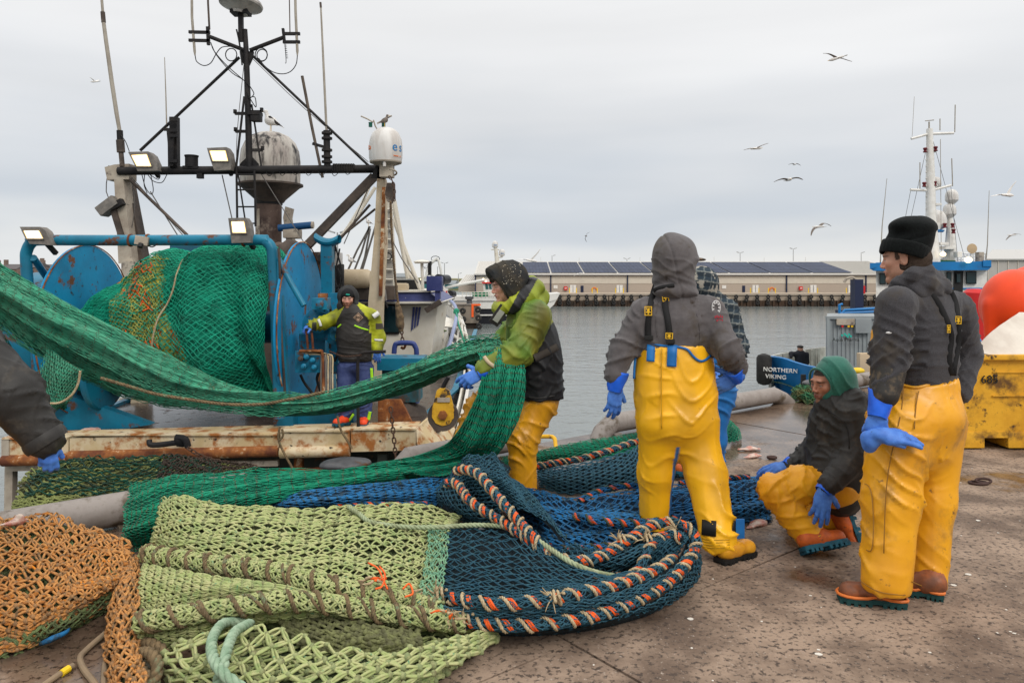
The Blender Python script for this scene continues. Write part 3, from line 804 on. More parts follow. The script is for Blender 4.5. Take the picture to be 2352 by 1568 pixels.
MB().box(V((xl + xr) / 2,DW - .34,EZ - .16),(xr - xl + .3,.12,.10)).build('gutter',M_navy,wh,smooth=False)
rn = unit(V(0,-(RZ - EZ),RB + .3));rs = unit(V(0,RB + .3,RZ - EZ));rl = math.hypot(RB + .3,RZ - EZ)
M_sol = mat('solar_glass',(.022,.03,.06),(.035,.046,.085),rough=.5,scale=.6,rand=.12,spec=.12)
bnd = [1201,1266,1342,1421,1501,1590,1679,1773,1871,1964]
pm_ = None
for i in range(len(bnd) - 1):
 a,b_ = FX(bnd[i] + 2,DW),FX(bnd[i + 1] - 1.5,DW);nc = 8;w1 = (b_ - a) / nc;nr = 3;h1 = (rl * .80) / nr
 for r_ in range(nr):
  for c_ in range(nc):
   if pm_ is None:
    q = MB().box(V(0,0,0),(1,.05,1));pm_ = mesh_np('solar_panel',np.concatenate(q.v),[np.concatenate(z_) for z_ in q.f.values()],False);pm_.materials.append(M_sol)
   o = bpy.data.objects.new('solar_panel',pm_);COL.objects.link(o);o.parent = wh
   cen = V(a + w1 * (c_ + .5),DW - .3,EZ) + rs * (rl * .08 + h1 * (r_ + .5)) + rn * .1
   o.location = Vector([float(q) for q in cen]) - _wl(wh);o.rotation_euler = (math.atan2(RZ - EZ,RB + .3) - math.pi / 2,0,0);o.scale = (w1 * .97,1,h1 * .992)
mb = MB()
for i in range(34): mb.box(V(FX(1967 + i * 3.7,DW),0,0) + V(0,DW - .3,EZ) + rs * rl * .5 + rn * .03,(.05,.05,rl),rotm((1,0,0),math.atan2(RZ - EZ,RB + .3) - math.pi / 2))
for i in range(30): mb.box(V(FX(1095 + i * 3.6,DW),0,0) + V(0,DW - .3,EZ) + rs * rl * .5 + rn * .03,(.05,.05,rl),rotm((1,0,0),math.atan2(RZ - EZ,RB + .3) - math.pi / 2))
mb.build('roof_ribs',M_roof,wh,smooth=False)['kind'] = 'stuff'
for px in (1092,1265,1441,1617,1806,1988,2091): MB().box(V(FX(px,DW),DW - .12,(GZ + EZ) / 2),(.18,.16,EZ - GZ)).build('downpipe',M_navy,wh,smooth=False)
def door(px,wpx,m,top=654.5):
 w1 = wpx / FPX * DW;z1 = P(0,top,DW)[2];o = MB().box(V(FX(px,DW),DW - .03,(GZ + z1) / 2),(w1,.10,z1 - GZ)).build('door',m,wh,smooth=False)
 MB().box(V(FX(px,DW),DW - .09,(GZ + z1) / 2),(.05,.04,z1 - GZ - .1)).build('door_gap',M_navy,o,smooth=False)
for px in (1316,1423,1735,1868,1955): door(px,14,M_white)
for px in (1337,1216,1708): door(px,6.5,M_navy,656)
M_red = mat('paint_red',(.55,.02,.02),rough=.45)
for px in (1299,1838):
 o = MB().box(V(FX(px,DW),DW - .2,P(0,662,DW)[2]),(.55,.3,.55),bev=.06).build('life_ring_box',M_red,wh);MB().box(V(FX(px,DW),DW - .37,P(0,662,DW)[2]),(.3,.04,.12)).build('box_sign',M_white,o,smooth=False)
for px in (1276,1663): MB().box(V(FX(px,DW),DW - .05,P(0,659,DW)[2]),(.6,.05,.5)).build('wall_sign',M_white,wh,smooth=False)
M_yel = mat('post_yellow',(.75,.5,.03),rough=.5)
for k,px in enumerate((1308,1324,1360,1372,1414,1432,1724,1743,1765,1781,1857,1878,1944,1966)):
 tag(MB().tube([V(FX(px,106.5),106.5,FQZ),V(FX(px,106.5),106.5,FQZ + .75)],.07,8).build('guard_post',M_yel,None),'%s yellow guard post from the left by the far warehouse doors' % ordw(k),'post','yellow guard posts by the warehouse')
for px in (1365,1773):
 o = MB().tube([V(FX(px,108) + .35 * math.cos(a),108,FQZ + .4 + .35 * math.sin(a)) for a in np.linspace(-.3,3.5,12)],.14,7).build('hose_reel',mat('hose_orange',(.5,.15,.04),rough=.6),None)
 tag(o,'orange hose reel by the far warehouse wall, the %s one' % ('left' if px < 1500 else 'right'),'hose reel','orange hose reels by the warehouse')
for px,y in ((1242,604),(1330,602),(1470,601),(1560,600),(1640,600),(1755,599),(1850,599)): MB().tube([V(FX(px,DW + RB),DW + RB,RZ),V(FX(px,DW + RB),DW + RB,RZ + .7)],.03,5).build('roof_vent',M_roof,wh)
an = empty('shed',P(1072,672,116),'small pale roofed brick shed at the left end of the warehouse','shed')
a0,a1 = FX(1053,116),FX(1091,116);z0,z1,z2 = FQZ,P(0,652,116)[2],P(0,631,124)[2]
MB().box(V((a0 + a1) / 2,120,(z0 + z1) / 2),(a1 - a0,8,z1 - z0)).build('wall',M_brk,an,smooth=False)
MB().prism([V(a0 - .1,115.8,z1),V(a0 - .1 + .8,124,z2),V(a0 - .1,132,z1)],(a1 - a0 + .2,0,0)).build('roof',M_roof,an,smooth=False)
mb = MB()
for k in range(8): mb.bar(V(a0 + .3 + k * .33,115.75,z1 + .02),V(a0 + .9 + k * .33,123.9,z2 + .03),.05)
mb.build('roof_rib',M_roof,an,smooth=False)['kind'] = 'stuff'
def lamp_post(px,ytop,d,label,arms=2):
 o = empty('lamp_post',P(px,640,d),label,'lamp post','lamp posts beyond the harbour');t = P(px,ytop,d)
 MB().tube([V(t[0],t[1],FQZ),t],[.10,.06],8).build('pole',mat('galvanised',(.30,.31,.31),rough=.5),o)
 for s_ in ((-1,1) if arms == 2 else (1,)):
  MB().box(t + V(s_ * .45,0,.05),(.5,.3,.12),rotm((0,1,0),-s_ * .3)).build('lamp_head',MATS['galvanised'],o,smooth=False)
lamp_post(1268,587,150,'thin single lamp post above the left part of the warehouse roof',1)
lamp_post(1440,594,150,'lamp post above the warehouse roof left of the grey hooded man')
lamp_post(1700,580,150,'lamp post with two heads above the solar panels right of the grey hooded man')
lamp_post(1822,571,150,'taller lamp post near the right end of the solar panels')
lamp_post(1978,580,150,'faint slim lamp post left of the black beanie',1)
lamp_post(1021,604,140,'lamp post between the white crane and the warehouse')
lamp_post(1005,612,150,'thin lamp post just left of the twin headed one by the white crane',1)
lamp_post(1053,628,160,'short distant lamp post above the low shed',1)
lamp_post(775,534,60,'floodlight mast behind the right post of the trawler gallows')
def ridge(name,pts,d,m,kind='structure',base=WATER,thick=30):
 t = [P(a,b,d) for a,b in pts];poly = [V(t[0][0],d,base)] + t + [V(t[-1][0],d,base)]
 o = MB().prism(poly,(0,thick,0)).build(name,m,None,smooth=False);tag(o,kind=kind);return o
M_hill = mat('far_grass',(.16,.17,.08),(.22,.19,.11),rough=1,scale=.05);M_far = mat('far_town',(.20,.20,.20),(.28,.26,.24),rough=.9,scale=.3)
ridge('hills',[(-400,655),(-100,648),(60,646),(130,640),(300,646),(500,645),(700,640),(900,637),(1000,640),(1100,643),(1300,646)],420,M_hill,thick=200)
ridge('land',[(700,645),(800,642),(860,640),(960,648),(1010,652),(1060,655),(1100,657)],240,M_hill,thick=60)
for (px,w_,top,lab) in ((905,70,628,'grey roofed shed with white wall behind the white trawler mast'),(850,60,632,'distant low grey roofed building behind the right gallows post'),(985,44,640,'low teal shed beyond the black net drum'),(1030,30,645,'small dark green shed on the far shore')):
 b = empty('building',P(px,660,150),lab,'building');a = P(px - w_ / 2,655,150);c = P(px + w_ / 2,top + 8,150)
 MB().box(V((a[0] + c[0]) / 2,156,(FQZ + c[2]) / 2),(c[0] - a[0],12,c[2] - FQZ)).build('wall',mat('wall_%s' % ('teal' if px in (985,1030) else 'grey'),(.03,.14,.15) if px in (985,1030) else (.34,.33,.31),rough=.8),b,smooth=False)
 MB().prism([V(a[0],149.8,c[2]),V(a[0],156,c[2] + .8),V(a[0],162.2,c[2])],(c[0] - a[0],0,0)).build('roof',mat('roof_grey',(.20,.22,.23),rough=.7),b,smooth=False)
rb_ = empty('building',P(2330,640,90),'large pale grey industrial building behind the tug at the right edge','building')
xa,xb = FX(2262,90),FX(2700,90);zt = P(0,597,90)[2]
MB().prism([V(xa,90,FQZ),V(xb,90,FQZ),V(xb,90,zt),V(xa,90,zt)],(14,20,0)).build('wall',mat('clad_pale',(.40,.38,.35),(.36,.34,.31),rough=.6,scale=.5),rb_,smooth=False)
MB().prism([V(xa - .2,89.7,zt),V(xa - .2,89.7,zt + .15),V(xa + 10,104,zt + 1.8),V(xa + 10,104,zt)],(xb - xa,0,0)).build('roof',mat('roof_pale',(.45,.44,.42),rough=.6),rb_,smooth=False)
for k in range(14): MB().box(V(xa + .4 + k * 1.2,89.96,(FQZ + zt) / 2),(.07,.08,zt - FQZ)).build('rib',M_clad,rb_,smooth=False)
hs = [(14,604,48,30,'leftmost stone house on the far shore with a red chimney'),(60,600,46,34,'stone house on the far shore with two chimneys'),(100,604,44,40,'dark roofed brick house on the far shore beside the blue frame post'),(-45,606,50,30,'stone house on the far shore cut by the left picture edge')]
for (px,top,w_,h_,lab) in hs:
 d = 170 + px * .1;b = empty('house',P(px,650,d),lab,'house');l,r_ = P(px - w_ / 2,top + 14,d),P(px + w_ / 2,top + 14,d);zb = P(0,660,d)[2]
 br = mat('house_stone',(.22,.15,.12),(.16,.12,.10),rough=.9,scale=1.5)
 MB().box(V((l[0] + r_[0]) / 2,d + 3,(zb + l[2]) / 2),(r_[0] - l[0],6,l[2] - zb)).build('wall',br,b,smooth=False)
 MB().prism([V(l[0],d - .2,l[2]),V(l[0],d + 3,l[2] + 1.2),V(l[0],d + 6.2,l[2])],(r_[0] - l[0],0,0)).build('roof',mat('slate',(.10,.09,.09),rough=.7),b,smooth=False)
 for k in (-.42,.4):
  MB().box(V((l[0] + r_[0]) / 2 + k * (r_[0] - l[0]),d + 3,l[2] + 1.5),(.7,.7,1.5)).build('chimney',br,b,smooth=False)
 for k in (-.3,0,.3):
  for zz_ in (.3,.75): MB().box(V((l[0] + r_[0]) / 2 + k * (r_[0] - l[0]),d - .03,zb + (l[2] - zb) * zz_),(.7,.08,.8)).build('window',mat('far_glass',(.05,.06,.07),rough=.2),b,smooth=False)
ridge('far_shore',[(-500,652),(-100,650),(115,652),(118,660)],160,mat('harbour_wall',(.20,.16,.13),rough=.9),thick=30)
# ================================================================ PEOPLE
M_pvc = mat('pvc_yellow',(.86,.44,.012),(.78,.38,.012),rough=.34,spec=.5,scale=3,c3=(.42,.22,.03),s3=6,m3=(.52,.74),c4=(.10,.06,.03),s4=26,m4=(.70,.78),bump=.25,bscale=30,bdist=.004)
M_pvcd = mat('pvc_ochre',(.78,.365,.008),(.68,.30,.010),rough=.38,spec=.5,scale=3,c3=(.34,.17,.03),s3=5,m3=(.50,.74),c4=(.10,.055,.03),s4=16,m4=(.62,.74),bump=.25,bscale=30,bdist=.004)
M_blue = mat('pvc_blue',(.015,.16,.45),(.012,.12,.36),rough=.42,scale=5,bump=.2,bscale=30)
M_strap = mat('strap_black',(.012,.012,.013),rough=.75,bump=.3,bscale=300,bdist=.002)
M_logo = mat('logo_yellow',(.78,.46,.02),rough=.6)
M_black = mat('rubber_black',(.012,.012,.012),rough=.55)
M_grey = mat('hoodie_grey',(.088,.080,.083),(.105,.096,.098),rough=.95,scale=30,sheen=.15,c3=(.060,.046,.032),s3=4,m3=(.48,.68),c4=(.035,.025,.018),s4=11,m4=(.60,.72),bump=.15,bscale=420,bdist=.003)
M_char = mat('hoodie_charcoal',(.034,.033,.037),(.058,.056,.062),rough=.95,scale=220,sheen=.12,c3=(.05,.042,.035),s3=6,m3=(.52,.7),bump=.35,bscale=260,bdist=.003)
M_jblack = mat('jacket_black',(.020,.019,.018),(.03,.028,.026),rough=.55,scale=9,c3=(.06,.052,.042),s3=9,m3=(.55,.72),bump=.25,bscale=120,bdist=.003)
M_orng = mat('boot_orange',(.62,.13,.02),(.42,.085,.02),rough=.5,scale=14,c3=(.12,.05,.03),s3=22,m3=(.55,.7),bump=.2)
M_sole = mat('sole_teal',(.012,.10,.15),(.01,.06,.09),rough=.65,scale=20)
VB = {}
def keepv(o):
 me = o.data;v = np.empty(len(me.vertices) * 3,np.float32);me.vertices.foreach_get('co',v);v = v.reshape(-1,3).astype(float)
 VB[o.name] = (v,1176 + v[:,0] / v[:,1] * FPX,638 - (v[:,2] - CAMH) / v[:,1] * FPX);return o
def onmesh(o,px,py,off=.004,rad=7,back=False):
 "the point of a garment's near surface seen at a picture position, lifted off it a little"
 v,X,Y = VB[o.name];d = np.hypot(X - px,Y - py)
 m = d < rad
 if not m.any(): m = d < d.min() + 1.0
 vv = v[m];dd = vv[:,1];lim = (dd.max() - .03) if back else (dd.min() + .03)
 sel = dd >= lim if back else dd <= lim
 y = np.average(vv[sel,1],weights=1 / (1 + d[m][sel] ** 2))
 p = P(px,py,y);return p + unit(np.array([0,0,CAMH]) - p) * (off if not back else -off)
def path_on(o,pts,off=.004,n=6,rad=7):
 q = catmull(np.array([(a,b,0) for a,b in pts],float),n)
 return np.array([onmesh(o,a,b,off,rad) for a,b,_ in q])
def smooth_path(p,k=3):
 for _ in range(k):
  q = p.copy();q[1:-1] = (p[:-2] + 2 * p[1:-1] + p[2:]) / 4;p = q
 return p
def ribbon(pts,width,th=.004,view=True,nrm=None):
 pts = np.asarray(pts,float);T = np.gradient(pts,axis=0);n = (np.array([0,0,CAMH]) - pts) if nrm is None else np.broadcast_to(np.asarray(nrm,float),pts.shape)
 W = np.cross(T,n);W /= np.linalg.norm(W,axis=1,keepdims=True) + 1e-9
 wd = np.broadcast_to(np.asarray(width,float),(len(pts),))[:,None]
 return np.stack([pts - W * wd / 2,pts,pts + W * wd / 2],1)
def strap(parent,o,pts,width,name='strap',m=None,off=.006,th=.004,sm=8):
 p = smooth_path(path_on(o,pts,off),sm)
 return MB().sheet(ribbon(p,width),th).build(name,m or M_strap,parent,sharp=None)
def badge(parent,o,px,py,wpx,hpx,rot=0,name='logo'):
 "small square yellow outline with a tab shape"
 c = onmesh(o,px,py,.016,10);s = c[1] / FPX;ca,sa = math.cos(rot),math.sin(rot)
 def q(x,y): return c + np.array([(x * ca - y * sa) * s,0,-(x * sa + y * ca) * s])
 m = MB();b = .07
 for x0,x1,y0,y1 in ((-.5,.5,-.5,-.42),(-.5,.5,.42,.5),(-.5,-.4,-.42,.42),(.4,.5,-.42,.42),(-.16,.16,-.3,.1),(-.3,.3,.08,.2),(-.26,-.1,-.32,-.15),(.1,.26,-.32,-.15),(-.08,.08,.2,.36)):
  m.prism([q(x0 * wpx,y0 * hpx),q(x1 * wpx,y0 * hpx),q(x1 * wpx,y1 * hpx),q(x0 * wpx,y1 * hpx)],(0,-.002,0))
 return m.build(name,M_logo,parent,smooth=False)
def text(name,body,p,size,mtl,parent=None,n=(0,-1,0),up=(0,0,1),ext=.002,align='CENTER',shear=0,xscale=1.0,spacing=1.0):
 cu = bpy.data.curves.new(name,'FONT');cu.body = body;cu.size = size;cu.extrude = ext;cu.align_x = align;cu.align_y = 'CENTER';cu.shear = shear;cu.space_character = spacing
 o = bpy.data.objects.new(name,cu);dg = bpy.context.evaluated_depsgraph_get();me = bpy.data.meshes.new_from_object(o)
 Z = unit(n);U = unit(np.asarray(up,float) - Z * np.dot(up,Z));X = np.cross(U,Z)
 co = np.empty(len(me.vertices) * 3,np.float32);me.vertices.foreach_get('co',co);co = co.reshape(-1,3)
 co = np.asarray(p,float) + co[:,:1] * xscale * X + co[:,1:2] * U + co[:,2:3] * Z
 me.vertices.foreach_set('co',co.astype(np.float32).ravel());me.update();me.materials.clear();me.materials.append(mtl)
 bpy.data.objects.remove(o)
 return link(name,me,None,parent)
# ---- man seen from behind in grey hood and yellow bib trousers
def man_hooded_back():
 D = 4.4
 root = empty('person',G(1600,1290),'man seen from behind in grey hooded sweatshirt and yellow bib trousers with black braces','person')
 hd = P(1556,612,D + .01);R = basis((.93,.36,-.05),(0,0,1))
 s,w = head_sdf(hd,R,neck=P(1548,690,D));s.ell(P(1550,715,D),(.10,.07,.06),k=.05)
 s.build('body',mat('skin_1',(.5,.27,.19),attr='Col',rough=.5),root,paint=face_paint(hd,R,(.52,.28,.2),hair=(.03,.02,.015)))
 cap = SDF(.005);cap.ell(w(0,-.01,.055),(.084,.104,.075),R);cap.plane(w(0,0,.035),R @ np.array([0,0,-1.]))
 c = cap.build('cap',mat('camo',(.05,.045,.035),(.18,.13,.09),scale=45,mix=(.45,.55),c3=(.02,.02,.018),s3=60,rough=.9),root)
 br = SDF(.005);br.ell(w(0,.105,.05),(.068,.085,.012),R,0);br.build('brim',MATS['camo'],c)
 SL,SR = P(1478,722,D),P(1632,718,D);EL,WL = P(1430,805,D - .02),P(1413,858,D - .03);ER,WR = P(1668,800,D - .12),P(1692,842,D - .02)
 s = SDF(.0105);n = (0,1,0)
 s.chain([P(1553,712,D),P(1550,760,D),P(1548,840,D),P(1550,880,D)],[.15,.20,.205,.20],.05,n,.66)
 s.cone(P(1490,716,D),P(1618,712,D),.078,.078,.06)
 s.cone(P(1552,690,D),P(1552,730,D),.10,.15,.05)
 s.chain([SL,EL,WL],[.088,.073,.062],.045);s.chain([SR,ER,WR],[.09,.078,.064],.045)
 s.cone(WL,WL + unit(WL - EL) * .015,.068,.064,.01);s.cone(WR,WR + unit(WR - ER) * .015,.068,.064,.01)
 hood = s.build('hoodie',M_grey,root,folds([(SL,EL,.35,1.2),(EL,WL,1.3,1.6),(SR,ER,.35,1.3),(ER,WR,1.4,1.6),(P(1550,700,D),P(1550,890,D),.05,.2)],.0135,.125,3,.3,1.6,.25));keepv(hood)
 s = SDF(.007)
 s.ell(P(1549,596,D + .015),(.122,.135,.138),k=.04);s.cone(P(1546,590,D - .03),P(1548,652,D),.118,.12,.05)
 s.cone(P(1540,566,D),P(1560,575,D + .02),.075,.08,.05);s.ell(P(1552,672,D - .005),(.135,.125,.04),k=.04);s.ell(P(1536,668,D - .07),(.09,.06,.03),k=.03)
 f = unit((.93,.36,-.05));s.ell(w(0,.11,-.01),(.078,.105,.105),R,.02,'sub')
 def hw(v,nn):
  q = v - P(1550,600,D);a = .006 * (1 - np.abs(np.sin(q[:,2] * 45 + q[:,0] * 26 + 2.4 * vnoise(v,9,3)))) ** 2 * (q[:,2] < .02)
  return a + .005 * vnoise(v,11,2) - .007 * np.exp(-((q[:,0] + .035 + q[:,2] * .25) / .006) ** 2) + .010 * np.exp(-((q[:,2] + .045 - q[:,0] * .5) / .02) ** 2) + .007 * np.exp(-((q[:,2] + .10 + q[:,0] * .35) / .012) ** 2)
 hd2 = s.build('hood',M_grey,root,hw);keepv(hd2)
 D2 = D + .0
 hipL,kL,aL = P(1516,975,D2),P(1507,1085,D2 + .04),P(1504,1200,D2 + .1)
 hipR,kR,aR = P(1596,975,D2),P(1620,1090,D2 - .06),P(1650,1238,D2 - .2)
 s = SDF(.0105)
 s.chain([P(1550,808,D),P(1549,850,D),P(1552,905,D),P(1556,960,D)],[.208,.222,.236,.228],.05,n,.68)
 s.ell(P(1556,965,D - .02),(.225,.165,.14),k=.06)
 s.chain([hipL,kL,aL],[.128,.106,.098],.05);s.chain([hipR,kR,aR],[.132,.118,.108],.05)
 s.plane(P(1550,790,D),(0,0,1));s.plane(P(1550,872,D),(-1,0,-9)) if False else None
 s.ell(P(1648,778,D),(.115,.3,.098),k=.01,op='sub');s.ell(P(1440,772,D),(.075,.3,.10),k=.01,op='sub')
 hem(s,aL,.03,.13);hem(s,aR,.06,.13)
 legs = [(P(1550,820,D),P(1553,950,D),.15,.5),(hipL,kL,.6,.8),(kL,aL,.8,.9),(hipR,kR,.7,.9),(kR,aR,.9,1.1)]
 fw = folds(legs,.019,.24,21,.15,1.7,.12)
 def pnt(v):
  c = np.tile(np.array([.88,.455,.010]),(len(v),1));y0 = np.interp(v[:,2],[0,.4,.9,1.3],[4.3,4.4,4.46,4.47])
  lf = (v[:,0] < P(1550,900,4.4)[0] + .0) & (v[:,2] < .62)
  ax = np.where(lf,np.interp(v[:,2],[0,.5],[4.54,4.44]),np.interp(v[:,2],[0,.5,.7,1.3],[4.22,4.37,4.43,4.46]))
  blue = (v[:,1] > ax + .05);inn = lf & (v[:,0] > np.interp(v[:,2],[.15,.62],[P(1528,0,4.5)[0],P(1540,0,4.4)[0]]) + .005)
  c[blue | inn] = (.015,.16,.45)
  d = np.clip(fbm(v,5,4,3) * 1.2 - .25,0,1)[:,None];return c * (1 - .35 * d) + np.array([.2,.1,.02]) * .35 * d
 MY = mat('pvc_bib',(.8,.43,.012),attr='Col',rough=.34,spec=.5,c4=(.14,.08,.03),s4=22,m4=(.66,.77),bump=.2,bscale=25,bdist=.004)
 tr = s.build('bib_trousers',MY,root,fw,pnt);keepv(tr)
 edge = [(1456,868),(1458,832),(1462,805),(1474,788),(1486,783),(1497,786),(1520,792),(1552,794),(1578,800),(1590,814),(1604,826),(1618,826),(1632,815)]
 edge = [(a,b + 2) for a,b in edge]
 p = smooth_path(path_on(tr,edge,.006,5,9),2);MB().tube(p,.0075,6).build('edge_binding',M_blue,tr,sharp=None)
 for (x0,x1,y0,y1) in ((1487,1505,780,830),(1534,1555,792,842)):
  cx = (x0 + x1) / 2;pp = smooth_path(path_on(tr,[(cx,y0),(cx - 1,(y0 + y1) / 2),(cx - 2,y1)],.011),2)
  MB().sheet(ribbon(pp,(x1 - x0) * D / FPX),.004).build('strap_tab',M_blue,tr,sharp=None)
 strap(root,hood,[(1506,655),(1498,680),(1492,715),(1488,750),(1490,782)],.034);strap(root,hood,[(1549,655),(1531,676),(1527,700),(1533,730),(1537,760),(1541,792)],.036)
 strap(root,hd2,[(1500,668),(1516,660),(1549,655)],.022,off=.01)
 badge(root,hood,1489,714,17,21);badge(root,hood,1528,681,15,22,-.15);badge(root,hood,1537,771,17,14,.05)
 for q_ in ([(1512,690),(1506,730),(1510,775)],[(1600,720),(1608,760),(1605,800)]): strap(hood,hood,q_,.003,'seam',M_grey,.004,.002)
 for x,y in ((1490,776),(1540,784)):
  MB().box(onmesh(hood,x,y,.014),(.05,.008,.028),bev=.003).build('buckle',M_black,root)
 strap(root,tr,[(1520,800),(1519,860),(1519,920),(1520,985)],.006,'seam',mat('seam_ochre',(.5,.26,.01),rough=.6),.010,.003)
 for pts in ([(1612,1210),(1628,1212),(1645,1214)],[(1682,1212),(1693,1216)]): strap(tr,tr,pts,.085,'ankle_strap',M_black,.006)
 MB().box(onmesh(tr,1688,1216,.02) + V(.035,.02,0),(.05,.01,.11),bev=.004).build('strap_end',M_blue,tr)
 for k_ in range(4): strap(tr,tr,[(1612,1236 + k_ * 6),(1640,1240 + k_ * 6),(1676,1238 + k_ * 6)],.006,'hem_stitch',MATS['seam_ochre'],.003,.003)
 yb = mat('boot_yellow',(.75,.36,.02),(.6,.26,.02),rough=.35,scale=12,c3=(.12,.06,.03),s3=14,m3=(.58,.72))
 boot(root,G(1652,1296,.0),G(1728,1272,.0),(0,0,1),aR + V(0,0,.05),yb,M_black)
 boot(root,G(1500,1238,.0),G(1492,1212,.0) + V(0,.1,0),(0,0,1),aL + V(0,0,.05),yb,M_black)
 pr = MB();cx,cy = 1645,706
 c = onmesh(hood,cx,cy,.012,10)
 for k_ in range(9):
  a = k_ * .7;pr.box(c + V(math.cos(a) * .018,0,math.sin(a) * .03),(.012,.003,.008),R=np.array([[math.cos(a),0,-math.sin(a)],[0,1,0],[math.sin(a),0,math.cos(a)]]))
 pr.tube([c + V(.024 * math.cos(a),0,.04 * math.sin(a)) for a in np.linspace(0,2 * math.pi,17)],.003,4)
 pr.build('sleeve_print',mat('print_white',(.6,.6,.6),rough=.8),root)
 rp = MB();c2 = onmesh(hood,1651,728,.012,10)
 for k_ in range(5): rp.box(c2 + V(-.02 + .01 * k_,0,.004 * (k_ % 2)),(.006,.003,.014))
 for k_ in range(4): rp.box(c2 + V(-.01 + .01 * k_,0,-.02),(.006,.003,.012))
 rp.build('sleeve_lettering',mat('print_red',(.4,.02,.04),rough=.8),root)
 glove(root,WL + V(0,0,-.085),(-.06,0,-1),(0.25,-1,0),EL,side=-1,curl=(.35,.3,.3,.35),thumb=(.3,.3),cuff=.10,r0=.042,r1=.062,sc=1.05)
 glove(root,WR + V(-.01,-.02,-.065),(-.82,.05,-.42),(.1,-1,-.2),ER,side=1,curl=(.2,.2,.25,.3),thumb=(.5,.3),cuff=.06)
# ---- man on the right, black beanie
def man_beanie():
 D = 3.8
 root = empty('person',G(2080,1380),'man in black beanie and charcoal hooded top standing at right holding a spare blue glove','person')
 hd = P(2078,596,D - .05);R = basis((-.78,.62,-.08),(0,0,1))
 s,w = head_sdf(hd,R,h=.0052,neck=P(2105,668,D));s.cone(w(0,-.05,-.06),P(2108,670,D),.06,.075,.03);s.ell(P(2112,690,D),(.10,.08,.06),k=.05)
 s.build('body',mat('skin_2',(.5,.27,.19),attr='Col',rough=.5),root,paint=face_paint(hd,R,(.56,.30,.21),beard=.35,beardc=(.2,.1,.06),hair=(.045,.028,.018),flush=.7))
 eyes(root,w,R)
 s = SDF(.005);s.ell(w(0,-.026,.0),(.083,.098,.105),R);s.plane(w(0,.012,0),R @ np.array([0,1.,.1]));s.plane(w(0,0,-.068),R @ np.array([0,.35,-1.]));s.ell(w(-.084,-.008,-.002),(.03,.026,.040),R,.003,'sub')
 s.build('hair',mat('hair_brown',(.035,.022,.015),(.06,.04,.028),rough=.8,scale=90,stretch=(4,4,1),bump=.5,bscale=300),root,lambda v,n: .0025 * vnoise(v,90,3))
 M_bean = mat('beanie_black',(.004,.0045,.005),(.007,.009,.009),rough=.98,scale=120,spec=.1,sheen=.05,bump=.6,bscale=220,bdist=.004)
 tl = basis((-.84,.53,-.0),(-.22,0,1.0))
 s = SDF(.005)
 s.cone(P(2082,572,D - .04),P(2093,547,D - .04),.108,.103,.03);s.ell(P(2100,525,D - .03),(.099,.11,.056),k=.025)
 s.ell(P(2118,522,D - .0),(.066,.07,.052),k=.03);s.ell(P(2074,519,D - .06),(.066,.075,.042),k=.025)
 s.plane(P(2078,585,D),(-.22,.05,-1))
 bn = s.build('beanie',M_bean,root,lambda v,n: .006 * vnoise(v,12,5) - .005 * np.exp(-((v[:,2] - P(0,547,3.76)[2] - .25 * (v[:,0] - P(2090,0,3.76)[0])) / .008) ** 2))
 cf = np.array([.27,0,1.]);cf = unit(cf);cc = P(2078,574,D - .05)
 a = np.linspace(0,2 * math.pi,121)[:-1];u = unit(np.cross(cf,(0,1,0)));v_ = np.cross(cf,u)
 rows = []
 for h_,r_ in ((-.034,.098),(-.038,.105),(-.03,.109),(-.01,.111),(.015,.110),(.03,.107),(.034,.100)):
  rr = r_ + .0006 * np.sin(a * 30)
  rows.append(cc + cf * h_ + np.cos(a)[:,None] * u * (rr * 1.02)[:,None] + np.sin(a)[:,None] * v_ * (rr * 1.1)[:,None])
 MB().grid(np.array(rows)[::-1],close_v=True).build('beanie_cuff',M_bean,bn,sharp=None)
 f = unit((-.62,.78,0));SL,SR = P(2058,700,D - .18),P(2196,712,D + .14)
 EL,WL = P(2043,822,D - .2),P(2032,900,D - .24);ER,WR = P(2219,815,D + .2),P(2205,900,D + .1)
 s = SDF(.0105)
 s.chain([P(2122,705,D),P(2122,760,D),P(2122,830,D),P(2122,872,D)],[.165,.205,.20,.185],.05,f,.68)
 s.cone(P(2066,694,D - .15),P(2186,704,D + .1),.072,.078,.06);s.cone(P(2110,675,D),P(2120,730,D),.085,.15,.05)
 s.chain([SL,EL,WL],[.092,.082,.068],.04);s.chain([SR,ER,WR],[.092,.08,.062],.04)
 hood = s.build('hoodie',M_char,root,folds([(SL,EL,.3,1.2),(EL,WL,1.6,1.5),(SR,ER,.3,1),(ER,WR,1.2,1.2),(P(2120,700,D),P(2120,890,D),.05,.3)],.014,.13,9,.3,1.6,.25));keepv(hood)
 s = SDF(.008)
 ring = [P(2052,655,D - .10),P(2075,645,D - .18),P(2110,628,D - .16),P(2145,632,D - .06),P(2155,650,D + .06),P(2120,660,D + .12),P(2070,668,D + .04)]
 s.chain([P(2046,672,D - .05),P(2062,650,D - .12),P(2095,630,D - .15),P(2128,622,D - .11),P(2150,640,D - .02),P(2140,655,D + .08)],[.02,.026,.03,.034,.036,.03],.02)
 s.chain([P(2100,660,D - .14),P(2130,650,D - .13),P(2163,660,D - .05),P(2160,672,D + .05)],[.028,.04,.04,.04],.025)
 s.chain([P(2070,665,D - .12),P(2105,672,D - .14),P(2150,672,D - .1)],[.02,.03,.03],.02)
 s.build('hood',M_char,root,lambda v,n: .004 * vnoise(v,14,2) + .004 * (1 - np.abs(np.sin(v[:,2] * 60 + v[:,0] * 30 + vnoise(v,9,2) * 3))) ** 2)
 s = SDF(.007);s.chain([P(2040,850,D - .21),P(2031,905,D - .245)],[.078,.066],.01)
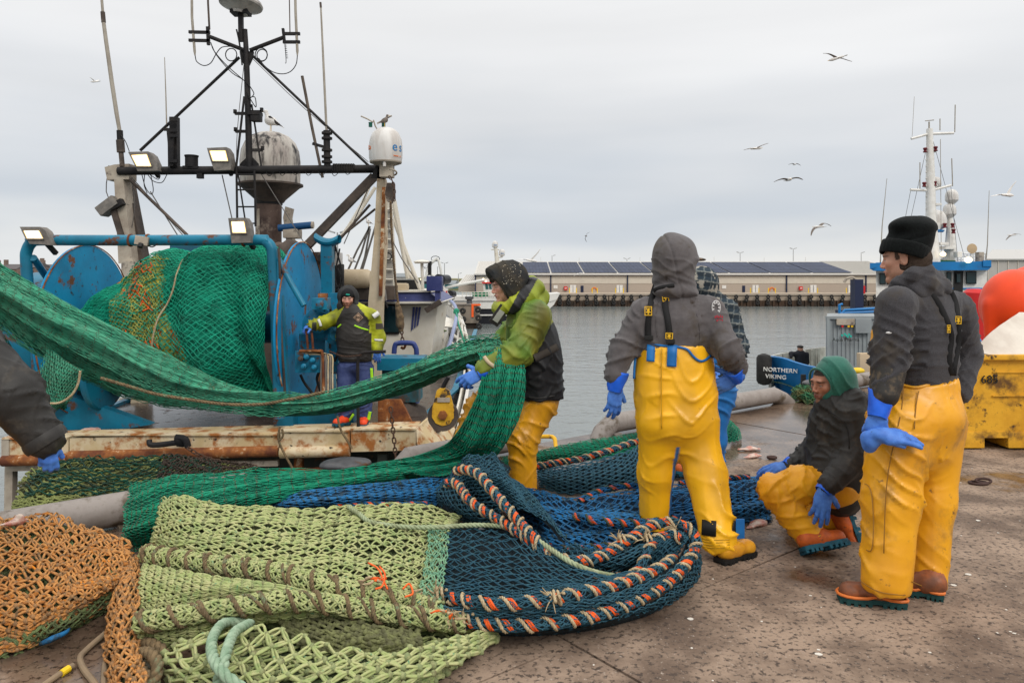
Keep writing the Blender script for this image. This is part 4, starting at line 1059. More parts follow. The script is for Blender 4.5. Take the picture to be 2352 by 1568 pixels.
 s.build('sleeve_end',mat('rubber_dirty',(.03,.028,.026),(.10,.075,.05),rough=.7,scale=22,mix=(.5,.7),bump=.3),root,lambda v,n: .004 * vnoise(v,22,7))
 hipL,kL,aL = P(2062,975,D - .12),P(2046,1150,D - .14),P(2036,1335,D - .2)
 hipR,kR,aR = P(2150,975,D + .06),P(2140,1150,D + .02),P(2131,1330,D - .03)
 s = SDF(.0105)
 s.chain([P(2122,885,D),P(2112,940,D),P(2106,1000,D)],[.185,.215,.215],.05,f,.8)
 s.ell(P(2125,960,D - .05),(.19,.16,.15),k=.05)
 s.chain([hipL,kL,aL],[.15,.132,.116],.05);s.chain([hipR,kR,aR],[.145,.112,.092],.05)
 s.plane(P(2122,872,D),(-.1,.0,1))
 s.chain([P(2030,870,D + .1),P(2022,800,D + .14),P(2016,765,D + .16)],[.07,.05,.035],.03);hem(s,aL,.045,.15);hem(s,aR,.02,.12)
 fw = folds([(P(2120,890,D),P(2110,980,D),.3,.5),(hipL,kL,.6,.8),(kL,aL,.7,.7),(hipR,kR,.5,.8),(kR,aR,.7,.7)],.018,.22,33,.15,1.7,.12)
 def fw2(v,n):
  g = np.clip((v[:,2] - P(0,930,D)[2]) / .12,0,1)
  return fw(v,n) * (1 - .5 * g) + g * .007 * np.sin(v[:,0] * 110 + v[:,1] * 60 + 2 * vnoise(v,6,3)) * (v[:,0] > P(2125,0,D)[0])
 tr = s.build('bib_trousers',M_pvcd,root,fw2);keepv(tr)
 sm = mat('seam_brown',(.28,.13,.02),rough=.7)
 for pts in ([(2076,886),(2070,950),(2050,1030),(2035,1120),(2030,1270)],[(2110,898),(2104,930),(2100,985)],[(1986,1110),(2004,1130),(2006,1260),(1990,1262)],[(1978,1335),(2020,1360),(2080,1366)],[(2095,1335),(2130,1350),(2168,1352)]):
  strap(tr,tr,pts,.005,'seam',sm,.010,.003)
 MB().blob(onmesh(tr,2068,885 + 8,.006),.008,1,sc=(1,.4,1)).build('button',mat('steel',(.5,.5,.5),metal=1,rough=.35),root)
 p = smooth_path(path_on(tr,[(2068,883),(2100,890),(2130,884),(2160,868),(2178,862)],.006),2)
 MB().tube(p,.009,6).build('waistband',M_pvcd,tr,sharp=None)
 strap(root,hood,[(2085,652),(2118,660),(2150,690),(2170,730),(2184,770),(2180,800),(2178,830),(2184,862)],.034)
 strap(root,hood,[(2176,662),(2192,690),(2198,730),(2200,770),(2196,810),(2190,835),(2188,862)],.034)
 badge(root,hood,2127,657,18,13,.45);badge(root,hood,2201,735,14,18,.05);badge(root,hood,2179,755,8,18,.0)
 MB().blob(onmesh(hood,2042,764,.003),.016,2,sc=(1,.25,.35)).build('tear',mat('lining_white',(.6,.6,.6),rough=.9),root)
 bb = mat('boot_brown',(.14,.055,.03),(.30,.09,.03),rough=.45,scale=10,bump=.2)
 bo = mat('boot_trim',(.62,.16,.03),rough=.45)
 boot(root,G(2078,1392) ,G(1926,1378),(0,0,1),aL + V(0,0,.08),bb,mat('sole_dark_teal',(.01,.05,.05),rough=.7),trim=bo,wd=.056)
 boot(root,G(2166,1376),G(2092,1362) + V(-.06,.02,0),(0,0,1),aR + V(0,0,.08),bb,MATS['sole_dark_teal'],trim=bo)
 g = glove(root,P(2016,950,D - .26),(-.30,-.05,-1),(-.3,-1,0),P(2036,850,D - .2),side=-1,curl=(.9,1.0,1.0,1.0),thumb=(.2,.7),cuff=.115,r0=.042,r1=.060,cuffm='glove_cuff',sc=1.0)
 g2 = empty('glove',P(2030,1000,D - .32),'spare blue rubber glove held in the hand of the man with the black beanie','glove')
 s = SDF(.0045);wr = P(2018,1000,D - .29)
 hand(s,P(2030,998,D - .30),(1,-.1,-.10),(.1,-.8,.8),side=1,curl=(.16,.2,.24,.34),thumb=(-.25,-.1),sc=.98,splay=.02);s.cone(P(2004,1006,D - .28),P(2030,998,D - .3),.04,.034,.02,(0,1,0),.5)
 s.cone(P(2000,1012,D - .27),P(1990,1003,D - .26),.026,.03,.02,(0,1,0),.4);s.cone(P(2004,1010,D - .28),P(1998,1022,D - .26),.036,.038,.02,(0,1,0),.4)
 s.build('glove_body',MATS['glove_blue'],g2)
# ---- man hauling the net
def man_hauling():
 D = 5.3
 root = empty('person',G(1205,1150),'man in green and black hooded jacket and ochre waterproof trousers hauling the green net','person')
 hd = P(1163,655,D + .01);R = basis((-.96,-.24,-.22),(0,0,1))
 s,w = head_sdf(hd,R,h=.0052,neck=P(1185,712,D));s.ell(P(1195,725,D),(.08,.1,.06),k=.05)
 s.build('body',mat('skin_3',(.5,.27,.19),attr='Col',rough=.5),root,paint=face_paint(hd,R,(.60,.33,.25),hair=(.035,.02,.012),flush=1.0,hairline=.05))
 eyes(root,w,R)
 h_ = MB()
 for k_ in range(9):
  x = -.05 + k_ * .0125;h_.tube([w(x,.06,.1),w(x * 1.05 - .003,.093,.075),w(x * 1.05 + .004 * (k_ % 3 - 1),.101,.042 + .012 * (k_ % 2))],[.009,.007,.003],5,smooth=3)
 h_.build('fringe',mat('hair_dark',(.03,.018,.012),rough=.6),root,sharp=None)
 s = SDF(.006)
 s.ell(P(1165,648,D + .02),(.140,.135,.140),k=.04);s.cone(P(1172,640,D + .02),P(1185,700,D),.125,.12,.05)
 s.cone(P(1133,628,D + .01),P(1128,660,D + .01),.055,.045,.04)
 s.plane(w(0,.062,0),R @ np.array([0,1.,-.42]));s.ell(w(0,.03,-.02),(.080,.13,.115),R,.012,'sub')
 def hw(v,n):
  q = v - hd
  return .006 * (1 - np.abs(np.sin(q[:,0] * 34 + q[:,2] * 20 + 2.5 * vnoise(v,8,3)))) ** 2 + .005 * vnoise(v,12,2)
 hood = s.build('hood',mat('hood_navy_black',(.016,.018,.02),(.035,.03,.022),rough=.85,scale=9,c3=(.10,.075,.045),s3=14,m3=(.55,.75),bump=.3),root,hw);keepv(hood)
 rim = []
 for a in np.linspace(-.45,math.pi + .45,22):
  rim.append(w(.098 * math.cos(a),.050 + .045 * max(math.sin(a),-.3),-.01 + .115 * math.sin(a)))
 MB().tube(smooth_path(np.array(rim),2),.012,7).build('hood_rim',mat('fleece',(.10,.085,.07),rough=1,bump=.6,bscale=200),hood,sharp=None)
 wf = MB()
 for k_ in range(60):
  wf.blob(onmesh(hood,1152 + RNG.random() * 46,606 + RNG.random() * 50,.0005,5),.0014 + .0022 * RNG.random(),0,sc=(1.4,.5,.8))
 wf.build('salt_flecks',mat('fleck',(.5,.45,.36),rough=.9),hood,smooth=False)['kind'] = 'stuff'
 SN,EN,WN = P(1229,728,D - .19),P(1192,808,D - .3),P(1112,846,D - .33)
 SF_,EF,WF = P(1198,735,D + .2),P(1155,790,D + .2),P(1125,815,D + .1)
 s = SDF(.0105);n = (1,0,0)
 s.chain([P(1212,728,D),P(1220,770,D),P(1230,830,D),P(1240,895,D)],[.19,.215,.225,.215],.05,n,.80)
 s.ell(P(1243,800,D - .02),(.12,.2,.2),k=.05)
 s.chain([P(1232,725,D - .15),SN,EN,WN],[.1,.108,.092,.070],.05);s.chain([SF_,EF,WF],[.1,.08,.065],.05)
 s.plane(P(1240,912,D),(0.05,0,-1))
 seamp = P(1240,0,D)[0]
 def pnt(v):
  c = np.tile(np.array([.16,.21,.028]),(len(v),1))
  g = fbm(v,5,9,4);c = c * (1 + .55 * g)[:,None] * np.array([1.0,1,1]);c[:,0] *= 1 + .5 * np.clip(vnoise(v,9,31),-.5,1)
  X = 1176 + v[:,0] / v[:,1] * FPX;Y = 638 - (v[:,2] - CAMH) / v[:,1] * FPX
  t = ((v - EN) @ unit(SN - EN));da = np.minimum(np.linalg.norm(v - EN - np.clip((v - EN) @ (SN - EN) / ((SN - EN) @ (SN - EN)),0,1)[:,None] * (SN - EN),axis=1),
      np.linalg.norm(v - WN - np.clip((v - WN) @ (EN - WN) / ((EN - WN) @ (EN - WN)),0,1)[:,None] * (EN - WN),axis=1))
  body = da > .122
  low = (v[:,2] < P(0,768,D)[2] + (v[:,0] - P(1215,0,D)[0]) * .55)
  k_ = body & low
  c[k_] = np.array([.016,.016,.017]) * (1 + .5 * g[k_])[:,None]
  blk = np.exp(-((v - P(1235,712,D - .25)) ** 2).sum(1) / .0045)[:,None] * .8
  return c * (1 - blk) + .02 * blk
 fw = folds([(P(1215,720,D),P(1240,900,D),.1,.35),(SN,EN,.5,1.0),(EN,WN,1.0,.9),(SF_,EF,.5,1),(EF,WF,1,1)],.017,.17,5,.25,1.5,.35)
 jk = s.build('jacket',mat('jacket_green',(.2,.2,.02),attr='Col',rough=.5,bump=.25,bscale=60,bdist=.004),root,fw,pnt);keepv(jk)
 strap(jk,jk,[(1112,818),(1122,832),(1138,843)],.024,'reflective_band',mat('reflective',(.45,.36,.24),rough=.5),.006)
 strap(jk,jk,[(1228,822),(1250,812),(1281,796)],.05,'belt',mat('webbing_dark',(.035,.028,.022),rough=.8),.008)
 strap(jk,jk,[(1215,912),(1240,915),(1274,908)],.012,'hem',M_jblack,.006)
 s = SDF(.008)
 s.chain([P(1150,712,D - .13),P(1185,700,D - .17),P(1215,680,D - .15),P(1230,660,D - .08),P(1222,648,D + .03)],[.038,.052,.06,.055,.05],.03)
 s.chain([P(1205,700,D - .14),P(1232,700,D - .1),P(1242,685,D - .02),P(1236,672,D + .08)],[.05,.055,.055,.05],.03)
 s.chain([P(1146,706,D - .1),P(1142,706,D + .06)],[.04,.04],.03);s.chain([P(1150,712,D + .12),P(1210,690,D + .14)],[.045,.05],.03)
 s.ell(hd + V(.03,0,-.02),(.125,.105,.14),k=.015,op='sub')
 def pc(v):
  c = np.tile(np.array([.30,.34,.018]),(len(v),1)) * (1 + .5 * fbm(v,7,3,3))[:,None]
  m = v[:,0] > P(1200,0,D)[0];c[m] *= np.array([.7,.75,1.2]);
  X = 1176 + v[:,0] / v[:,1] * FPX;Y = 638 - (v[:,2] - CAMH) / v[:,1] * FPX
  b = (np.abs(X - (1200 - (Y - 680) * .55)) < 13) & (v[:,1] < D);c[b] = (.018,.018,.02)
  return c
 s.build('collar',mat('jacket_lime',(.3,.3,.02),attr='Col',rough=.5,bump=.2,bscale=50),root,lambda v,n: .006 * vnoise(v,13,2) + .008 * (1 - np.abs(np.sin(v[:,0] * 30 + v[:,2] * 35 + 2 * vnoise(v,7,3)))) ** 2,pc)
 c0 = P(1146,724,D - .16);Rf = basis((-.45,-.75,.2),(.55,0,1))
 fl = MB().box(c0,(.075,.016,.15),np.stack([unit((.75,-.6,-.3)),unit((-.5,-.8,.1)),unit((-.4,0,1))],1) if False else rotm((.25,1,0),.62),bev=.006).build('neck_flap',M_jblack,root)
 MB().box(c0 + V(-.002,-.014,-.005),(.042,.006,.09),rotm((.25,1,0),.62),bev=.002).build('reflector',mat('reflective_grey',(.3,.31,.27),rough=.4),fl)
 hipN,kN,aN = P(1240,925,D - .06),P(1200,1010,D - .12),P(1203,1125,D - .1)
 hipF,kF,aF = P(1215,925,D + .14),P(1103,935,D + .2),P(1066,1010,D + .2)
 s = SDF(.0105)
 s.ell(P(1238,920,D),(.125,.18,.14),k=.05);s.chain([hipN,kN,aN],[.128,.108,.102],.05);s.chain([hipF,kF,aF],[.12,.1,.09],.04)
 s.plane(P(1238,895,D),(0,0,1))
 fw = folds([(P(1240,900,D),hipN,.5,.6),(hipN,kN,.9,1.3),(kN,aN,1.3,1.2),(hipF,kF,.8,1),(kF,aF,.8,1)],.021,.18,51,.2,1.7,.1)
 tr = s.build('trousers',M_pvcd,root,fw);keepv(tr)
 boot(root,P(1218,1152,D - .1),P(1150,1158,D - .15),(0,0,1),aN,M_orng,M_sole);boot(root,aF + V(.06,0,-.13),aF + V(-.2,0,-.15),(0,0,1),aF,M_orng,M_sole,L=.28)
 glove(root,WN + V(-.02,0,-.03),(-.86,-.08,-.42),(.25,-.75,.65),EN,side=1,curl=(.35,.55,.7,.8),thumb=(.75,.2),cuff=.05,r0=.045,r1=.06)
 glove(root,WF,(-.6,0,-.8),(-.6,0,.6),EF,side=1,curl=(.9,.9,.9,.9),m='glove_navy',cuffm='glove_navy',cuff=.05)
# ---- crouching man
def man_crouching():
 D = 4.5
 root = empty('person',G(1880,1270),'man crouching in black jacket with green hood up and orange boots beside the blue net','person')
 hd = P(1901,880,D);R = basis((-.93,-.34,-.12),(0,0,1))
 s,w = head_sdf(hd,R,neck=P(1930,940,D));s.ell(P(1932,950,D),(.08,.1,.05),k=.05)
 s.build('body',mat('skin_4',(.5,.27,.19),attr='Col',rough=.48),root,paint=face_paint(hd,R,(.42,.20,.13),beard=.55,beardc=(.05,.028,.02),hair=(.012,.01,.008),flush=.3,lip=(.3,.1,.08),hairline=.06))
 eyes(root,w,R)
 s = SDF(.006)
 s.ell(P(1914,872,D + .01),(.112,.122,.128),k=.04);s.cone(P(1918,868,D + .01),P(1935,925,D),.11,.10,.05)
 s.plane(w(0,.052,0),R @ np.array([0,1.,-.22]));s.ell(w(0,.02,-.03),(.082,.12,.115),R,.012,'sub');s.cone(P(1912,905,D),P(1925,940,D),.09,.11,.04)
 hood = s.build('hood',mat('hood_green',(.018,.115,.085),(.022,.14,.10),rough=.9,scale=80,sheen=.3,bump=.3,bscale=250,bdist=.003),root,
   lambda v,n: .011 * (1 - np.abs(np.sin((v[:,0] * 1.3 + v[:,2]) * 21 + 2.5 * vnoise(v,6,3)))) ** 2 * (v[:,0] > hd[0] - .02) + .007 * vnoise(v,9,2) + .012 * np.exp(-((v - P(1935,832,D)) ** 2).sum(1) / .002));keepv(hood)
 rim = [w(.090 * math.cos(a),.048 + .024 * math.sin(a),-.01 + .112 * math.sin(a)) for a in np.linspace(-.5,math.pi + .5,20)]
 MB().tube(np.array(rim),.008,6).build('hood_hem',MATS['hood_green'],hood,sharp=None)
 SN,EN,WN = P(1952,955,D - .15),P(1962,1050,D - .22),P(1905,1112,D - .3)
 SF_,EF,WF = P(1908,965,D + .22),P(1858,1045,D + .25),P(1818,1070,D + .2)
 s = SDF(.0105);n = (1,0,0)
 s.chain([P(1935,950,D),P(1928,1000,D),P(1920,1060,D),P(1925,1110,D + .02)],[.185,.21,.205,.2],.05,n,.8)
 s.chain([P(1925,1080,D - .1),P(1935,1140,D - .12)],[.15,.085],.06);s.cone(P(1900,1090,D - .1),P(1935,1150,D - .13),.09,.06,.05)
 s.chain([SN,EN,WN],[.098,.086,.068],.045);s.chain([SF_,EF,WF],[.09,.075,.062],.045)
 s.chain([P(1935,930,D - .13),P(1965,915,D - .12),P(1985,925,D - .02),P(1975,930,D + .1)],[.04,.05,.05,.05],.04)
 s.cone(P(1912,930,D - .02),P(1912,960,D),.1,.13,.04);s.ell(hd + V(.02,0,-.03),(.11,.095,.12),k=.015,op='sub')
 fw = folds([(P(1935,940,D),P(1925,1140,D),.3,.8),(SN,EN,.5,1.1),(EN,WN,1.3,1.0),(SF_,EF,.6,1),(EF,WF,1,1)],.016,.13,15,.3,1.5,.25)
 jk = s.build('jacket',M_jblack,root,fw);keepv(jk)
 strap(jk,jk,[(1905,945),(1930,960),(1948,990),(1950,1030)],.006,'seam',M_black,.003,.003)
 hipN,kN,aN = P(1925,1122,D - .12),P(1772,1124,D - .12),P(1862,1232,D - .2)
 hipF,kF = P(1925,1120,D + .14),P(1830,1180,D + .18)
 s = SDF(.0105)
 s.chain([hipN,P(1840,1112,D - .12),kN],[.12,.105,.080],.04);s.chain([kN,aN],[.080,.092],.03)
 s.chain([hipF,kF,P(1925,1185,D + .14)],[.12,.09,.09],.03);s.ell(P(1935,1125,D),(.12,.18,.1),k=.04)
 fw = folds([(hipN,kN,.5,.9),(kN,aN,.9,.8),(hipF,kF,.6,1)],.016,.18,61,.2,1.7,.1)
 tr = s.build('trousers',mat('pvc_orange_yellow',(.76,.36,.012),(.66,.28,.012),rough=.4,scale=5,c3=(.25,.13,.03),s3=9,m3=(.6,.78),bump=.25,bscale=35),root,fw);keepv(tr)
 strap(tr,tr,[(1850,1246),(1872,1240),(1905,1222)],.012,'hem',MATS['pvc_orange_yellow'],.005,.005)
 boot(root,P(1846,1272,D - .28),P(1948,1252,D - .24),(.05,.5,.85),aN + V(.03,0,.0),M_orng,M_sole,L=.3,wd=.056)
 boot(root,P(1948,1150,D + .08),P(1985,1262,D + .02),(-1,.1,.1),P(1908,1165,D + .1),M_orng,M_sole,L=.3,rs=.055,wd=.056)
 glove(root,WN + V(-.03,0,-.03),(-.20,-.1,-1),(-.2,-1,.1),EN,side=-1,curl=(.25,.2,.2,.3),thumb=(.5,.3),cuff=.035,r0=.042,r1=.05)
 glove(root,WF + V(-.02,0,0),(-1,0,-.18),(0,-.3,1),EF,side=1,curl=(.3,.3,.35,.4),cuff=.03,r0=.042,r1=.05)
# ---- bearded man on the deck
def man_on_deck():
 D = 9.45
 root = empty('person',P(808,978,D),'bearded man in lime and black jacket and blue trousers at the winch on deck','person')
 hd = P(799,686,D - .03);R = basis((.12,-1,-.12),(0,0,1))
 s,w = head_sdf(hd,R,h=.005,neck=P(799,725,D));s.ell(P(800,735,D),(.10,.08,.06),k=.05)
 s.build('body',mat('skin_5',(.5,.27,.19),attr='Col',rough=.5),root,paint=face_paint(hd,R,(.55,.30,.22),beard=1.0,beardc=(.13,.05,.02),hair=(.08,.04,.02),flush=.6))
 eyes(root,w,R)
 s = SDF(.007);s.ell(w(0,-.012,.06),(.092,.112,.085),R);s.plane(w(0,0,.032),R @ np.array([0,-.1,-1.]))
 b = s.build('beanie',mat('beanie_knit',(.012,.012,.013),rough=.95,bump=.4,bscale=180),root)
 MB().tube([w(-.035,.104,.068),w(0,.112,.076),w(.01,.112,.08)],.004,5).build('emblem',mat('emblem_teal',(.02,.4,.3),rough=.6),b)
 MB().tube([w(-.03,.106,.06),w(0,.114,.066),w(.015,.112,.07)],.0035,5).build('emblem',MATS['emblem_teal'],b)
 s = SDF(.008)
 s.ell(w(0,-.045,.03),(.128,.115,.14),R,.03);s.cone(w(0,-.03,.0),w(0,-.02,-.14),.12,.13,.05)
 s.cone(w(-.09,.03,-.08),w(.0,.06,-.17),.05,.055,.03);s.cone(w(.09,.03,-.08),w(0,.06,-.17),.05,.055,.03)
 s.plane(w(0,.085,0),R @ np.array([0,1.,-.3]));s.ell(w(0,.08,.0),(.086,.15,.122),R,.02,'sub')
 s.build('hood',mat('hood_black',(.02,.02,.021),(.03,.03,.03),rough=.8,scale=12,bump=.2),root,lambda v,n: .007 * vnoise(v,14,3))
 SL,EL,WL = P(774,728,D),P(742,742,D - .12),P(719,747,D - .16)
 SR,ER,WR = P(857,730,D),P(871,776,D + .02),P(868,800,D - .06)
 s = SDF(.011);n = (0,1,0)
 s.chain([P(812,728,D),P(815,770,D),P(816,818,D)],[.2,.235,.225],.05,n,.7);s.cone(P(785,722,D),P(848,722,D),.09,.09,.05)
 s.chain([SL,EL,WL],[.1,.085,.07],.04);s.chain([SR,ER,WR],[.1,.09,.072],.04);s.plane(P(0,829,D),(0,0,-1))
 cx = P(814,0,D)[0]
 def pnt(v):
  lime = np.array([.29,.31,.012]);c = np.tile(lime,(len(v),1)) * (1 + .6 * fbm(v,8,3,4))[:,None]
  X = 1176 + v[:,0] / v[:,1] * FPX;Y = 638 - (v[:,2] - CAMH) / v[:,1] * FPX
  k_ = (X > 771 + np.clip(742 - Y,0,40) * .5) & (X < 848 - np.clip(735 - Y,0,40) * .8 + (Y > 765) * 6)
  c[k_] = np.array([.028,.025,.023]) * (1 + .4 * fbm(v[k_],12,6,3))[:,None]
  c[(Y > 742) & (Y < 756) & (X > 862)] = (.05,.04,.03);c[(X > 716) & (X < 727) & (Y > 740)] = (.03,.03,.02)
  return c
 jk = s.build('jacket',mat('jacket_lime_black',(.3,.3,.02),attr='Col',rough=.55,bump=.2,bscale=40),root,folds([(P(812,720,D),P(815,830,D),.3,.6),(SL,EL,.5,1),(EL,WL,1,1),(SR,ER,.5,1),(ER,WR,1,1)],.016,.13,71,.3),pnt);keepv(jk)
 rf = mat('reflective_white',(.6,.6,.58),rough=.4)
 strap(jk,jk,[(731,733),(735,741),(737,749)],.03,'reflective_band',rf,.008);strap(jk,jk,[(857,727),(863,723),(870,718)],.06,'reflective_band',rf,.008);strap(jk,jk,[(860,780),(870,781),(880,781)],.025,'reflective_band',rf,.008)
 gz = mat('zip_lime',(.35,.7,.02),rough=.5)
 strap(jk,jk,[(814,747),(828,753),(846,758)],.02,'pocket_zip',gz,.008,.004);strap(jk,jk,[(775,752),(783,745)],.018,'pocket_zip',gz,.008,.004)
 c = onmesh(jk,823,729,.014)
 rr = .062;tn = mat('badge_tan',(.45,.30,.2),rough=.7);bk = M_black
 dm = MB().prism([c + V(-rr,0,0),c + V(0,0,-rr),c + V(rr,0,0),c + V(0,0,rr)],V(0,-.003,0)).build('chest_badge',tn,jk,smooth=False)
 r2 = rr * .86;MB().prism([c + V(-r2,-.003,0),c + V(0,-.003,-r2),c + V(r2,-.003,0),c + V(0,-.003,r2)],V(0,-.003,0)).build('badge_field',bk,dm,smooth=False)
 MB().prism([c + V(-.028,-.006,.016),c + V(.028,-.006,.016),c + V(0,-.006,.045)],V(0,-.002,0)).build('badge_tip',tn,dm,smooth=False)
 MB().prism([c + V(-.028,-.006,-.016),c + V(0,-.006,-.045),c + V(.028,-.006,-.016)],V(0,-.002,0)).build('badge_tip',tn,dm,smooth=False)
 text('badge_lettering','FLADEN',c + V(0,-.008,0),.025,tn,dm)
 M_nt = mat('trousers_navy',(.03,.045,.14),(.05,.07,.18),rough=.6,scale=14,c3=(.12,.1,.09),s3=12,m3=(.62,.7),bump=.2)
 hL,kL,aL = P(794,850,D),P(794,905,D - .04),P(795,958,D);hR,kR,aR = P(838,850,D),P(838,905,D - .04),P(838,958,D)
 s = SDF(.011);s.ell(P(816,838,D),(.21,.14,.12),k=.05);s.chain([hL,kL,aL],[.12,.105,.095],.04);s.chain([hR,kR,aR],[.12,.105,.095],.04);hem(s,aL,.0,.13);hem(s,aR,.0,.13)
 tr = s.build('trousers',M_nt,root,folds([(hL,kL,.6,1.2),(kL,aL,1.2,1),(hR,kR,.6,1.2),(kR,aR,1.2,1)],.016,.13,81,.3));keepv(tr)
 strap(tr,tr,[(853,845),(855,880),(853,905)],.035,'side_stripe',gz,.01);strap(tr,tr,[(812,950),(806,960),(800,968)],.03,'side_stripe',gz,.01);strap(tr,tr,[(850,945),(848,955),(846,964)],.04,'side_stripe',gz,.01)
 bo = mat('boot_red',(.75,.07,.02),rough=.5)
 boot(root,P(800,974,D + .02),P(768,979,D - .25),(0,0,1),aL,bo,M_sole,L=.3);boot(root,P(838,972,D + .05),P(833,982,D - .22),(0,0,1),aR,bo,M_sole,L=.3)
 glove(root,WL,(-.9,-.2,-.3),(0,-.4,1),EL,side=-1,curl=(.9,.9,.9,.9),cuff=0,h=.006)
 glove(root,WR,(-.1,-.1,-1),(.2,-1,.2),ER,side=-1,curl=(.4,.4,.4,.4),cuff=0,h=.006)
# ---- man mostly hidden behind
def man_plaid():
 D = 6.0
 root = empty('person',G(1600,1092),'man in dark plaid hooded shirt and blue waterproofs half hidden behind the grey hooded man','person')
 hd = P(1608,655,D);R = basis((-.5,-.2,-.35),(0,0,1));R = basis((-.7,.6,-.2),(0,0,1))
 s,w = head_sdf(hd,R,h=.006,neck=P(1615,700,D));s.ell(P(1617,712,D),(.10,.08,.06),k=.05)
 s.build('body',MATS['skin_4'],root,paint=face_paint(hd,R,(.5,.27,.19),hair=(.05,.03,.02)))
 def plaid(v):
  c = np.tile(np.array([.025,.04,.055]),(len(v),1));a = v[:,2] * 1.0 + .15 * v[:,0];b = v[:,0] - .2 * v[:,2]
  m1 = (np.mod(a,.075) < .010);m2 = (np.mod(b,.06) < .009);c[m1] = (.16,.17,.16);c[m2] = (.13,.15,.15)
  m3 = (np.mod(a,.075) > .04);c[m3] *= .55
  g = fbm(v,30,2,2);k_ = (g > .45) & (v[:,2] > P(0,690,6)[2]);c[k_] = (.3,.28,.24);return c
 mp_ = mat('plaid_cloth',(.03,.04,.05),attr='Col',rough=.9,bump=.2,bscale=90)
 s = SDF(.008);s.ell(P(1611,648,D),(.125,.14,.12),k=.04);s.cone(P(1612,650,D),P(1622,700,D),.12,.12,.05);s.ell(w(0,.12,-.02),(.075,.1,.1),R,.01,'sub')
 s.build('hood',mp_,root,lambda v,n: .006 * vnoise(v,12,3),plaid)
 SR,ER,WR = P(1672,715,D),P(1694,800,D - .1),P(1668,868,D - .2)
 s = SDF(.010);s.chain([P(1620,715,D),P(1622,770,D),P(1622,840,D)],[.2,.22,.21],.05,(0,1,0),.7);s.cone(P(1580,712,D),P(1664,712,D),.085,.085,.05)
 s.chain([SR,ER,WR],[.09,.075,.06],.04);s.chain([P(1572,715,D),P(1550,800,D),P(1560,860,D - .1)],[.09,.075,.06],.04)
 s.build('shirt',mp_,root,folds([(SR,ER,.5,1),(ER,WR,1.2,1.2),(P(1620,700,D),P(1620,840,D),.3,.5)],.012,.1,91),plaid)
 s = SDF(.011);s.chain([P(1622,825,D),P(1622,900,D),P(1615,940,D)],[.22,.23,.2],.05,(0,1,0),.7)
 a1,a2 = P(1578,1075,D),P(1640,1060,D + .1);s.chain([P(1592,940,D),P(1580,1010,D),a1],[.12,.1,.085],.05);s.chain([P(1640,940,D),P(1640,1010,D),a2],[.12,.1,.09],.05)
 s.build('bib_trousers',M_blue,root,folds([(P(1590,900,D),a1,.5,1),(P(1640,900,D),a2,.5,1)],.018,.14,13))
 boot(root,P(1583,1088,D),P(1556,1092,D - .18),(0,0,1),a1,M_orng,M_sole);boot(root,P(1645,1082,D + .1),P(1625,1084,D - .1),(0,0,1),a2,M_orng,M_sole)
 glove(root,WR,(-.9,-.2,-.3),(0,-1,.4),ER,side=1,curl=(.3,.3,.3,.3),cuff=.04)
# ---- man whose arm reaches in from the left
def man_left_arm():
 D = 2.95
 root = empty('person',V(-2.5,2.95,0),'arm in black jacket and blue glove reaching in at the left edge of the picture','person')
 S_,E_,W2 = P(-95,770,D),P(25,905,D - .03),P(102,1008,D)
 hd = P(-175,660,D);R = basis((.9,.3,-.3),(0,0,1))
 s,w = head_sdf(hd,R,h=.008,neck=P(-170,740,D));s.build('body',MATS['skin_4'],root,paint=face_paint(hd,R,(.5,.27,.19),hair=(.05,.03,.02)))
 s = SDF(.010);s.chain([P(-165,770,D),P(-190,860,D),P(-215,960,D)],[.17,.2,.2],.05,(0,1,0),.7)
 s.chain([S_,E_,W2],[.112,.102,.075],.05);s.cone(P(-190,770,D),S_,.1,.11,.05);s.chain([P(-240,790,D),P(-270,930,D)],[.09,.07],.04)
 jk = s.build('jacket',M_jblack,root,folds([(S_,E_,.4,.8),(E_,W2,.7,.8)],.016,.20,3,.2));keepv(jk)
 MB().lathe([(.079,0),(.083,.015),(.083,.03),(.079,.045),(.06,.045)],W2 + unit(W2 - E_) * .0 - unit(W2 - E_) * .02,unit(W2 - E_),24).build('sleeve_hem',M_jblack,jk)
 s = SDF(.013);s.chain([P(-215,970,D),P(-180,1150,D),P(-190,1500,D)],[.2,.13,.1],.05);s.chain([P(-240,970,D + .1),P(-260,1150,D + .1),P(-260,1480,D + .1)],[.18,.13,.1],.05)
 s.build('trousers',M_pvcd,root,lambda v,n: .012 * vnoise(v,7,3))
 glove(root,W2 + unit(W2 - E_) * .02,(.15,-.15,-1),(.6,-.8,.1),E_,side=-1,curl=(.55,.6,.65,.8),thumb=(.2,.4),cuff=.0,sc=.78)
# ---- deck hand far away on the tug
def man_on_tug():
 D = 27.0
 root = empty('person',P(1838,846,D),'tiny figure in dark overalls and cap leaning on the bulwark of the blue tug','person')
 s = SDF(.03);s.cone(P(1838,812,D),P(1838,806,D),.09,.085,.05);s.ell(P(1838,801,D),(.1,.11,.125),k=.02)
 s.build('body',mat('skin_6',(.45,.25,.18),rough=.5),root)
 s = SDF(.03);s.ell(P(1838,796,D),(.12,.14,.06),k=.03);s.build('cap',M_jblack,root)
 s = SDF(.03);s.chain([P(1838,815,D),P(1839,838,D)],[.2,.2],.05,(0,1,0),.7);s.chain([P(1826,813,D),P(1817,812,D),P(1817,820,D - .1)],[.1,.08,.06],.04);s.chain([P(1852,814,D),P(1854,832,D),P(1848,840,D - .1)],[.1,.08,.06],.04)
 s.chain([P(1833,840,D),P(1833,885,D)],[.13,.09],.05);s.chain([P(1845,840,D),P(1845,885,D)],[.13,.09],.05)
 s.build('overalls',mat('navy_cloth',(.015,.016,.022),rough=.8),root)
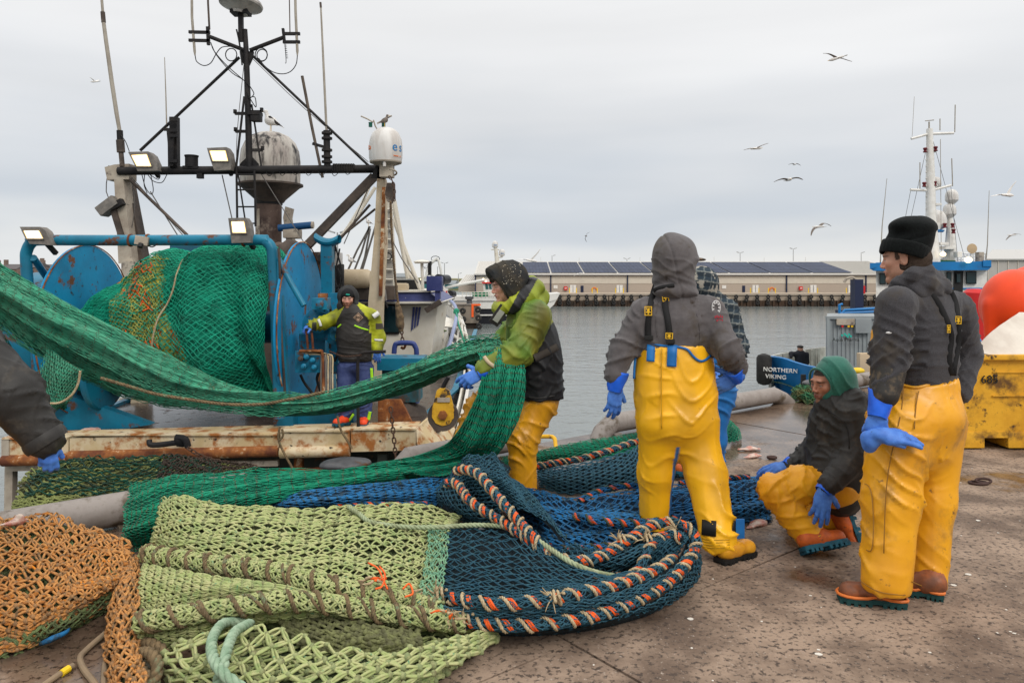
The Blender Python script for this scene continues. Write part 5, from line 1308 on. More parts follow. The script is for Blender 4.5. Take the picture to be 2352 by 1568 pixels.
for fn in (man_hooded_back,man_beanie,man_hauling,man_crouching,man_on_deck,man_plaid,man_left_arm,man_on_tug): fn()
# ================================================================ NETS AND ROPES
def net_strands(S,nu,nv,u0=0,u1=1,v0=0,v1=1,K=6,double=0.0,dip=0.0,jit=.15,seed=0,lift=0.0,skew=0.0,keep=None,ease=.5,bulge=0.0,warp=None):
 """diamond mesh on surface S. knots sit at (i, j) with i + j even; every knot sends strands to (i+1, j-1) and (i+1, j+1).
    returns strand paths (N,K,3) and knot positions"""
 r = np.random.RandomState(seed)
 J = (r.rand(nu + 2,nv + 3,2) - .5) * jit * 2;JN = (r.rand(nu + 2,nv + 3) - .5)
 I,Jj = np.meshgrid(np.arange(nu + 1),np.arange(nv + 1),indexing='ij');ok = (I + Jj) % 2 == 0
 def uv(i,j):
  a = (i + J[i,j,0] * .6);b = (j + J[i,j,1])
  return a,b
 segs = []
 for dj in (-1,1):
  m = ok & (I < nu) & (Jj + dj >= 0) & (Jj + dj <= nv)
  i0,j0 = I[m],Jj[m];segs.append((i0,j0,i0 + 1,j0 + dj))
 i0,j0,i1,j1 = [np.concatenate([s_[k] for s_ in segs]) for k in range(4)]
 a0,b0 = uv(i0,j0);a1,b1 = uv(i1,j1)
 t = np.linspace(0,1,K)[None];e = t * (1 - ease) + (t * t * (3 - 2 * t)) * ease
 A = a0[:,None] + (a1 - a0)[:,None] * t;B = b0[:,None] + (b1 - b0)[:,None] * e
 def mp(A,B):
  u = u0 + (u1 - u0) * np.clip(A / nu,0,1);v = v0 + (v1 - v0) * np.clip(B / nv,0,1)
  if warp: v = np.clip(v + warp[0] * np.sin(2 * math.pi * warp[1] * v + warp[2] * u + 2 * np.sin(3 * u)) / (2 * math.pi * warp[1]),0,1)
  return np.clip(u + skew * (v - .5),0,1),v
 out = []
 offs = (-1,1) if double else (0,)
 for o in offs:
  u,v = mp(A,B + o * double * np.sin(math.pi * t) * (1 + 1.2 * (r.rand(len(A),1) - .5)))
  p = S(u,v);n = S.normal(u,v)
  h_ = lift + dip * np.sin(math.pi * t) * (r.rand(len(A),1) * 1.6 - .9) + bulge * np.sin(math.pi * t)
  out.append(p + n * h_[...,None])
 ku,kv = mp(*uv(I[ok],Jj[ok]));kp = S(ku,kv) + S.normal(ku,kv) * (lift + .2 * max(bulge,0))
 P_ = np.concatenate(out)
 if keep is not None:
  mid = P_[:,K // 2];P_ = P_[keep(mid)];kp = kp[keep(kp)]
 return P_,kp
def knots_mesh(mb,kp,r,sub=0,sc=(1,1,1),jit=.5):
 v,f = ico(sub);n = len(kp)
 if n == 0: return
 rr = r * (.8 + .45 * NR.rand(n,1,1));sh = 1 + jit * (NR.rand(n,len(v),1) - .5)
 VV = v[None] * np.asarray(sc) * rr * sh + kp[:,None]
 F = f[None] + (np.arange(n) * len(v))[:,None,None]
 mb.addm(VV.reshape(-1,3),F.reshape(-1,3))
def net(name,parent,m,S,nu,nv,r=.004,km=None,kr=None,sides=4,backing=None,bdepth=.03,bres=(40,24),seed=0,ksub=0,kind='stuff',label=None,**kw):
 st,kp = net_strands(S,nu,nv,seed=seed,**kw)
 if ksub == 0 and (kr or 0) < .0112: ksub = -1
 mb = MB();v,f,c = tube_arrays(st,r,sides,False);mb.addm(v,f)
 if kr and km is None: knots_mesh(mb,kp,kr,ksub)
 o = mb.build(name,m,parent,smooth=True,sharp=None);tag(o,label,kind=kind)
 if kr and km is not None:
  k_ = MB();knots_mesh(k_,kp,kr,ksub);ko = k_.build('knots',km,o,smooth=True,sharp=None);tag(ko,kind=kind)
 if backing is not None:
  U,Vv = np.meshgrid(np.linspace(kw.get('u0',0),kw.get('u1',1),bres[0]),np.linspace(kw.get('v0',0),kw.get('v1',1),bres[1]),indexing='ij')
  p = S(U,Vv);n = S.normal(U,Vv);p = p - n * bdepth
  b = MB().grid(p).build('under_layers',backing,o,sharp=None)  # opaque sheet for deeper layers, coloured dark to put shade in the gaps
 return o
def rope(name,path,R,m,parent=None,strands=3,pitch=None,sides=6,step=None,smooth=8,lay=1):
 "a laid rope: strands twisted round the path"
 p = catmull(np.asarray(path,float),smooth) if smooth else np.asarray(path,float);pitch = pitch or R * 7
 p = arclen(p,step=step or pitch / 8);T,U,W = frames_along(p[None]);s = np.arange(len(p)) * (step or pitch / 8)
 mb = MB()
 for k in range(strands):
  a = lay * 2 * math.pi * s / pitch + 2 * math.pi * k / strands
  q = p + R * .48 * (np.cos(a)[:,None] * U[0] + np.sin(a)[:,None] * W[0])
  mb.tube(q,R * .56,sides,True)
 return mb.build(name,m,parent,sharp=None)
def wind(path,R,pitch,r,phase=0.0,strands=1,flat=1.0,wob=.25,seed=0,gaps=None,step=.006):
 "helix of turns round a bundle path -> list of paths"
 p = arclen(np.asarray(path,float),step=step);T,U,W = frames_along(p[None]);s = np.arange(len(p)) * step;rr = np.random.RandomState(seed)
 ph = phase + 2 * math.pi * s / pitch + wob * 2 * vnoise(np.stack([s * 5,s * 0,s * 0 + seed],1),1.0,seed)
 q = p + (R + r * .6) * (np.cos(ph)[:,None] * U[0] + np.sin(ph)[:,None] * W[0])
 return q
def bundle(name,parent,m,path,R,n=9,r=.006,twist=.6,seed=0,sides=4):
 "lengthwise gathered netting bars forming a roll"
 p = arclen(np.asarray(path,float),step=.03);T,U,W = frames_along(p[None]);s = np.arange(len(p)) * .03;rr = np.random.RandomState(seed);mb = MB()
 mb.tube(p,R * .86,8)
 for k in range(n):
  a = 2 * math.pi * k / n + twist * s * 6 + .8 * vnoise(np.stack([s * 9,s * 0 + k * 3.1,s * 0],1),1,seed)
  q = p + R * (.95 + .12 * vnoise(np.stack([s * 14,s * 0 + k * 2.3,s * 0],1),1,seed + 3))[:,None] * (np.cos(a)[:,None] * U[0] + np.sin(a)[:,None] * W[0])
  mb.tube(q,r,sides)
 return mb.build(name,m,parent,sharp=None)
class Roll:
 "surface wrapped round a path: u along it, v round it"
 def __init__(s,path,R,wob=0.0,seed=0):
  s.p = arclen(path,step=.02);s.T,s.U,s.W = [q[0] for q in frames_along(s.p[None])];s.R = R;s.wob = wob;s.seed = seed
 def _f(s,u,v):
  x = np.clip(u,0,1) * (len(s.p) - 1);i = np.minimum(x.astype(int),len(s.p) - 2);t = (x - i)[...,None]
  L = lambda A: A[i] * (1 - t) + A[i + 1] * t
  a = (v * 2 * math.pi)[...,None];return L(s.p),np.cos(a) * L(s.U) + np.sin(a) * L(s.W)
 def __call__(s,u,v):
  u,v = np.broadcast_arrays(np.asarray(u,float),np.asarray(v,float));p,n = s._f(u,v);return p + n * (s.R * (1 + s.wob * vnoise(p + n * s.R,25,s.seed)))[...,None]
 def normal(s,u,v):
  u,v = np.broadcast_arrays(np.asarray(u,float),np.asarray(v,float));return s._f(u,v)[1]
def GP(pts):
 "list of (px, py, h) -> path"
 return np.array([G(a,b,h) for a,b,h in pts])
def GS(rows):
 return Surf(np.array([[G(*c) for c in row] for row in rows]))
def PS(rows):
 return Surf(np.array([[P(*c) for c in row] for row in rows]))
M_lt = mat('twine_light_green',(.31,.37,.14),(.41,.41,.20),rough=.8,scale=30,c3=(.20,.27,.10),s3=14,m3=(.5,.72),c4=(.10,.24,.13),s4=40,m4=(.60,.72),bump=.5,bscale=300,bdist=.003)
M_ltk = mat('knot_light_green',(.30,.32,.15),(.20,.24,.11),rough=.9,scale=60,c3=(.14,.12,.06),s3=22,m3=(.5,.7),bump=.6,bscale=260,bdist=.004)
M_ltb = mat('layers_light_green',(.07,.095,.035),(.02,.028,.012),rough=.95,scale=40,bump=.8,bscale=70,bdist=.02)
M_or = mat('twine_orange',(.56,.27,.085),(.44,.20,.065),rough=.9,scale=26,c3=(.16,.11,.06),s3=20,m3=(.50,.66),c4=(.7,.24,.02),s4=11,m4=(.62,.7),bump=.6,bscale=300,bdist=.004)
M_ork = mat('knot_orange',(.36,.19,.08),(.19,.115,.06),rough=.95,scale=50,c3=(.6,.22,.02),s3=9,m3=(.62,.68),bump=.6,bscale=250,bdist=.004)
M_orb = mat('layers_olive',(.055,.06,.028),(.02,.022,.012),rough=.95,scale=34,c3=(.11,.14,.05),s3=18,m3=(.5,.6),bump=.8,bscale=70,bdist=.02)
M_nv = mat('twine_petrol',(.018,.072,.115),(.03,.10,.135),rough=.7,scale=40,c3=(.012,.032,.04),s3=20,m3=(.5,.7),c4=(.22,.26,.16),s4=170,m4=(.68,.71),bump=.4,bscale=300,bdist=.003)
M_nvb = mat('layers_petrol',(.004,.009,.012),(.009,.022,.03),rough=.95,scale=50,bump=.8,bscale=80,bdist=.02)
M_bl = mat('twine_blue',(.012,.14,.34),(.014,.10,.23),rough=.7,scale=12,c3=(.018,.04,.06),s3=16,m3=(.48,.66),bump=.3,bscale=300,bdist=.003)
M_blk = mat('knot_grey_green',(.05,.085,.075),rough=.85)
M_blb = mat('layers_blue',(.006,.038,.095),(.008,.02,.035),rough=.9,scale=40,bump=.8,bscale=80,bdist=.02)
M_gr = mat('twine_green',(.008,.30,.17),(.014,.23,.135),rough=.55,scale=9,c3=(.012,.12,.075),s3=8,m3=(.5,.7),c4=(.20,.33,.20),s4=30,m4=(.7,.76),bump=.2,bscale=300,bdist=.002)
M_grk = mat('knot_green',(.055,.10,.06),(.10,.12,.075),rough=.9,scale=40)
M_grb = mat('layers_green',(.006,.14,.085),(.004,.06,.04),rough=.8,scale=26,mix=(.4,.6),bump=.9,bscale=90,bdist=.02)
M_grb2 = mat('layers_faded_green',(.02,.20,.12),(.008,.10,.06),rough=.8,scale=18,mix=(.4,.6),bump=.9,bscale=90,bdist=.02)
M_grf = mat('twine_faded_green',(.06,.36,.22),(.09,.33,.21),rough=.65,scale=7,c3=(.012,.14,.09),s3=9,m3=(.5,.68),c4=(.22,.30,.17),s4=18,m4=(.62,.72),bump=.2,bscale=300,bdist=.002)
M_cream = mat('rope_cream',(.50,.40,.25),(.36,.27,.16),rough=.9,scale=50,c3=(.18,.13,.08),s3=24,m3=(.55,.72),bump=.7,bscale=350,bdist=.003)
M_otw = mat('twine_bright_orange',(.85,.13,.02),(.68,.10,.015),rough=.6,scale=30)
M_brn = mat('rope_brown',(.20,.14,.075),(.11,.08,.045),rough=.95,scale=40,c3=(.16,.22,.13),s3=16,m3=(.55,.7),bump=.7,bscale=300,bdist=.004)
M_palr = mat('rope_pale_green',(.30,.36,.22),(.22,.24,.13),rough=.9,scale=14,stretch=(1,1,1),c3=(.40,.42,.28),s3=8,m3=(.5,.7),bump=.6,bscale=300,bdist=.003)
def fold_disp(amp,fu,fv,seed,fine=0.006):
 def f(u,v,p): return amp * np.sin(v * fv + fu * u + 2.2 * vnoise(np.stack([u * 3,v * 3,u * 0],-1),1,seed)) + fine * fbm(p,7,seed,2)
 return f
# ---------------- light green heavy net in the foreground
lg = empty('fishing_net',G(700,1400),'heavy light green net with thick knotted twine piled in folds in the foreground','fishing net')
SA = GS([[(372,1142,.34),(366,1190,.33),(352,1240,.25),(336,1272,.16),(330,1300,.06)],
   [(440,1140,.40),(430,1192,.36),(410,1250,.28),(400,1290,.18),(400,1322,.06)],
   [(560,1164,.36),(545,1205,.34),(530,1262,.28),(520,1312,.20),(520,1350,.06)],
   [(690,1172,.30),(680,1215,.30),(665,1275,.27),(655,1330,.21),(650,1372,.08)],
   [(820,1158,.27),(810,1205,.27),(800,1270,.25),(790,1335,.21),(780,1392,.10)],
   [(940,1160,.24),(930,1205,.24),(920,1275,.23),(910,1345,.20),(905,1402,.13)],
   [(1062,1180,.18),(1035,1210,.20),(1008,1270,.21),(1000,1350,.18),(1000,1405,.12)]])
SA.disp = lambda u,v,p: .015 * np.sin(u * 17 + v * 4) * np.exp(-((v - .15) / .25) ** 2) + .012 * fbm(p,6,4,2)
net('netting',lg,mat('twine_shaded',(.16,.17,.07),(.09,.09,.045),rough=.9,scale=30,bump=.4),Surf(SA.c[1:-1,1:-1] - V(0,0,.012)),29,30,r=.0055,double=0,K=5,dip=.006,seed=101,sides=3,ease=.3,jit=.35)  # under layer in darker twine; shade between strands is put in the colour
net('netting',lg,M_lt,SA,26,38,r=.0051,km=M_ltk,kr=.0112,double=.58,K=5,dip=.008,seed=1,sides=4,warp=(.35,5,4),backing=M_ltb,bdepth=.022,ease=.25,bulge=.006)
SB = GS([[(330,1296,.20),(322,1325,.19),(318,1370,.15),(318,1420,.08)],
   [(420,1312,.24),(415,1340,.22),(410,1380,.16),(405,1425,.08)],
   [(540,1330,.25),(535,1352,.23),(530,1378,.17),(520,1410,.08)],
   [(680,1350,.24),(672,1362,.22),(665,1375,.17),(660,1395,.09)],
   [(820,1386,.19),(815,1392,.18),(810,1400,.14),(805,1412,.08)],
   [(1035,1404,.14),(1035,1412,.13),(1035,1424,.10),(1035,1438,.05)]])
SB.disp = lambda u,v,p: .01 * fbm(p,7,9,2)
net('netting',lg,M_lt,SB,28,22,r=.0050,km=M_ltk,kr=.0110,double=.55,K=5,dip=.006,seed=2,sides=4,backing=M_ltb,bdepth=.022,ease=.25,bulge=.006)
SCc = GS([[(320,1432,.16),(318,1455,.14),(322,1482,.09),(330,1506,.03)],
   [(430,1420,.18),(425,1445,.15),(430,1466,.10),(440,1482,.03)],
   [(600,1395,.19),(600,1412,.16),(600,1428,.11),(605,1440,.04)],
   [(780,1398,.16),(780,1412,.14),(780,1425,.10),(780,1436,.04)],
   [(960,1424,.12),(960,1436,.11),(962,1446,.07),(965,1456,.02)],
   [(1085,1435,.10),(1085,1442,.09),(1090,1450,.06),(1090,1458,.02)]])
net('netting',lg,M_lt,SCc,29,15,r=.0050,km=M_ltk,kr=.0110,double=.55,K=5,dip=.006,seed=3,sides=4,backing=M_ltb,bdepth=.022,ease=.25,bulge=.006)
def seam_roll(path,R,seed,a=True):
 p = catmull(path,8)
 RS = Roll(p,R,.18,seed);L_ = np.linalg.norm(np.diff(p,axis=0),axis=1).sum()
 o = MB().tube(arclen(p,step=.03),R * .88,8).build('seam_roll',M_ltb,lg,sharp=None)
 net('netting',o,M_lt,RS,int(L_ / .032),16,r=.0050,km=M_ltk,kr=.0105,double=.55,K=5,dip=.006,seed=seed,jit=.35,ease=.7)
 w1 = wind(p,R,.115,.009,.3,seed=seed);rope('lacing',w1,.0105,M_brn,lg,smooth=0,pitch=.05)
 w2 = wind(p,R,.23,.006,2.0,seed=seed + 4);rope('lacing',w2,.007,M_brn,lg,smooth=0,pitch=.04)
 return o
seam_roll(GP([(335,1272,.21),(400,1284,.24),(480,1296,.25),(560,1306,.26),(640,1318,.26),(720,1338,.25),(800,1356,.22),(880,1374,.19),(950,1384,.16),(1010,1404,.15)]),.040,5)
seam_roll(GP([(318,1428,.19),(380,1420,.21),(450,1408,.22),(530,1394,.23),(600,1384,.23),(680,1380,.22),(760,1386,.20),(840,1400,.17),(930,1414,.15),(1020,1424,.13),(1070,1430,.12)]),.036,8)
M_tq = mat('twine_turquoise',(.20,.37,.22),(.10,.25,.17),rough=.8,scale=30,c3=(.30,.34,.15),s3=20,m3=(.5,.7))
SJ = GS([[(985,1212,.22),(982,1262,.23),(972,1320,.22),(960,1372,.18),(965,1420,.14)],[(1030,1215,.22),(1030,1262,.235),(1022,1325,.225),(1016,1380,.18),(1032,1424,.14)]])
net('joining_meshes',lg,M_tq,SJ,5,34,r=.0034,double=.5,K=6,dip=.012,jit=.5,seed=6,kr=.008,lift=.012)
def loose(name,S,nu,nv,seed,**kw):
 return net(name,lg,M_lt,S,nu,nv,r=.0066,km=M_ltk,kr=.014,double=.20,K=7,dip=.014,seed=seed,sides=4,ease=.35,jit=.34,**kw)
S1 = GS([[(356,1540,.05),(372,1500,.13),(420,1470,.17)],[(420,1575,.08),(440,1520,.16),(500,1452,.20)],[(520,1600,.10),(540,1530,.17),(585,1440,.2)],
   [(600,1620,.10),(620,1540,.17),(665,1445,.19)],[(700,1620,.10),(720,1545,.16),(735,1475,.18)],[(800,1610,.10),(810,1545,.16),(822,1490,.16)],
   [(900,1585,.10),(905,1535,.14),(915,1488,.15)],[(1000,1545,.09),(1000,1505,.12),(1005,1472,.13)],[(1080,1510,.07),(1078,1480,.10),(1080,1455,.11)],[(1142,1470,.03),(1140,1458,.05),(1138,1448,.07)]])
loose('loose_netting',S1,26,8,11)
S2 = GS([[(360,1585,.02),(420,1530,.03),(500,1490,.04),(560,1450,.05)],[(520,1620,.02),(560,1560,.03),(640,1500,.04),(690,1450,.05)],[(700,1640,.02),(760,1560,.03),(820,1500,.05),(860,1445,.06)],[(860,1610,.02),(910,1560,.03),(960,1500,.04),(980,1455,.05)],[(1000,1565,.01),(1040,1535,.02),(1080,1500,.03),(1100,1460,.03)]])
loose('loose_netting',S2,22,16,12,backing=M_ltb,bdepth=.012)
S3 = GS([[(640,1415,.12),(660,1450,.10),(700,1490,.05)],[(700,1412,.13),(730,1455,.11),(770,1500,.05)],[(780,1418,.13),(800,1460,.11),(830,1500,.05)],[(880,1440,.12),(890,1470,.10),(900,1500,.05)],[(960,1450,.10),(965,1475,.08),(970,1495,.04)]])
net('shaded_netting',lg,mat('twine_shaded',(.16,.17,.07),(.09,.09,.045),rough=.9,scale=30,bump=.4),S3,16,12,r=.0066,kr=.015,double=.3,K=6,dip=.012,seed=14)  # same darkened twine, shade carried by its colour
rope('hawser',GP([(1,1,0)][:0] + [(800,1163,.29),(826,1180,.29),(846,1196,.28),(880,1204,.27),(940,1210,.27),(1010,1210,.27),(1070,1206,.27),(1130,1206,.28),(1180,1213,.30),(1225,1234,.30),(1270,1264,.28),(1310,1290,.27),(1350,1308,.24),(1385,1318,.19),(1410,1322,.13)]),.0135,M_palr,tag(empty('hawser',G(1100,1300),'pale green laid rope running across the light green and petrol nets','rope')),pitch=.075,sides=7)
h2 = empty('hawser',G(560,1540),'thick pale turquoise rope looped over the loose light green netting','rope')
rope('hawser_strand',GP([(560,1428,.16),(515,1430,.2),(490,1460,.24),(486,1495,.26),(500,1530,.26),(530,1560,.24),(570,1590,.2),(600,1620,.15)]),.020,mat('rope_turquoise',(.32,.42,.30),(.20,.30,.2),rough=.85,scale=16,bump=.6,bscale=300,bdist=.003),h2,pitch=.11,sides=7)
rope('hawser_strand',GP([(575,1430,.18),(540,1450,.23),(522,1490,.26),(512,1530,.25),(500,1565,.2),(495,1600,.15)]),.020,MATS['rope_turquoise'],h2,pitch=.11,sides=7)
for a_,pth in enumerate(([(310,1500,.10),(345,1500,.14),(362,1530,.12),(350,1580,.06)],[(300,1530,.06),(330,1545,.10),(345,1575,.07)],[(318,1480,.08),(340,1476,.12),(372,1492,.12),(378,1520,.08)])):
 rope('bound_end',GP(pth),.024,M_brn,lg,pitch=.09)
# ---------------- frayed cream and orange ties on the light green net
def ties(parent,spots,R=.012):
 for (px,py,h) in spots:
  c = G(px,py,h)
  for k in range(3):
   a = RNG.random() * 6.3;L_ = .05 + .05 * RNG.random();q = [c + V((RNG.random() - .5) * .03,(RNG.random() - .5) * .02,0)]
   for j in range(4): q.append(q[-1] + V(math.cos(a) * L_ / 4,-abs(math.sin(a)) * .006,.4 * math.sin(a) * L_ / 4));a += (RNG.random() - .5) * 1.6
   MB().tube(np.array(q),[.007,.007,.005,.002],5,smooth=4).build('tie',M_cream if k < 2 else M_otw,parent,sharp=None)
ties(lg,[(848,1328,.27),(860,1332,.27),(940,1362,.2),(1020,1405,.17),(1040,1420,.15)])
for pth in ([(846,1292,.3),(868,1305,.3),(880,1330,.29),(890,1352,.27)],[(872,1300,.3),(884,1318,.3),(878,1345,.29),(862,1352,.28)],[(925,1352,.23),(940,1340,.24),(948,1362,.22),(930,1370,.22)]):
 MB().tube(GP(pth),.0045,5,smooth=5).build('tie',M_otw,lg,sharp=None)
# ---------------- orange net, left foreground
on = empty('fishing_net',G(150,1400),'coarse orange net with frayed knots heaped at the left edge of the foreground','fishing net')
SO = GS([[(-60,1196,.26),(-60,1270,.25),(-60,1360,.2),(-60,1440,.12),(-60,1520,.03)],
   [(40,1190,.28),(40,1260,.26),(45,1350,.22),(45,1430,.13),(40,1490,.02)],
   [(110,1188,.26),(120,1262,.25),(125,1345,.2),(115,1420,.12),(105,1462,.02)],
   [(170,1204,.23),(180,1268,.23),(185,1340,.19),(180,1398,.11),(170,1432,.02)],
   [(235,1226,.2),(240,1272,.2),(240,1330,.17),(235,1375,.09),(228,1402,.02)],
   [(300,1256,.16),(300,1280,.17),(292,1320,.14),(280,1352,.08),(270,1385,.02)]])
SO.disp = lambda u,v,p: .022 * fbm(p,5,3,3) + .012 * np.sin(v * 20 + 3 * u)
net('netting',on,M_or,SO,21,34,r=.0060,km=M_ork,kr=.0125,double=.46,K=6,dip=.014,seed=21,sides=4,jit=.34,ease=.3,backing=M_orb,bdepth=.035,bulge=.006)
SOu = Surf(SO.c[1:-1,1:-1] - V(0,0,.03));net('netting',on,mat('twine_olive',(.14,.19,.075),(.09,.11,.05),rough=.85,scale=20),SOu,24,24,r=.005,kr=.009,double=.3,K=5,dip=.008,seed=22,jit=.3)
SO2 = GS([[(322,1270,.15),(300,1285,.17),(280,1300,.12)],[(322,1320,.16),(290,1330,.18),(262,1345,.10)],[(320,1380,.15),(280,1390,.18),(250,1405,.08)],[(322,1440,.13),(275,1450,.17),(240,1465,.05)],[(325,1500,.12),(285,1515,.15),(242,1530,.03)],[(330,1560,.10),(295,1575,.12),(258,1600,.03)],[(330,1620,.08),(310,1640,.1),(290,1660,.02)]])
SO2.disp = lambda u,v,p: .012 * fbm(p,8,5,2)
net('netting',on,M_or,SO2,24,11,r=.0058,km=M_ork,kr=.0115,double=.4,K=6,dip=.012,seed=23,jit=.3,backing=M_orb,bdepth=.03)
fz = MB()
for k in range(150):
 u,v = RNG.random(),RNG.random();c = SO(np.array(u),np.array(v));fz.blob(c + V(0,0,.006),.008 + .009 * RNG.random(),1,sc=(1.6,1,.5),jit=.9)
fz.build('frayed_fibres',mat('fray_orange',(.55,.20,.03),(.36,.16,.06),scale=60,rough=1,bump=.8,bscale=400),on,sharp=None)['kind'] = 'stuff'
MB().tube(GP([(92,1478,.03),(120,1466,.05),(150,1452,.05),(160,1442,.04)]),[.01,.014,.01,.005],6,smooth=5).build('blue_tie',M_bl,on,sharp=None)
# ---------------- petrol blue net with bound borders
pn = empty('fishing_net',G(1300,1380),'petrol blue net with borders bound in orange twine and cream rope curling in a loop','fishing net')
def pnet(S,nu,nv,seed,r=.0040,dbl=.36,bd=.02,**kw):
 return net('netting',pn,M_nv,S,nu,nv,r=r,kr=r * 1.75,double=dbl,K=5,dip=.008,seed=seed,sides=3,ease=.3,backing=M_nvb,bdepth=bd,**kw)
SP1 = GS([[(1028,1212,.24),(1026,1270,.24),(1020,1330,.22),(1018,1372,.19)],
   [(1100,1208,.25),(1100,1275,.25),(1100,1335,.23),(1098,1375,.20)],
   [(1180,1216,.27),(1185,1290,.26),(1185,1345,.24),(1180,1378,.21)],
   [(1245,1252,.27),(1262,1320,.26),(1268,1352,.24),(1262,1374,.21)],
   [(1310,1292,.25),(1345,1335,.25),(1352,1350,.23),(1350,1362,.21)],
   [(1400,1320,.21),(1425,1328,.22),(1440,1335,.21),(1445,1342,.20)],
   [(1500,1298,.20),(1510,1308,.2),(1520,1315,.19),(1530,1318,.19)]])
SP1.disp = lambda u,v,p: .008 * fbm(p,8,4,2)
pnet(SP1,22,26,31,dbl=.36,r=.0038)
SP2 = GS([[(1020,1392,.18),(1020,1405,.16),(1030,1420,.13)],[(1130,1396,.19),(1130,1408,.17),(1130,1424,.13)],[(1250,1390,.2),(1250,1404,.17),(1250,1420,.13)],[(1370,1370,.2),(1375,1385,.17),(1380,1402,.12)],
   [(1470,1342,.2),(1478,1358,.17),(1485,1378,.12)],[(1545,1305,.21),(1556,1318,.17),(1565,1335,.12)],[(1580,1255,.24),(1596,1272,.18),(1600,1290,.12)],[(1580,1215,.27),(1600,1225,.2),(1608,1245,.13)]])
pnet(SP2,46,8,32,dbl=.5)
SP2b = GS([[(1090,1442,.09),(1090,1446,.06),(1092,1452,.02)],[(1200,1446,.09),(1200,1450,.06),(1200,1456,.02)],[(1330,1436,.09),(1330,1440,.06),(1332,1446,.02)],[(1440,1408,.1),(1442,1414,.07),(1446,1422,.02)],[(1530,1366,.12),(1535,1376,.08),(1540,1386,.02)],[(1588,1310,.14),(1596,1324,.08),(1600,1336,.02)],[(1606,1260,.16),(1610,1280,.1),(1610,1296,.02)]])
pnet(SP2b,44,5,33,dbl=.5,bd=.008)
SP3 = GS([[(1265,1300,.12),(1290,1262,.18),(1320,1245,.20)],[(1340,1322,.10),(1360,1290,.18),(1380,1262,.22)],[(1420,1318,.10),(1440,1285,.2),(1450,1255,.25)],[(1480,1300,.12),(1500,1262,.22),(1510,1235,.28)],[(1520,1285,.16),(1540,1245,.25),(1550,1220,.29)],[(1556,1275,.18),(1575,1245,.25),(1590,1225,.27)]])
pnet(SP3,26,12,34)
SP4 = GS([[(1210,1200,.2),(1180,1255,.18),(1190,1290,.1)],[(1280,1262,.2),(1280,1290,.16),(1290,1300,.1)],[(1330,1290,.2),(1345,1300,.16),(1350,1312,.1)],[(1420,1262,.22),(1430,1290,.15),(1440,1310,.08)],[(1500,1228,.26),(1510,1268,.15),(1510,1300,.06)]])
pnet(SP4,26,12,35)
SP5 = GS([[(1010,1130,.12),(1005,1155,.10),(1040,1180,.08),(1085,1200,.06)],[(1040,1078,.30),(1050,1110,.28),(1075,1150,.22),(1110,1195,.12)],[(1070,1052,.42),(1090,1085,.40),(1120,1125,.32),(1150,1175,.2)],[(1105,1042,.46),(1130,1080,.44),(1160,1120,.36),(1185,1165,.26)],[(1135,1048,.42),(1165,1090,.40),(1195,1130,.34),(1225,1180,.27)],[(1150,1078,.36),(1190,1110,.34),(1225,1150,.3),(1262,1205,.25)],[(1170,1110,.2),(1215,1135,.2),(1260,1180,.2),(1310,1240,.18)]])
SP5.disp = lambda u,v,p: .012 * np.sin(u * 22 + 2 * v) + .01 * fbm(p,8,8,2)
pnet(SP5,26,34,36,r=.0042)
SP6 = GS([[(1020,1100,.3),(1000,1130,.2),(1010,1160,.1)],[(1050,1125,.3),(1040,1160,.22),(1060,1190,.12)],[(1110,1160,.28),(1100,1190,.2),(1120,1210,.12)],[(1180,1205,.28),(1165,1215,.2),(1180,1225,.12)],[(1240,1250,.26),(1225,1255,.2),(1235,1262,.12)]])
pnet(SP6,24,12,37,r=.0042)
def border(path,R=.024,seed=0,orange_gap=.35,mats=(M_nv,M_otw,M_cream),p1=.095,parent=None,smooth=8,nb=8):
 parent = parent or pn
 p = catmull(path,smooth) if smooth else path
 L_ = np.linalg.norm(np.diff(p,axis=0),axis=1).sum()
 o = MB().tube(arclen(p,step=.03),R * .86,8).build('border_roll',M_nvb,parent,sharp=None)
 net('netting',o,mats[0],Roll(p,R,.2,seed),int(L_ / .034),10,r=R * .2,kr=R * .3,double=.5,K=4,dip=.004,seed=seed,jit=.4,ease=.6,sides=3)
 mb = MB()
 for k in range(6):
  mb.tube(wind(p,R,p1,.003,.9 + k * .24 + .2 * math.sin(k * 5 + seed),seed=seed,wob=.5,step=.009),R * .15,3)
 mb.build('orange_binding',mats[1],o,sharp=None)
 rope('cream_binding',wind(p,R,p1,R * .32,3.5,seed=seed + 2,wob=.6),R * .42,mats[2],o,smooth=0,pitch=.052 * R / .024,sides=4)
 return o
border(GP([(1035,1372,.20),(1100,1384,.21),(1180,1386,.21),(1260,1376,.22),(1330,1362,.22),(1400,1348,.21),(1460,1328,.21),(1520,1302,.2),(1550,1280,.17)]),.021,2)
border(GP([(1062,1428,.12),(1130,1434,.12),(1210,1436,.12),(1290,1428,.12),(1370,1412,.12),(1440,1388,.13),(1510,1352,.15),(1562,1310,.18),(1592,1268,.22),(1600,1238,.26),(1580,1212,.30),(1545,1200,.32),(1505,1204,.31),(1465,1224,.29),(1425,1252,.25),(1385,1275,.22),(1345,1288,.22),(1300,1286,.23),(1262,1272,.25),(1225,1235,.3),(1195,1200,.33),(1160,1160,.38),(1130,1125,.42),(1100,1090,.45),(1070,1078,.44),(1048,1082,.40)]),.021,5)
border(GP([(1440,1330,.17),(1462,1312,.18),(1480,1285,.21),(1490,1258,.24),(1512,1234,.27),(1545,1228,.28),(1566,1238,.27)]),.019,7)
border(GP([(1025,1108,.37),(1050,1112,.38),(1075,1145,.35),(1110,1172,.33),(1150,1195,.31),(1190,1222,.29),(1228,1250,.27),(1262,1275,.25)]),.020,9)
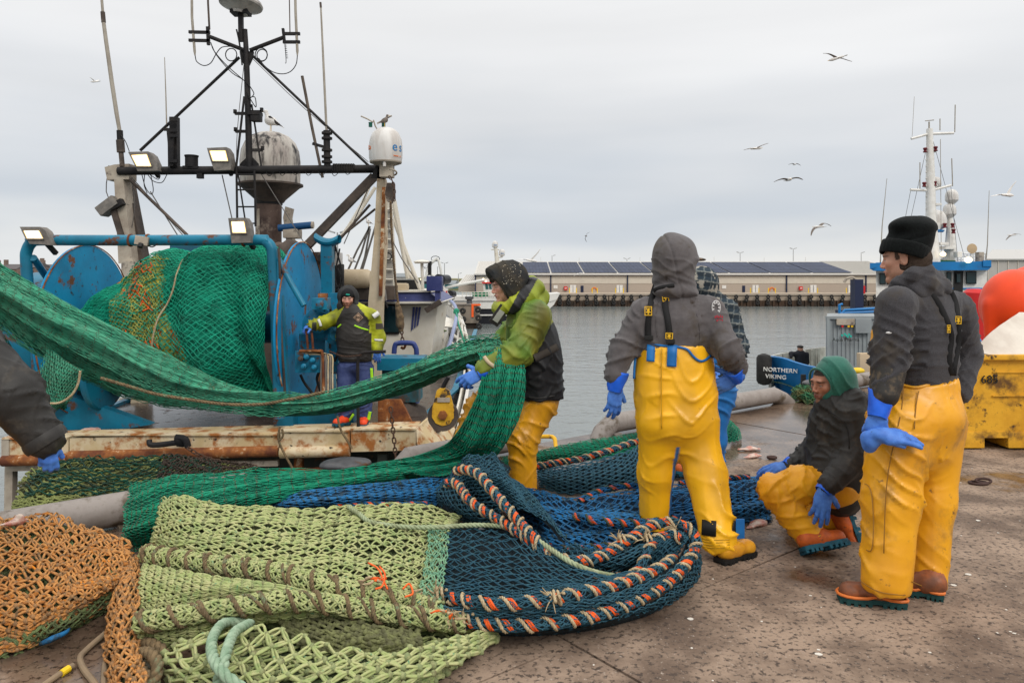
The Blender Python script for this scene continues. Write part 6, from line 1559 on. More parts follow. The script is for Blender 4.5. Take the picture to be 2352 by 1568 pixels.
for (a,b,h) in ((1000,1364,.2),(1060,1420,.14),(1268,1372,.23),(1420,1240,.27),(1550,1212,.3),(1480,1238,.27)):
 c = G(a,b,h)
 for k in range(9):
  d_ = unit(V(RNG.random() - .7,-.2 * RNG.random(),RNG.random() - .4));q = [c,c + d_ * .035,c + d_ * .06 + V(0,0,(RNG.random() - .5) * .03)]
  MB().tube(np.array(q),[.0045,.003,.0012],4,smooth=3).build('frayed_end',M_cream,pn,sharp=None)
 rope('whipping',wind(np.array([c,c + V(.05,0,0)]),.026,.02,.006),.007,M_cream,pn,smooth=0,pitch=.03) if h < .3 else None
# ---------------- middle petrol net by the hauling man's legs with its own border
pm = empty('fishing_net',G(1350,1100),'petrol net with orange bound border lying between the two standing men','fishing net')
SM = GS([[(1235,1072,.16),(1235,1095,.12),(1240,1118,.04)],[(1300,1070,.17),(1300,1098,.13),(1300,1134,.02)],[(1370,1055,.20),(1375,1090,.14),(1375,1130,.02)],[(1440,1035,.23),(1450,1075,.15),(1450,1118,.02)],[(1470,1022,.25),(1490,1065,.15),(1490,1110,.02)],[(1530,1012,.25),(1560,1050,.15),(1560,1095,.02)]])
net('netting',pm,M_nv,SM,26,18,r=.0046,kr=.008,double=.35,K=6,dip=.008,seed=41,backing=M_nvb,bdepth=.03,ease=.7)
border(GP([(1225,1072,.18),(1280,1062,.19),(1340,1052,.21),(1400,1034,.24),(1440,1020,.26),(1480,1010,.27),(1530,1000,.27)]),.020,12,parent=pm)
# ---------------- blue net across the middle
bn_ = empty('fishing_net',G(1400,1190),'bright blue net stretched over the quay behind the petrol net to the crouching man','fishing net')
def bnet(S,nu,nv,seed,r=.0036,**kw):
 return net('netting',bn_,M_bl,S,nu,nv,r=r,km=M_blk,kr=.0062,double=.3,K=4,dip=.006,seed=seed,backing=M_blb,bdepth=.02,ease=.6,**kw)
SBL = GS([[(560,1165,.14),(575,1168,.10),(590,1175,.05)],[(620,1140,.22),(640,1158,.2),(660,1178,.1)],[(740,1122,.24),(750,1145,.22),(760,1172,.1)],[(880,1108,.22),(890,1132,.2),(890,1165,.1)],[(1000,1095,.2),(1010,1120,.18),(1020,1160,.08)],[(1060,1088,.18),(1080,1115,.14),(1090,1150,.05)]])
SBL.disp = lambda u,v,p: .01 * np.sin(v * 12) ;bnet(SBL,32,24,51)
SBR = GS([[(1165,1105,.12),(1180,1150,.14),(1200,1200,.12),(1240,1250,.05)],[(1240,1130,.16),(1260,1165,.18),(1290,1205,.15),(1320,1262,.04)],[(1310,1150,.18),(1330,1180,.18),(1370,1210,.14),(1400,1258,.03)],[(1400,1140,.2),(1420,1172,.18),(1450,1208,.13),(1470,1250,.03)],[(1480,1118,.22),(1500,1158,.2),(1520,1200,.12),(1540,1240,.03)],[(1580,1105,.22),(1600,1145,.2),(1610,1185,.12),(1620,1222,.03)],[(1680,1092,.2),(1690,1125,.2),(1700,1165,.12),(1710,1200,.03)],[(1745,1090,.14),(1760,1120,.14),(1770,1155,.1),(1775,1195,.03)]])
SBR.disp = lambda u,v,p: .018 * np.sin(v * 13 + 2 * np.sin(u * 6)) + .01 * fbm(p,7,2,2);bnet(SBR,36,34,52,warp=(.6,4,5))
mats2 = (M_bl,M_otw,mat('rope_dark_green',(.06,.08,.05),(.04,.05,.035),rough=.9,scale=50))
border(GP([(1330,1150,.2),(1370,1130,.22),(1420,1118,.24),(1480,1112,.25)]),.016,14,mats=mats2,parent=bn_,nb=6)
border(GP([(1320,1185,.2),(1370,1195,.2),(1420,1200,.18),(1480,1200,.16),(1560,1190,.15)]),.018,15,mats=mats2,parent=bn_,nb=6)
border(GP([(1225,1245,.1),(1300,1262,.08),(1380,1256,.06),(1430,1252,.05)]),.018,16,mats=mats2,parent=bn_,nb=6)
border(GP([(770,1162,.16),(840,1158,.15),(900,1158,.14),(980,1156,.12)]),.013,17,mats=mats2,parent=bn_,nb=6)
border(GP([(1560,1108,.24),(1640,1100,.24),(1720,1095,.2)]),.014,18,mats=mats2,parent=bn_,nb=6)
# ---------------- green net: thrown over quay, up to the man's arm, and across to the left
def gnet(parent,S,nu,nv,seed,m=M_gr,r=.0030,layers=2,bd=.03,backing=M_grb,**kw):
 kw.setdefault('K',4);kw.setdefault('dip',.006);kw.setdefault('jit',.2)
 o = net('netting',parent,m,S,nu,nv,r=r,km=M_grk,kr=r * 1.9,sides=3,seed=seed,backing=backing,bdepth=bd,ease=.4,**kw)
 for l in range(1,layers):
  kw2 = dict(kw);kw2['jit'] = .5;kw2['K'] = 3;kw2['lift'] = -bd * .5 * l
  net('netting',parent,m,S,nu - 3 * l,nv - 1,r=r * .9,sides=3,seed=seed + 50 * l,ease=.4,**kw2)
 return o
gf = empty('fishing_net',G(700,1150),'fine green net draped along the quay to the feet of the hauling man','fishing net')
SG1 = GS([[(300,1115,.30),(288,1160,.28),(284,1210,.2),(292,1262,.05)],[(345,1098,.34),(338,1150,.32),(330,1205,.24),(335,1262,.05)],[(420,1088,.36),(410,1135,.34),(405,1190,.26),(395,1240,.06)],[(520,1088,.34),(520,1122,.34),(520,1160,.28),(500,1200,.1)],[(640,1080,.3),(640,1105,.3),(640,1135,.26),(630,1165,.14)],[(780,1078,.24),(780,1092,.25),(780,1112,.22),(770,1135,.12)],[(900,1066,.22),(900,1080,.22),(900,1096,.19),(890,1118,.1)],[(1000,1048,.24),(1005,1062,.22),(1010,1080,.18),(1010,1105,.08)],[(1090,1040,.22),(1090,1055,.2),(1095,1075,.15),(1100,1100,.05)]])
SG1.disp = lambda u,v,p: .025 * (1 - np.abs(np.sin(v * 8 + u * 7))) + .008 * fbm(p,8,6,2)
gnet(gf,SG1,38,70,61,r=.0029,warp=(.7,5,6))
SG2 = GS([[(1150,1048,.2),(1160,1068,.16),(1165,1090,.04)],[(1230,1035,.22),(1240,1052,.17),(1245,1078,.04)],[(1320,1015,.24),(1330,1032,.2),(1340,1060,.1)],[(1420,1000,.24),(1430,1014,.2),(1440,1040,.12)],[(1500,985,.22),(1510,1000,.2),(1520,1025,.1)]])
gnet(gf,SG2,34,20,62)
ge = empty('fishing_net',G(1650,1000),'end of a green net lying on the wet quay beside the grey hooded man','fishing net')
SG3 = GS([[(1560,985,.22),(1570,1000,.18),(1575,1025,.03)],[(1640,962,.24),(1655,985,.18),(1665,1018,.03)],[(1672,962,.2),(1690,985,.14),(1700,1010,.03)],[(1686,975,.1),(1698,985,.08),(1702,1000,.02)]])
gnet(ge,SG3,20,16,63)
gh = empty('fishing_net',G(1120,1090),'long green net hauled through the air over the arm of the green jacketed man','fishing net')
def strip(pts):
 "pts: (x_top, y_top, x_bot, y_bot, depth)"
 rows = []
 for (xa,ya,xb,yb,d) in pts:
  th = .0;c = []
  for t in (0,.2,.4,.6,.8,1.0):
   dd = d - .30 * math.sin(math.pi * t) * (abs(yb - ya) / 180 + .25)
   c.append(P(xa + (xb - xa) * t,ya + (yb - ya) * t,dd + .10 * (t > .9)))
  rows.append(c)
 return Surf(np.array(rows))
SH = strip([(-60,580,-70,690,5.6),(40,628,-5,740,5.75),(140,676,90,816,5.9),(250,735,190,870,6.0),(360,795,300,918,6.05),(470,850,400,938,6.05),(560,886,520,942,6.0),(660,902,640,944,5.9),(745,900,760,940,5.8),(850,870,870,912,5.7),(950,832,965,878,5.55),(1040,795,1060,850,5.42),(1105,780,1130,825,5.3),(1150,782,1165,812,5.18)])
SH.disp = lambda u,v,p: -.03 + .06 * (1 - np.abs(np.sin(v * 6.2 + 1.2 * np.sin(u * 3.2)))) ** 1.5 + .040 * (1 - np.abs(np.sin(v * 13 + 3.5 * u + 1.5 * vnoise(p,1.5,3)))) ** 2 + .008 * fbm(p,6,6,2)
def swap(S):
 q = Surf(np.zeros((2,2,3)));q.c = np.swapaxes(S.c,0,1);q.a,q.b = S.b,S.a;q.disp = (lambda u,v,p: S.disp(v,u,p)) if S.disp else None;return q
gnet(gh,SH,58,124,71,m=M_grf,r=.0027,bd=.030,layers=2,jit=.38,backing=M_grb2,warp=(.85,5,5))
SHb = strip([(-60,660,-60,800,5.5),(20,720,20,850,5.6),(100,770,100,905,5.7),(200,830,190,945,5.8),(300,870,290,955,5.85),(420,905,420,962,5.85),(560,925,560,966,5.8),(700,925,700,962,5.75)])
SF1 = PS([[(1100,812,5.02),(1140,806,4.98),(1180,812,5.0),(1198,830,5.1)],[(1108,850,4.95),(1142,850,4.90),(1185,850,4.92),(1206,862,5.05)],[(1100,900,4.95),(1135,905,4.88),(1180,905,4.9),(1204,910,5.05)],[(1075,955,4.98),(1120,965,4.9),(1168,965,4.9),(1190,960,5.02)],[(1045,1000,5.05),(1095,1015,4.95),(1145,1015,4.95),(1168,1000,5.05)],[(1005,1032,5.2),(1060,1045,5.1),(1110,1045,5.05),(1140,1040,5.1)],[(930,1052,5.45),(985,1068,5.25),(1050,1070,5.1),(1100,1070,5.1)],[(840,1066,5.75),(890,1082,5.4),(960,1092,5.2),(1040,1094,5.1)]])
SF1.disp = lambda u,v,p: .045 * (1 - np.abs(np.sin(v * 8 + 1.5 * u))) ** 1.4 + .006 * fbm(p,8,2,2)
gnet(gh,SF1,24,84,72,r=.0029,bd=.03,layers=2,warp=(.8,6,3))
rope('bolt_rope',np.array([P(a,b,d) for a,b,d in ((232,868,5.6),(300,888,5.6),(360,905,5.62),(440,918,5.6),(520,928,5.58),(600,928,5.55),(660,918,5.5),(700,910,5.5),(745,900,5.45))]),.013,M_brn,gh,pitch=.08)
SL_ = PS([[(108,800,5.7),(150,828,5.6),(188,850,5.6)],[(95,835,5.7),(135,862,5.55),(182,875,5.6)],[(82,870,5.7),(125,895,5.55),(172,900,5.6)],[(88,905,5.7),(125,925,5.55),(160,922,5.6)],[(100,930,5.7),(125,942,5.6),(145,932,5.65)]])
gnet(gh,SL_,16,30,73,m=M_grf,r=.0032,backing=M_grb2)
rope('selvedge',np.array([P(a,b,5.52) for a,b in ((184,852),(180,878),(170,900),(155,915),(135,925),(115,926))]),.009,M_cream,gh,pitch=.04)
# ================================================================ TRAWLER ALONGSIDE
M_tb = mat('trawler_blue',(.007,.165,.27),(.008,.12,.20),rough=.38,scale=2.5,c3=(.11,.05,.03),s3=3.2,m3=(.57,.64),r3=.8,c4=(.02,.03,.04),s4=12,m4=(.64,.72),bump=.25,bscale=14)
M_tbr = mat('flange_blue',(.006,.25,.49),(.008,.20,.40),rough=.45,scale=2.5,c3=(.15,.065,.035),s3=2.2,m3=(.585,.63),r3=.85,c4=(.03,.05,.07),s4=9,m4=(.6,.68),bump=.25,bscale=14)
M_dk = mat('deck_plate',(.035,.028,.025),(.075,.055,.045),rough=.18,scale=2.2,c3=(.10,.05,.03),s3=5,m3=(.55,.7),r3=.5,bump=.15,bscale=8)
M_rw = mat('rusty_white',(.62,.52,.36),(.52,.40,.22),rough=.6,scale=4,c3=(.33,.12,.03),s3=4.2,m3=(.46,.62),r3=.85,c4=(.03,.02,.018),s4=9,m4=(.62,.68),bump=.4,bscale=26)
M_rp = mat('rust_pipe',(.11,.035,.018),(.30,.11,.03),rough=.85,scale=5,c3=(.62,.52,.36),s3=5,m3=(.57,.66),bump=.5,bscale=30)
M_grm = mat('grimy_steel',(.045,.035,.03),(.10,.075,.06),rough=.7,scale=3.5,c3=(.28,.24,.2),s3=4,m3=(.6,.75),bump=.4,bscale=25)
M_sooty = mat('sooty_paint',(.007,.0065,.008),(.02,.017,.016),rough=.65,scale=4,bump=.4,bscale=25)
M_oldw = mat('old_white',(.42,.37,.30),(.30,.25,.20),rough=.7,scale=3,c3=(.10,.08,.07),s3=5,m3=(.54,.68),bump=.4,bscale=22)
M_cw = mat('cream_post',(.55,.46,.33),(.45,.36,.24),rough=.65,scale=2.4,c3=(.22,.10,.04),s3=2.8,m3=(.57,.68),bump=.3,bscale=20)
M_dome = mat('radome_grimy',(.50,.47,.42),(.34,.30,.27),rough=.55,scale=3,c3=(.05,.042,.04),s3=2.4,m3=(.52,.68),stretch=(2.2,2.2,.55),c4=(.02,.018,.018),s4=2,m4=(.50,.64))
M_domew = mat('radome_white',(.62,.61,.59),(.48,.45,.42),rough=.45,scale=2,stretch=(3,3,.5))
M_cab = mat('cable_black',(.012,.012,.012),rough=.6)
M_glow = mat('lamp_glow',(.9,.8,.6),emit=(1.0,.76,.40),estr=2.6)
M_lampb = mat('lamp_housing',(.20,.18,.16),(.13,.12,.11),rough=.6,scale=12,bump=.2)
M_wire = mat('wire_steel',(.13,.12,.11),rough=.5,metal=.3)
D0 = 9.1
tr_ = empty('trawler',P(480,1010,D0),'rusty blue and cream trawler lying stern on with net drum and black gallows mast','trawler')
def T(name,m,mb,parent=None,**k): return mb.build(name,m,parent or tr_,**k)
def TB(name,m,pts,r,parent=None,n=10,smooth=0): return MB().tube(np.array(pts,float),r,n,True,smooth).build(name,m,parent or tr_)
zl,zr = P(5,1010,D0)[2],P(956,985,D0)[2]
xl_,xr_ = P(5,0,D0)[0],P(956,0,D0)[0]
def bz(px): return zl + (zr - zl) * (px - 5) / 951
segs = [(5,158),(158,642),(642,804),(804,956)]
for i,(a,b) in enumerate(segs):
 h = (.20,.17,.19,.26)[i]
 pa,pb = V((a + 2 - 1176) / FPX * D0,D0,bz(a)),V((b - 1 - 1176) / FPX * D0,D0,bz(b))
 MB().prism([pa,pb,pb - V(0,0,h),pa - V(0,0,h)],(0,.5,0)).build('stern_beam',M_rw,tr_,smooth=False)
 if i < 3: TB('rubbing_pipe',M_rp if i != 2 else M_rw,[pa + V(0,0,-h - .055),pb + V(0,0,-h - .055)],.07,n=14)
 MB().box((pa + pb) / 2 + V(0,.1,.012),(abs(pb[0] - pa[0]) - .01,.26,.02)).build('beam_lip',M_rw,tr_,smooth=False)
MB().prism([P(3,1008,D0 - .02),P(20,1010,D0 - .02),P(20,1060,D0 - .02),P(3,1062,D0 - .02)],(0,.4,0)).build('beam_end',M_oldw,tr_,smooth=False)
MB().prism([V(xl_,D0 + .5,zl - .02),V(xr_ + .25,D0 + .5,zr - .02),V(xr_ + .3,22,zr - .02),V(xl_,22,zl - .02)],(0,0,-.12)).build('deck',M_dk,tr_,smooth=False)
M_hull = mat('hull_dark',(.05,.055,.045),(.025,.03,.028),rough=.7,scale=1.6,c3=(.12,.06,.03),s3=3,m3=(.56,.66),bump=.2)
MB().prism([V(xl_,D0 + .45,zl - .18),V(xr_,D0 + .45,zr - .18),V(xr_ - .1,D0 + .7,WATER - .3),V(xl_ + .1,D0 + .7,WATER - .3)],(0,.1,0)).build('transom',M_hull,tr_,smooth=False)
MB().prism([V(xr_ - .05,D0 + .5,zr - .05),V(xr_ + .3,D0 + 3,zr + .05),V(xr_ + .2,21,zr + .4),V(xr_ - .2,21,WATER - .3),V(xr_ - .1,D0 + .6,WATER - .3)],(-.1,0,0)).build('hull_side',M_tb,tr_,smooth=False)
MB().prism([V(xl_,D0 + .5,zl - .05),V(xl_,21,zl + .4),V(xl_ + .2,21,WATER - .3),V(xl_ + .1,D0 + .6,WATER - .3)],(.1,0,0)).build('hull_side',M_tb,tr_,smooth=False)
for (a,b,w_,m) in ((26,1066,.10,M_oldw),(120,1058,.09,M_tb),(245,1052,.08,M_tb),(687,1040,.10,M_rp),(796,1034,.09,M_rp),(880,1040,.12,M_hull)):
 MB().bar(P(a,b,D0 + .2),P(a - 4,b,D0 + .2) * V(1,1,0) + V(0,0,WATER),w_).build('hull_frame',m,tr_,smooth=False)
MB().bar(P(18,1074,D0 + .1),P(640,1062,D0 + .1),.07).build('hull_stringer',M_oldw,tr_,smooth=False)
MB().bar(P(640,1083,D0 + .1),P(800,1075,D0 + .1),.05).build('hull_stringer',M_rp,tr_,smooth=False)
MB().prism([P(956,985,D0),P(958,1040,D0),P(1022,1046,D0 + .25),P(1046,985,D0 + 1.2),P(1022,938,D0 + 1.4),P(985,960,D0 + .5)],(-.02,.12,.0)).build('quarter_plate',M_rw,tr_,smooth=False)
MB().prism([P(868,982,D0 + .6),P(868,918,D0 + .6),P(920,918,D0 + .6),P(950,978,D0 + .6)],(0,.08,0)).build('bracket_plate',M_rp,tr_,smooth=False)
MB().prism([P(915,976,D0 + 1.0),P(918,912,D0 + 1.0),P(975,935,D0 + 1.2),P(985,962,D0 + 1.0)],(0,.06,0)).build('bracket_plate',M_grm,tr_,smooth=False)
MB().box(P(925,832,10.2),(.62,.5,.16)).build('winch_bed',M_tb,tr_,smooth=False)
MB().box(P(925,880,10.3),(.5,.45,.45)).build('winch_bed',mat('machinery_teal',(.012,.12,.16),(.03,.05,.05),rough=.6,scale=4,c3=(.10,.05,.03),s3=6,m3=(.5,.62)),tr_,smooth=False)
for poly,d in (([(15,1006),(108,905),(150,905),(345,975),(200,1000)],9.75),([(60,1000),(130,850),(185,880),(140,1000)],9.9)):
 MB().prism([P(a,b,d) for a,b in poly][::-1],(0,.15,0)).build('drum_seat',M_tb,tr_,smooth=False)
MB().box(P(740,960,9.9),(.9,.3,.35)).build('drum_seat',M_tb,tr_,smooth=False);MB().box(P(660,950,9.7),(.25,.35,.5)).build('drum_seat',M_tb,tr_,smooth=False)
def disc(px,d,py,R,name='drum_flange',th=.05):
 c = P(px,py,d);o = MB().lathe([(0.02,-th / 2),(R - .02,-th / 2),(R,-th / 2 + .015),(R,th / 2 - .015),(R - .02,th / 2),(.02,th / 2)],c,(1,0,0),64).build(name,M_tbr,tr_,sharp=25)
 a = np.linspace(0,2 * math.pi,65);rim = c + np.stack([a * 0 + .03,R * np.cos(a),R * np.sin(a)],1);MB().tube(rim,.009,6,False).build('rim',M_rp,o)
 return c
R_ = 1.17
cL = disc(200,10.25,757,R_);cR = disc(692,10.25,750,R_)
MB().lathe([(.85,0),(.85,.6),(.5,.62),(.5,0)],cL + V(-.65,0,-.05),(1,0,0),40).build('drum_gear_case',M_tb,tr_)
TB('drum_shaft',M_tb,[cL,cR],.22,n=20)
MB().lathe([(.02,0),(.52,0),(.54,.02),(.54,.07),(.52,.09),(.02,.09)],P(232,848,9.9),(1,0,0),40).build('guide_disc',M_tb,tr_)
fr = [P(92,990,9.35),P(84,800,9.35),P(68,700,9.35),P(60,600,9.35),P(62,575,9.35),P(72,558,9.35),P(92,552,9.35),P(300,552,9.35),P(590,551,9.35),P(610,555,9.35),P(622,567,9.35),P(626,590,9.35),P(632,700,9.35),P(638,850,9.35),P(642,960,9.35)]
TB('drum_frame',M_tb,catmull(np.array(fr),4),.068,n=16)
MB().prism([P(636,600,9.3),P(642,600,9.3),P(662,905,9.3),P(640,905,9.3)],(0,.1,0)).build('frame_web',M_tb,tr_,smooth=False)
MB().prism([P(76,690,9.3),P(84,690,9.3),P(112,960,9.3),P(94,960,9.3)],(0,.1,0)).build('frame_web',M_tb,tr_,smooth=False)
TB('hydraulic_pipe',M_grm,[P(640,570,9.3),P(643,620,9.3),P(646,760,9.3),P(655,905,9.3)],.016,smooth=5)
TB('frame_brace',M_tb,[P(76,592,9.35),P(110,640,9.9)],.045);TB('frame_brace',M_tb,[P(640,594,9.35),P(668,650,9.3),P(698,702,9.25)],.036,n=12)
for px in (300,340,560): MB().lathe([(.073,-.012),(.082,-.01),(.082,.01),(.073,.012)],P(px,552,9.35),(1,0,0),16).build('pipe_collar',M_rp,tr_)
MB().bar(P(752,558,10.7),P(757,905,10.7),.16).build('saddle_post',M_tb,tr_,smooth=False)
MB().grid(np.array([[P(726 + t * 54,541 + 15 * math.sin(math.pi * (.1 + .8 * t)) + 3 * t,10.7) + V(0,.13 * math.cos(a),.065 * math.sin(a)) for a in np.linspace(0,6.283,12,endpoint=False)] for t in np.linspace(0,1,14)]),close_v=True).build('saddle',M_tb,tr_)
MB().bar(P(700,590,11),P(745,594,11),.10).build('cross_pipe',M_grm,tr_)
mt = mat('motor_blue',(.010,.19,.33),(.012,.13,.22),rough=.42,scale=6,c3=(.10,.05,.03),s3=7,m3=(.56,.64),bump=.3,bscale=20)
MB().box(P(738,697,9.5),(.20,.2,.15),bev=.012).build('valve_block',mt,tr_)
MB().box(P(742,680,9.5),(.11,.1,.07),bev=.01).build('valve_cap',M_rp,tr_)
MB().lathe([(.04,-.02),(.05,0),(.05,.02),(.03,.03)],P(735,698,9.38),(0,-1,0),14).build('valve_knob',mt,tr_)
MB().lathe([(.20,0),(.22,.02),(.22,.09),(.17,.11),(.17,.17),(.10,.2),(.10,.26),(.02,.27)],P(735,745,9.75),(0.2,-1,0),30).build('winch_motor',mt,tr_)
for k in range(10):
 a = k * .628;MB().lathe([(.016,0),(.016,.03),(.004,.032)],P(735,745,9.64) + V(.195 * math.cos(a),0,.195 * math.sin(a)),(.2,-1,0),6).build('bolt',mt,tr_)
MB().box(P(722,790,9.9),(.35,.25,.3),bev=.02).build('gear_case',mt,tr_);MB().lathe([(.12,0),(.13,.1),(.06,.16)],P(768,768,9.7),(0.3,-1,0),20).build('hub_cap',mt,tr_)
MB().box(P(768,765,10.1),(.12,.1,1.1)).build('rear_post',mt,tr_,smooth=False)
pn_ = MB().box(P(708,830,9.4),(.33,.04,.28),bev=.01).build('valve_panel',mt,tr_)
for (a,b) in ((693,822),(706,818),(720,826),(700,840),(724,842)):
 MB().lathe([(.035,0),(.035,.06),(.02,.07),(.02,.1),(.005,.105)],P(a,b,9.37),(0,-1,0),10).build('valve',M_grm if (a + b) % 2 else mt,tr_)
for k in range(6):
 x = 738 + k * 5.2;TB('hydraulic_pipe',M_rw if k % 2 else mat('pipe_steel',(.32,.29,.25),rough=.45,metal=.4),[P(690 + k * 4,808 + k,9.32),P(x - 8,809 + k,9.32),P(x,818 + k,9.32),P(x,850,9.32),P(x,912,9.34)],.011,smooth=4,n=7)
TB('hydraulic_pipe',M_rp,[P(688,806,9.3),P(730,806,9.3),P(741,816,9.3),P(743,912,9.3)],.018,smooth=5)
for k,(a,b) in enumerate(((704,760),(716,764))):
 TB('control_lever',M_rp,[P(a + 3,800,9.25),P(a,b,9.22)],.014);MB().blob(P(a,b - 3,9.22),.022,1).build('lever_knob',M_black,tr_)
for p in ([(745,700),(752,690),(760,720),(758,800)],[(770,780),(790,790),(800,815),(785,900)],[(760,742),(782,770),(776,810),(768,830)],[(690,860),(700,880),(720,905),(735,912)],[(735,850),(728,870),(738,900),(750,912)]): TB('hose',M_cab,[P(a,b,9.6) for a,b in p],.018,smooth=6,n=8)
TB('hand_rail',M_sooty,[P(823,981,9.2),P(822,900,9.2),P(822,830,9.2),P(826,815,9.2),P(838,809,9.2),P(886,807,9.2)],.020,smooth=6)
TB('blue_hoop',mat('paint_ship_blue',(.03,.05,.18),(.2,.22,.3),rough=.45,scale=6,mix=(.5,.62)),[P(905,812,11),P(907,795,11),P(914,788,11),P(945,788,11),P(953,795,11),P(957,815,11),P(958,925,11)],.038,smooth=5,n=12)
def link_mesh(m):
 mb = MB();a = np.linspace(0,2 * math.pi,13)[:-1];st = np.where(np.cos(a) > 0,1,-1) * .45
 p = np.stack([np.cos(a) * .62 + st,np.sin(a) * .62,a * 0],1);p = np.vstack([p,p[:1]]);mb.tube(p,.24,6,False)
 me = mesh_np('link',np.concatenate(mb.v),[np.concatenate(q) for q in mb.f.values()],True);me.materials.append(m);return me
LK = link_mesh(mat('chain_rust',(.045,.028,.022),(.10,.05,.03),rough=.8,scale=30))
def chain(root,path,size,name='link'):
 p = arclen(np.array(path,float),step=size * 1.75)
 for i in range(len(p) - 1):
  t = unit(p[i + 1] - p[i]);u = unit(np.cross(t,(0,1,.2)));v_ = np.cross(t,u)
  if i % 2: u,v_ = v_,-u
  o = bpy.data.objects.new(name,LK);COL.objects.link(o);o.parent = root
  M = Matrix(((t[0],u[0],v_[0]),(t[1],u[1],v_[1]),(t[2],u[2],v_[2])));o.rotation_euler = M.to_euler();o.scale = (size,) * 3
  o.location = Vector([float(c) for c in (p[i] + p[i + 1]) / 2]) - _wl(root)
ch = empty('chain',P(600,1040,8.9),'rusty chain running from the shackle on the stern beam down behind the green net','chain')
chain(ch,catmull(np.array([P(425,1022,8.9),P(440,1034,8.85),P(470,1050,8.8),(P(520,1062,8.7)),P(590,1072,8.6)]),5),.034)
sh = MB();sh.tube([P(343,1010,8.95),P(345,1020,8.93),P(365,1021,8.93),P(405,1016,8.93)],.034,8,smooth=4);sh.blob(P(415,1012,8.93),.085,2,sc=(1,.6,.9),jit=.3);sh.tube([P(405,1004,8.93),P(425,1008,8.9),P(432,1026,8.9)],.04,8,smooth=4)
sh.build('shackle',M_sooty,ch)
ch2 = empty('chain',P(905,1000,8.95),'dark chain hanging down over the stern beam right of the bearded man','chain');chain(ch2,[P(897,935,8.95),P(903,990,8.92),P(909,1052,8.92)],.034)
ch3 = empty('chain',P(790,815,9.2),'thin chain strung across in front of the bearded man at thigh height','chain');chain(ch3,catmull(np.array([P(756,806,9.15),P(790,818,9.1),P(830,815,9.1)]),5),.014)
for pts in ([(642,980),(640,1010),(655,1045),(672,1075)],[(648,985),(650,1000),(642,1012)],[(775,955),(782,985),(800,1015),(808,1030)]):
 tag(MB().tube([P(a,b,8.95) for a,b in pts],.014,6,smooth=5).build('lashing_rope',M_brn if 'rope_brown' in MATS else M_rp,None),{642: 'long brown lashing rope over the stern beam below the drum frame foot',648: 'short knotted lashing rope end at the right foot of the drum frame',775: 'thin dark lashing rope hanging over the stern beam below the winch pipes'}[pts[0][0]],'rope')
tag(MB().tube([P(116,1040,8.95),P(121,1075,8.95),P(138,1030,8.9)],.016,6,smooth=5).build('lashing_rope',M_rp,None),'grey brown rope under the blue glove at the left end of the stern beam','rope')
DG = 12.0
Q = lambda a,b,d=DG: P(a,b,d)
TB('crossbeam',M_sooty,[Q(272,393),Q(868,388)],.068,n=12)
MB().prism([Q(240,384),Q(262,378),Q(296,376),Q(296,412),Q(262,412),Q(246,414)][::-1],(0,.25,0)).build('head_plate',M_oldw,tr_,smooth=False)
MB().prism([Q(262,412),Q(283,412),Q(305,605),Q(272,605)][::-1],(0,.25,0)).build('gallows_post',M_oldw,tr_,smooth=False)
MB().prism([Q(283,412,12.2),Q(293,412,12.2),Q(330,605,12.2),Q(310,605,12.2)][::-1],(0,.25,0)).build('gallows_post',M_grm,tr_,smooth=False)
MB().bar(Q(300,600),Q(300,900),.2).build('gallows_post',M_oldw,tr_,smooth=False);MB().bar(Q(322,600,12.3),Q(330,900,12.3),.2).build('gallows_post',M_oldw,tr_,smooth=False)
MB().box(Q(252,474),(.34,.25,.17),rotm((0,1,0),-.65),bev=.02).build('old_floodlight',M_lampb,tr_);MB().bar(Q(262,482),Q(286,560),.09).build('strut',M_grm,tr_,smooth=False);MB().box(Q(274,470),(.2,.2,.1),rotm((0,1,0),-.5)).build('bracket',M_sooty,tr_)
MB().prism([Q(868,376,11.6),Q(884,376,11.6),Q(882,410,11.6),Q(866,410,11.6)][::-1],(0,.2,0)).build('post_head',M_sooty,tr_,smooth=False)
MB().prism([Q(866,410,11.6),Q(884,410,11.6),Q(886,560,11.6),Q(878,690,11.6),Q(872,900,11.6),Q(840,900,11.6),Q(846,690,11.6),Q(858,560,11.6)][::-1],(0,.2,0)).build('gallows_post',M_cw,tr_,smooth=False)
MB().bar(Q(882,430,11.55),Q(874,680,11.55),.05).build('post_edge',M_rp,tr_,smooth=False)
MB().bar(Q(860,405),Q(704,566),.13).build('raking_brace',M_grm,tr_)
TB('stay',M_sooty,[Q(550,132),Q(322,346)],.024,n=6);TB('stay',M_sooty,[Q(582,130),Q(846,380)],.024,n=6);TB('stay',M_grm,[Q(298,412),Q(430,540)],.026,n=6);TB('stay',M_wire,[Q(345,440),Q(420,560)],.010,n=5);TB('stay',M_wire,[Q(510,402),Q(534,508)],.010,n=5);TB('stay',M_grm,[P(782,548,12),P(850,470,12)],.022,n=6);TB('stay',M_grm,[P(862,480,12),P(720,595,12)],.02,n=6)
MB().tube([Q(573,392),Q(571,300),Q(566,130),Q(563,68)],[.055,.052,.045,.036],12).build('mast',M_sooty,tr_)
MB().prism([Q(545,392),Q(552,375),Q(566,362),Q(580,362),Q(592,375),Q(597,392)][::-1],(0,.05,0)).build('mast_foot',M_sooty,tr_,smooth=False)
MB().prism([Q(550,118),Q(582,118),Q(580,132),Q(572,150),Q(560,150),Q(552,132)][::-1],(0,.04,0)).build('mast_gusset',M_sooty,tr_,smooth=False)
TB('mast_arm',M_sooty,[Q(562,116),Q(480,84)],.032);TB('mast_arm',M_sooty,[Q(574,116),Q(652,86)],.032)
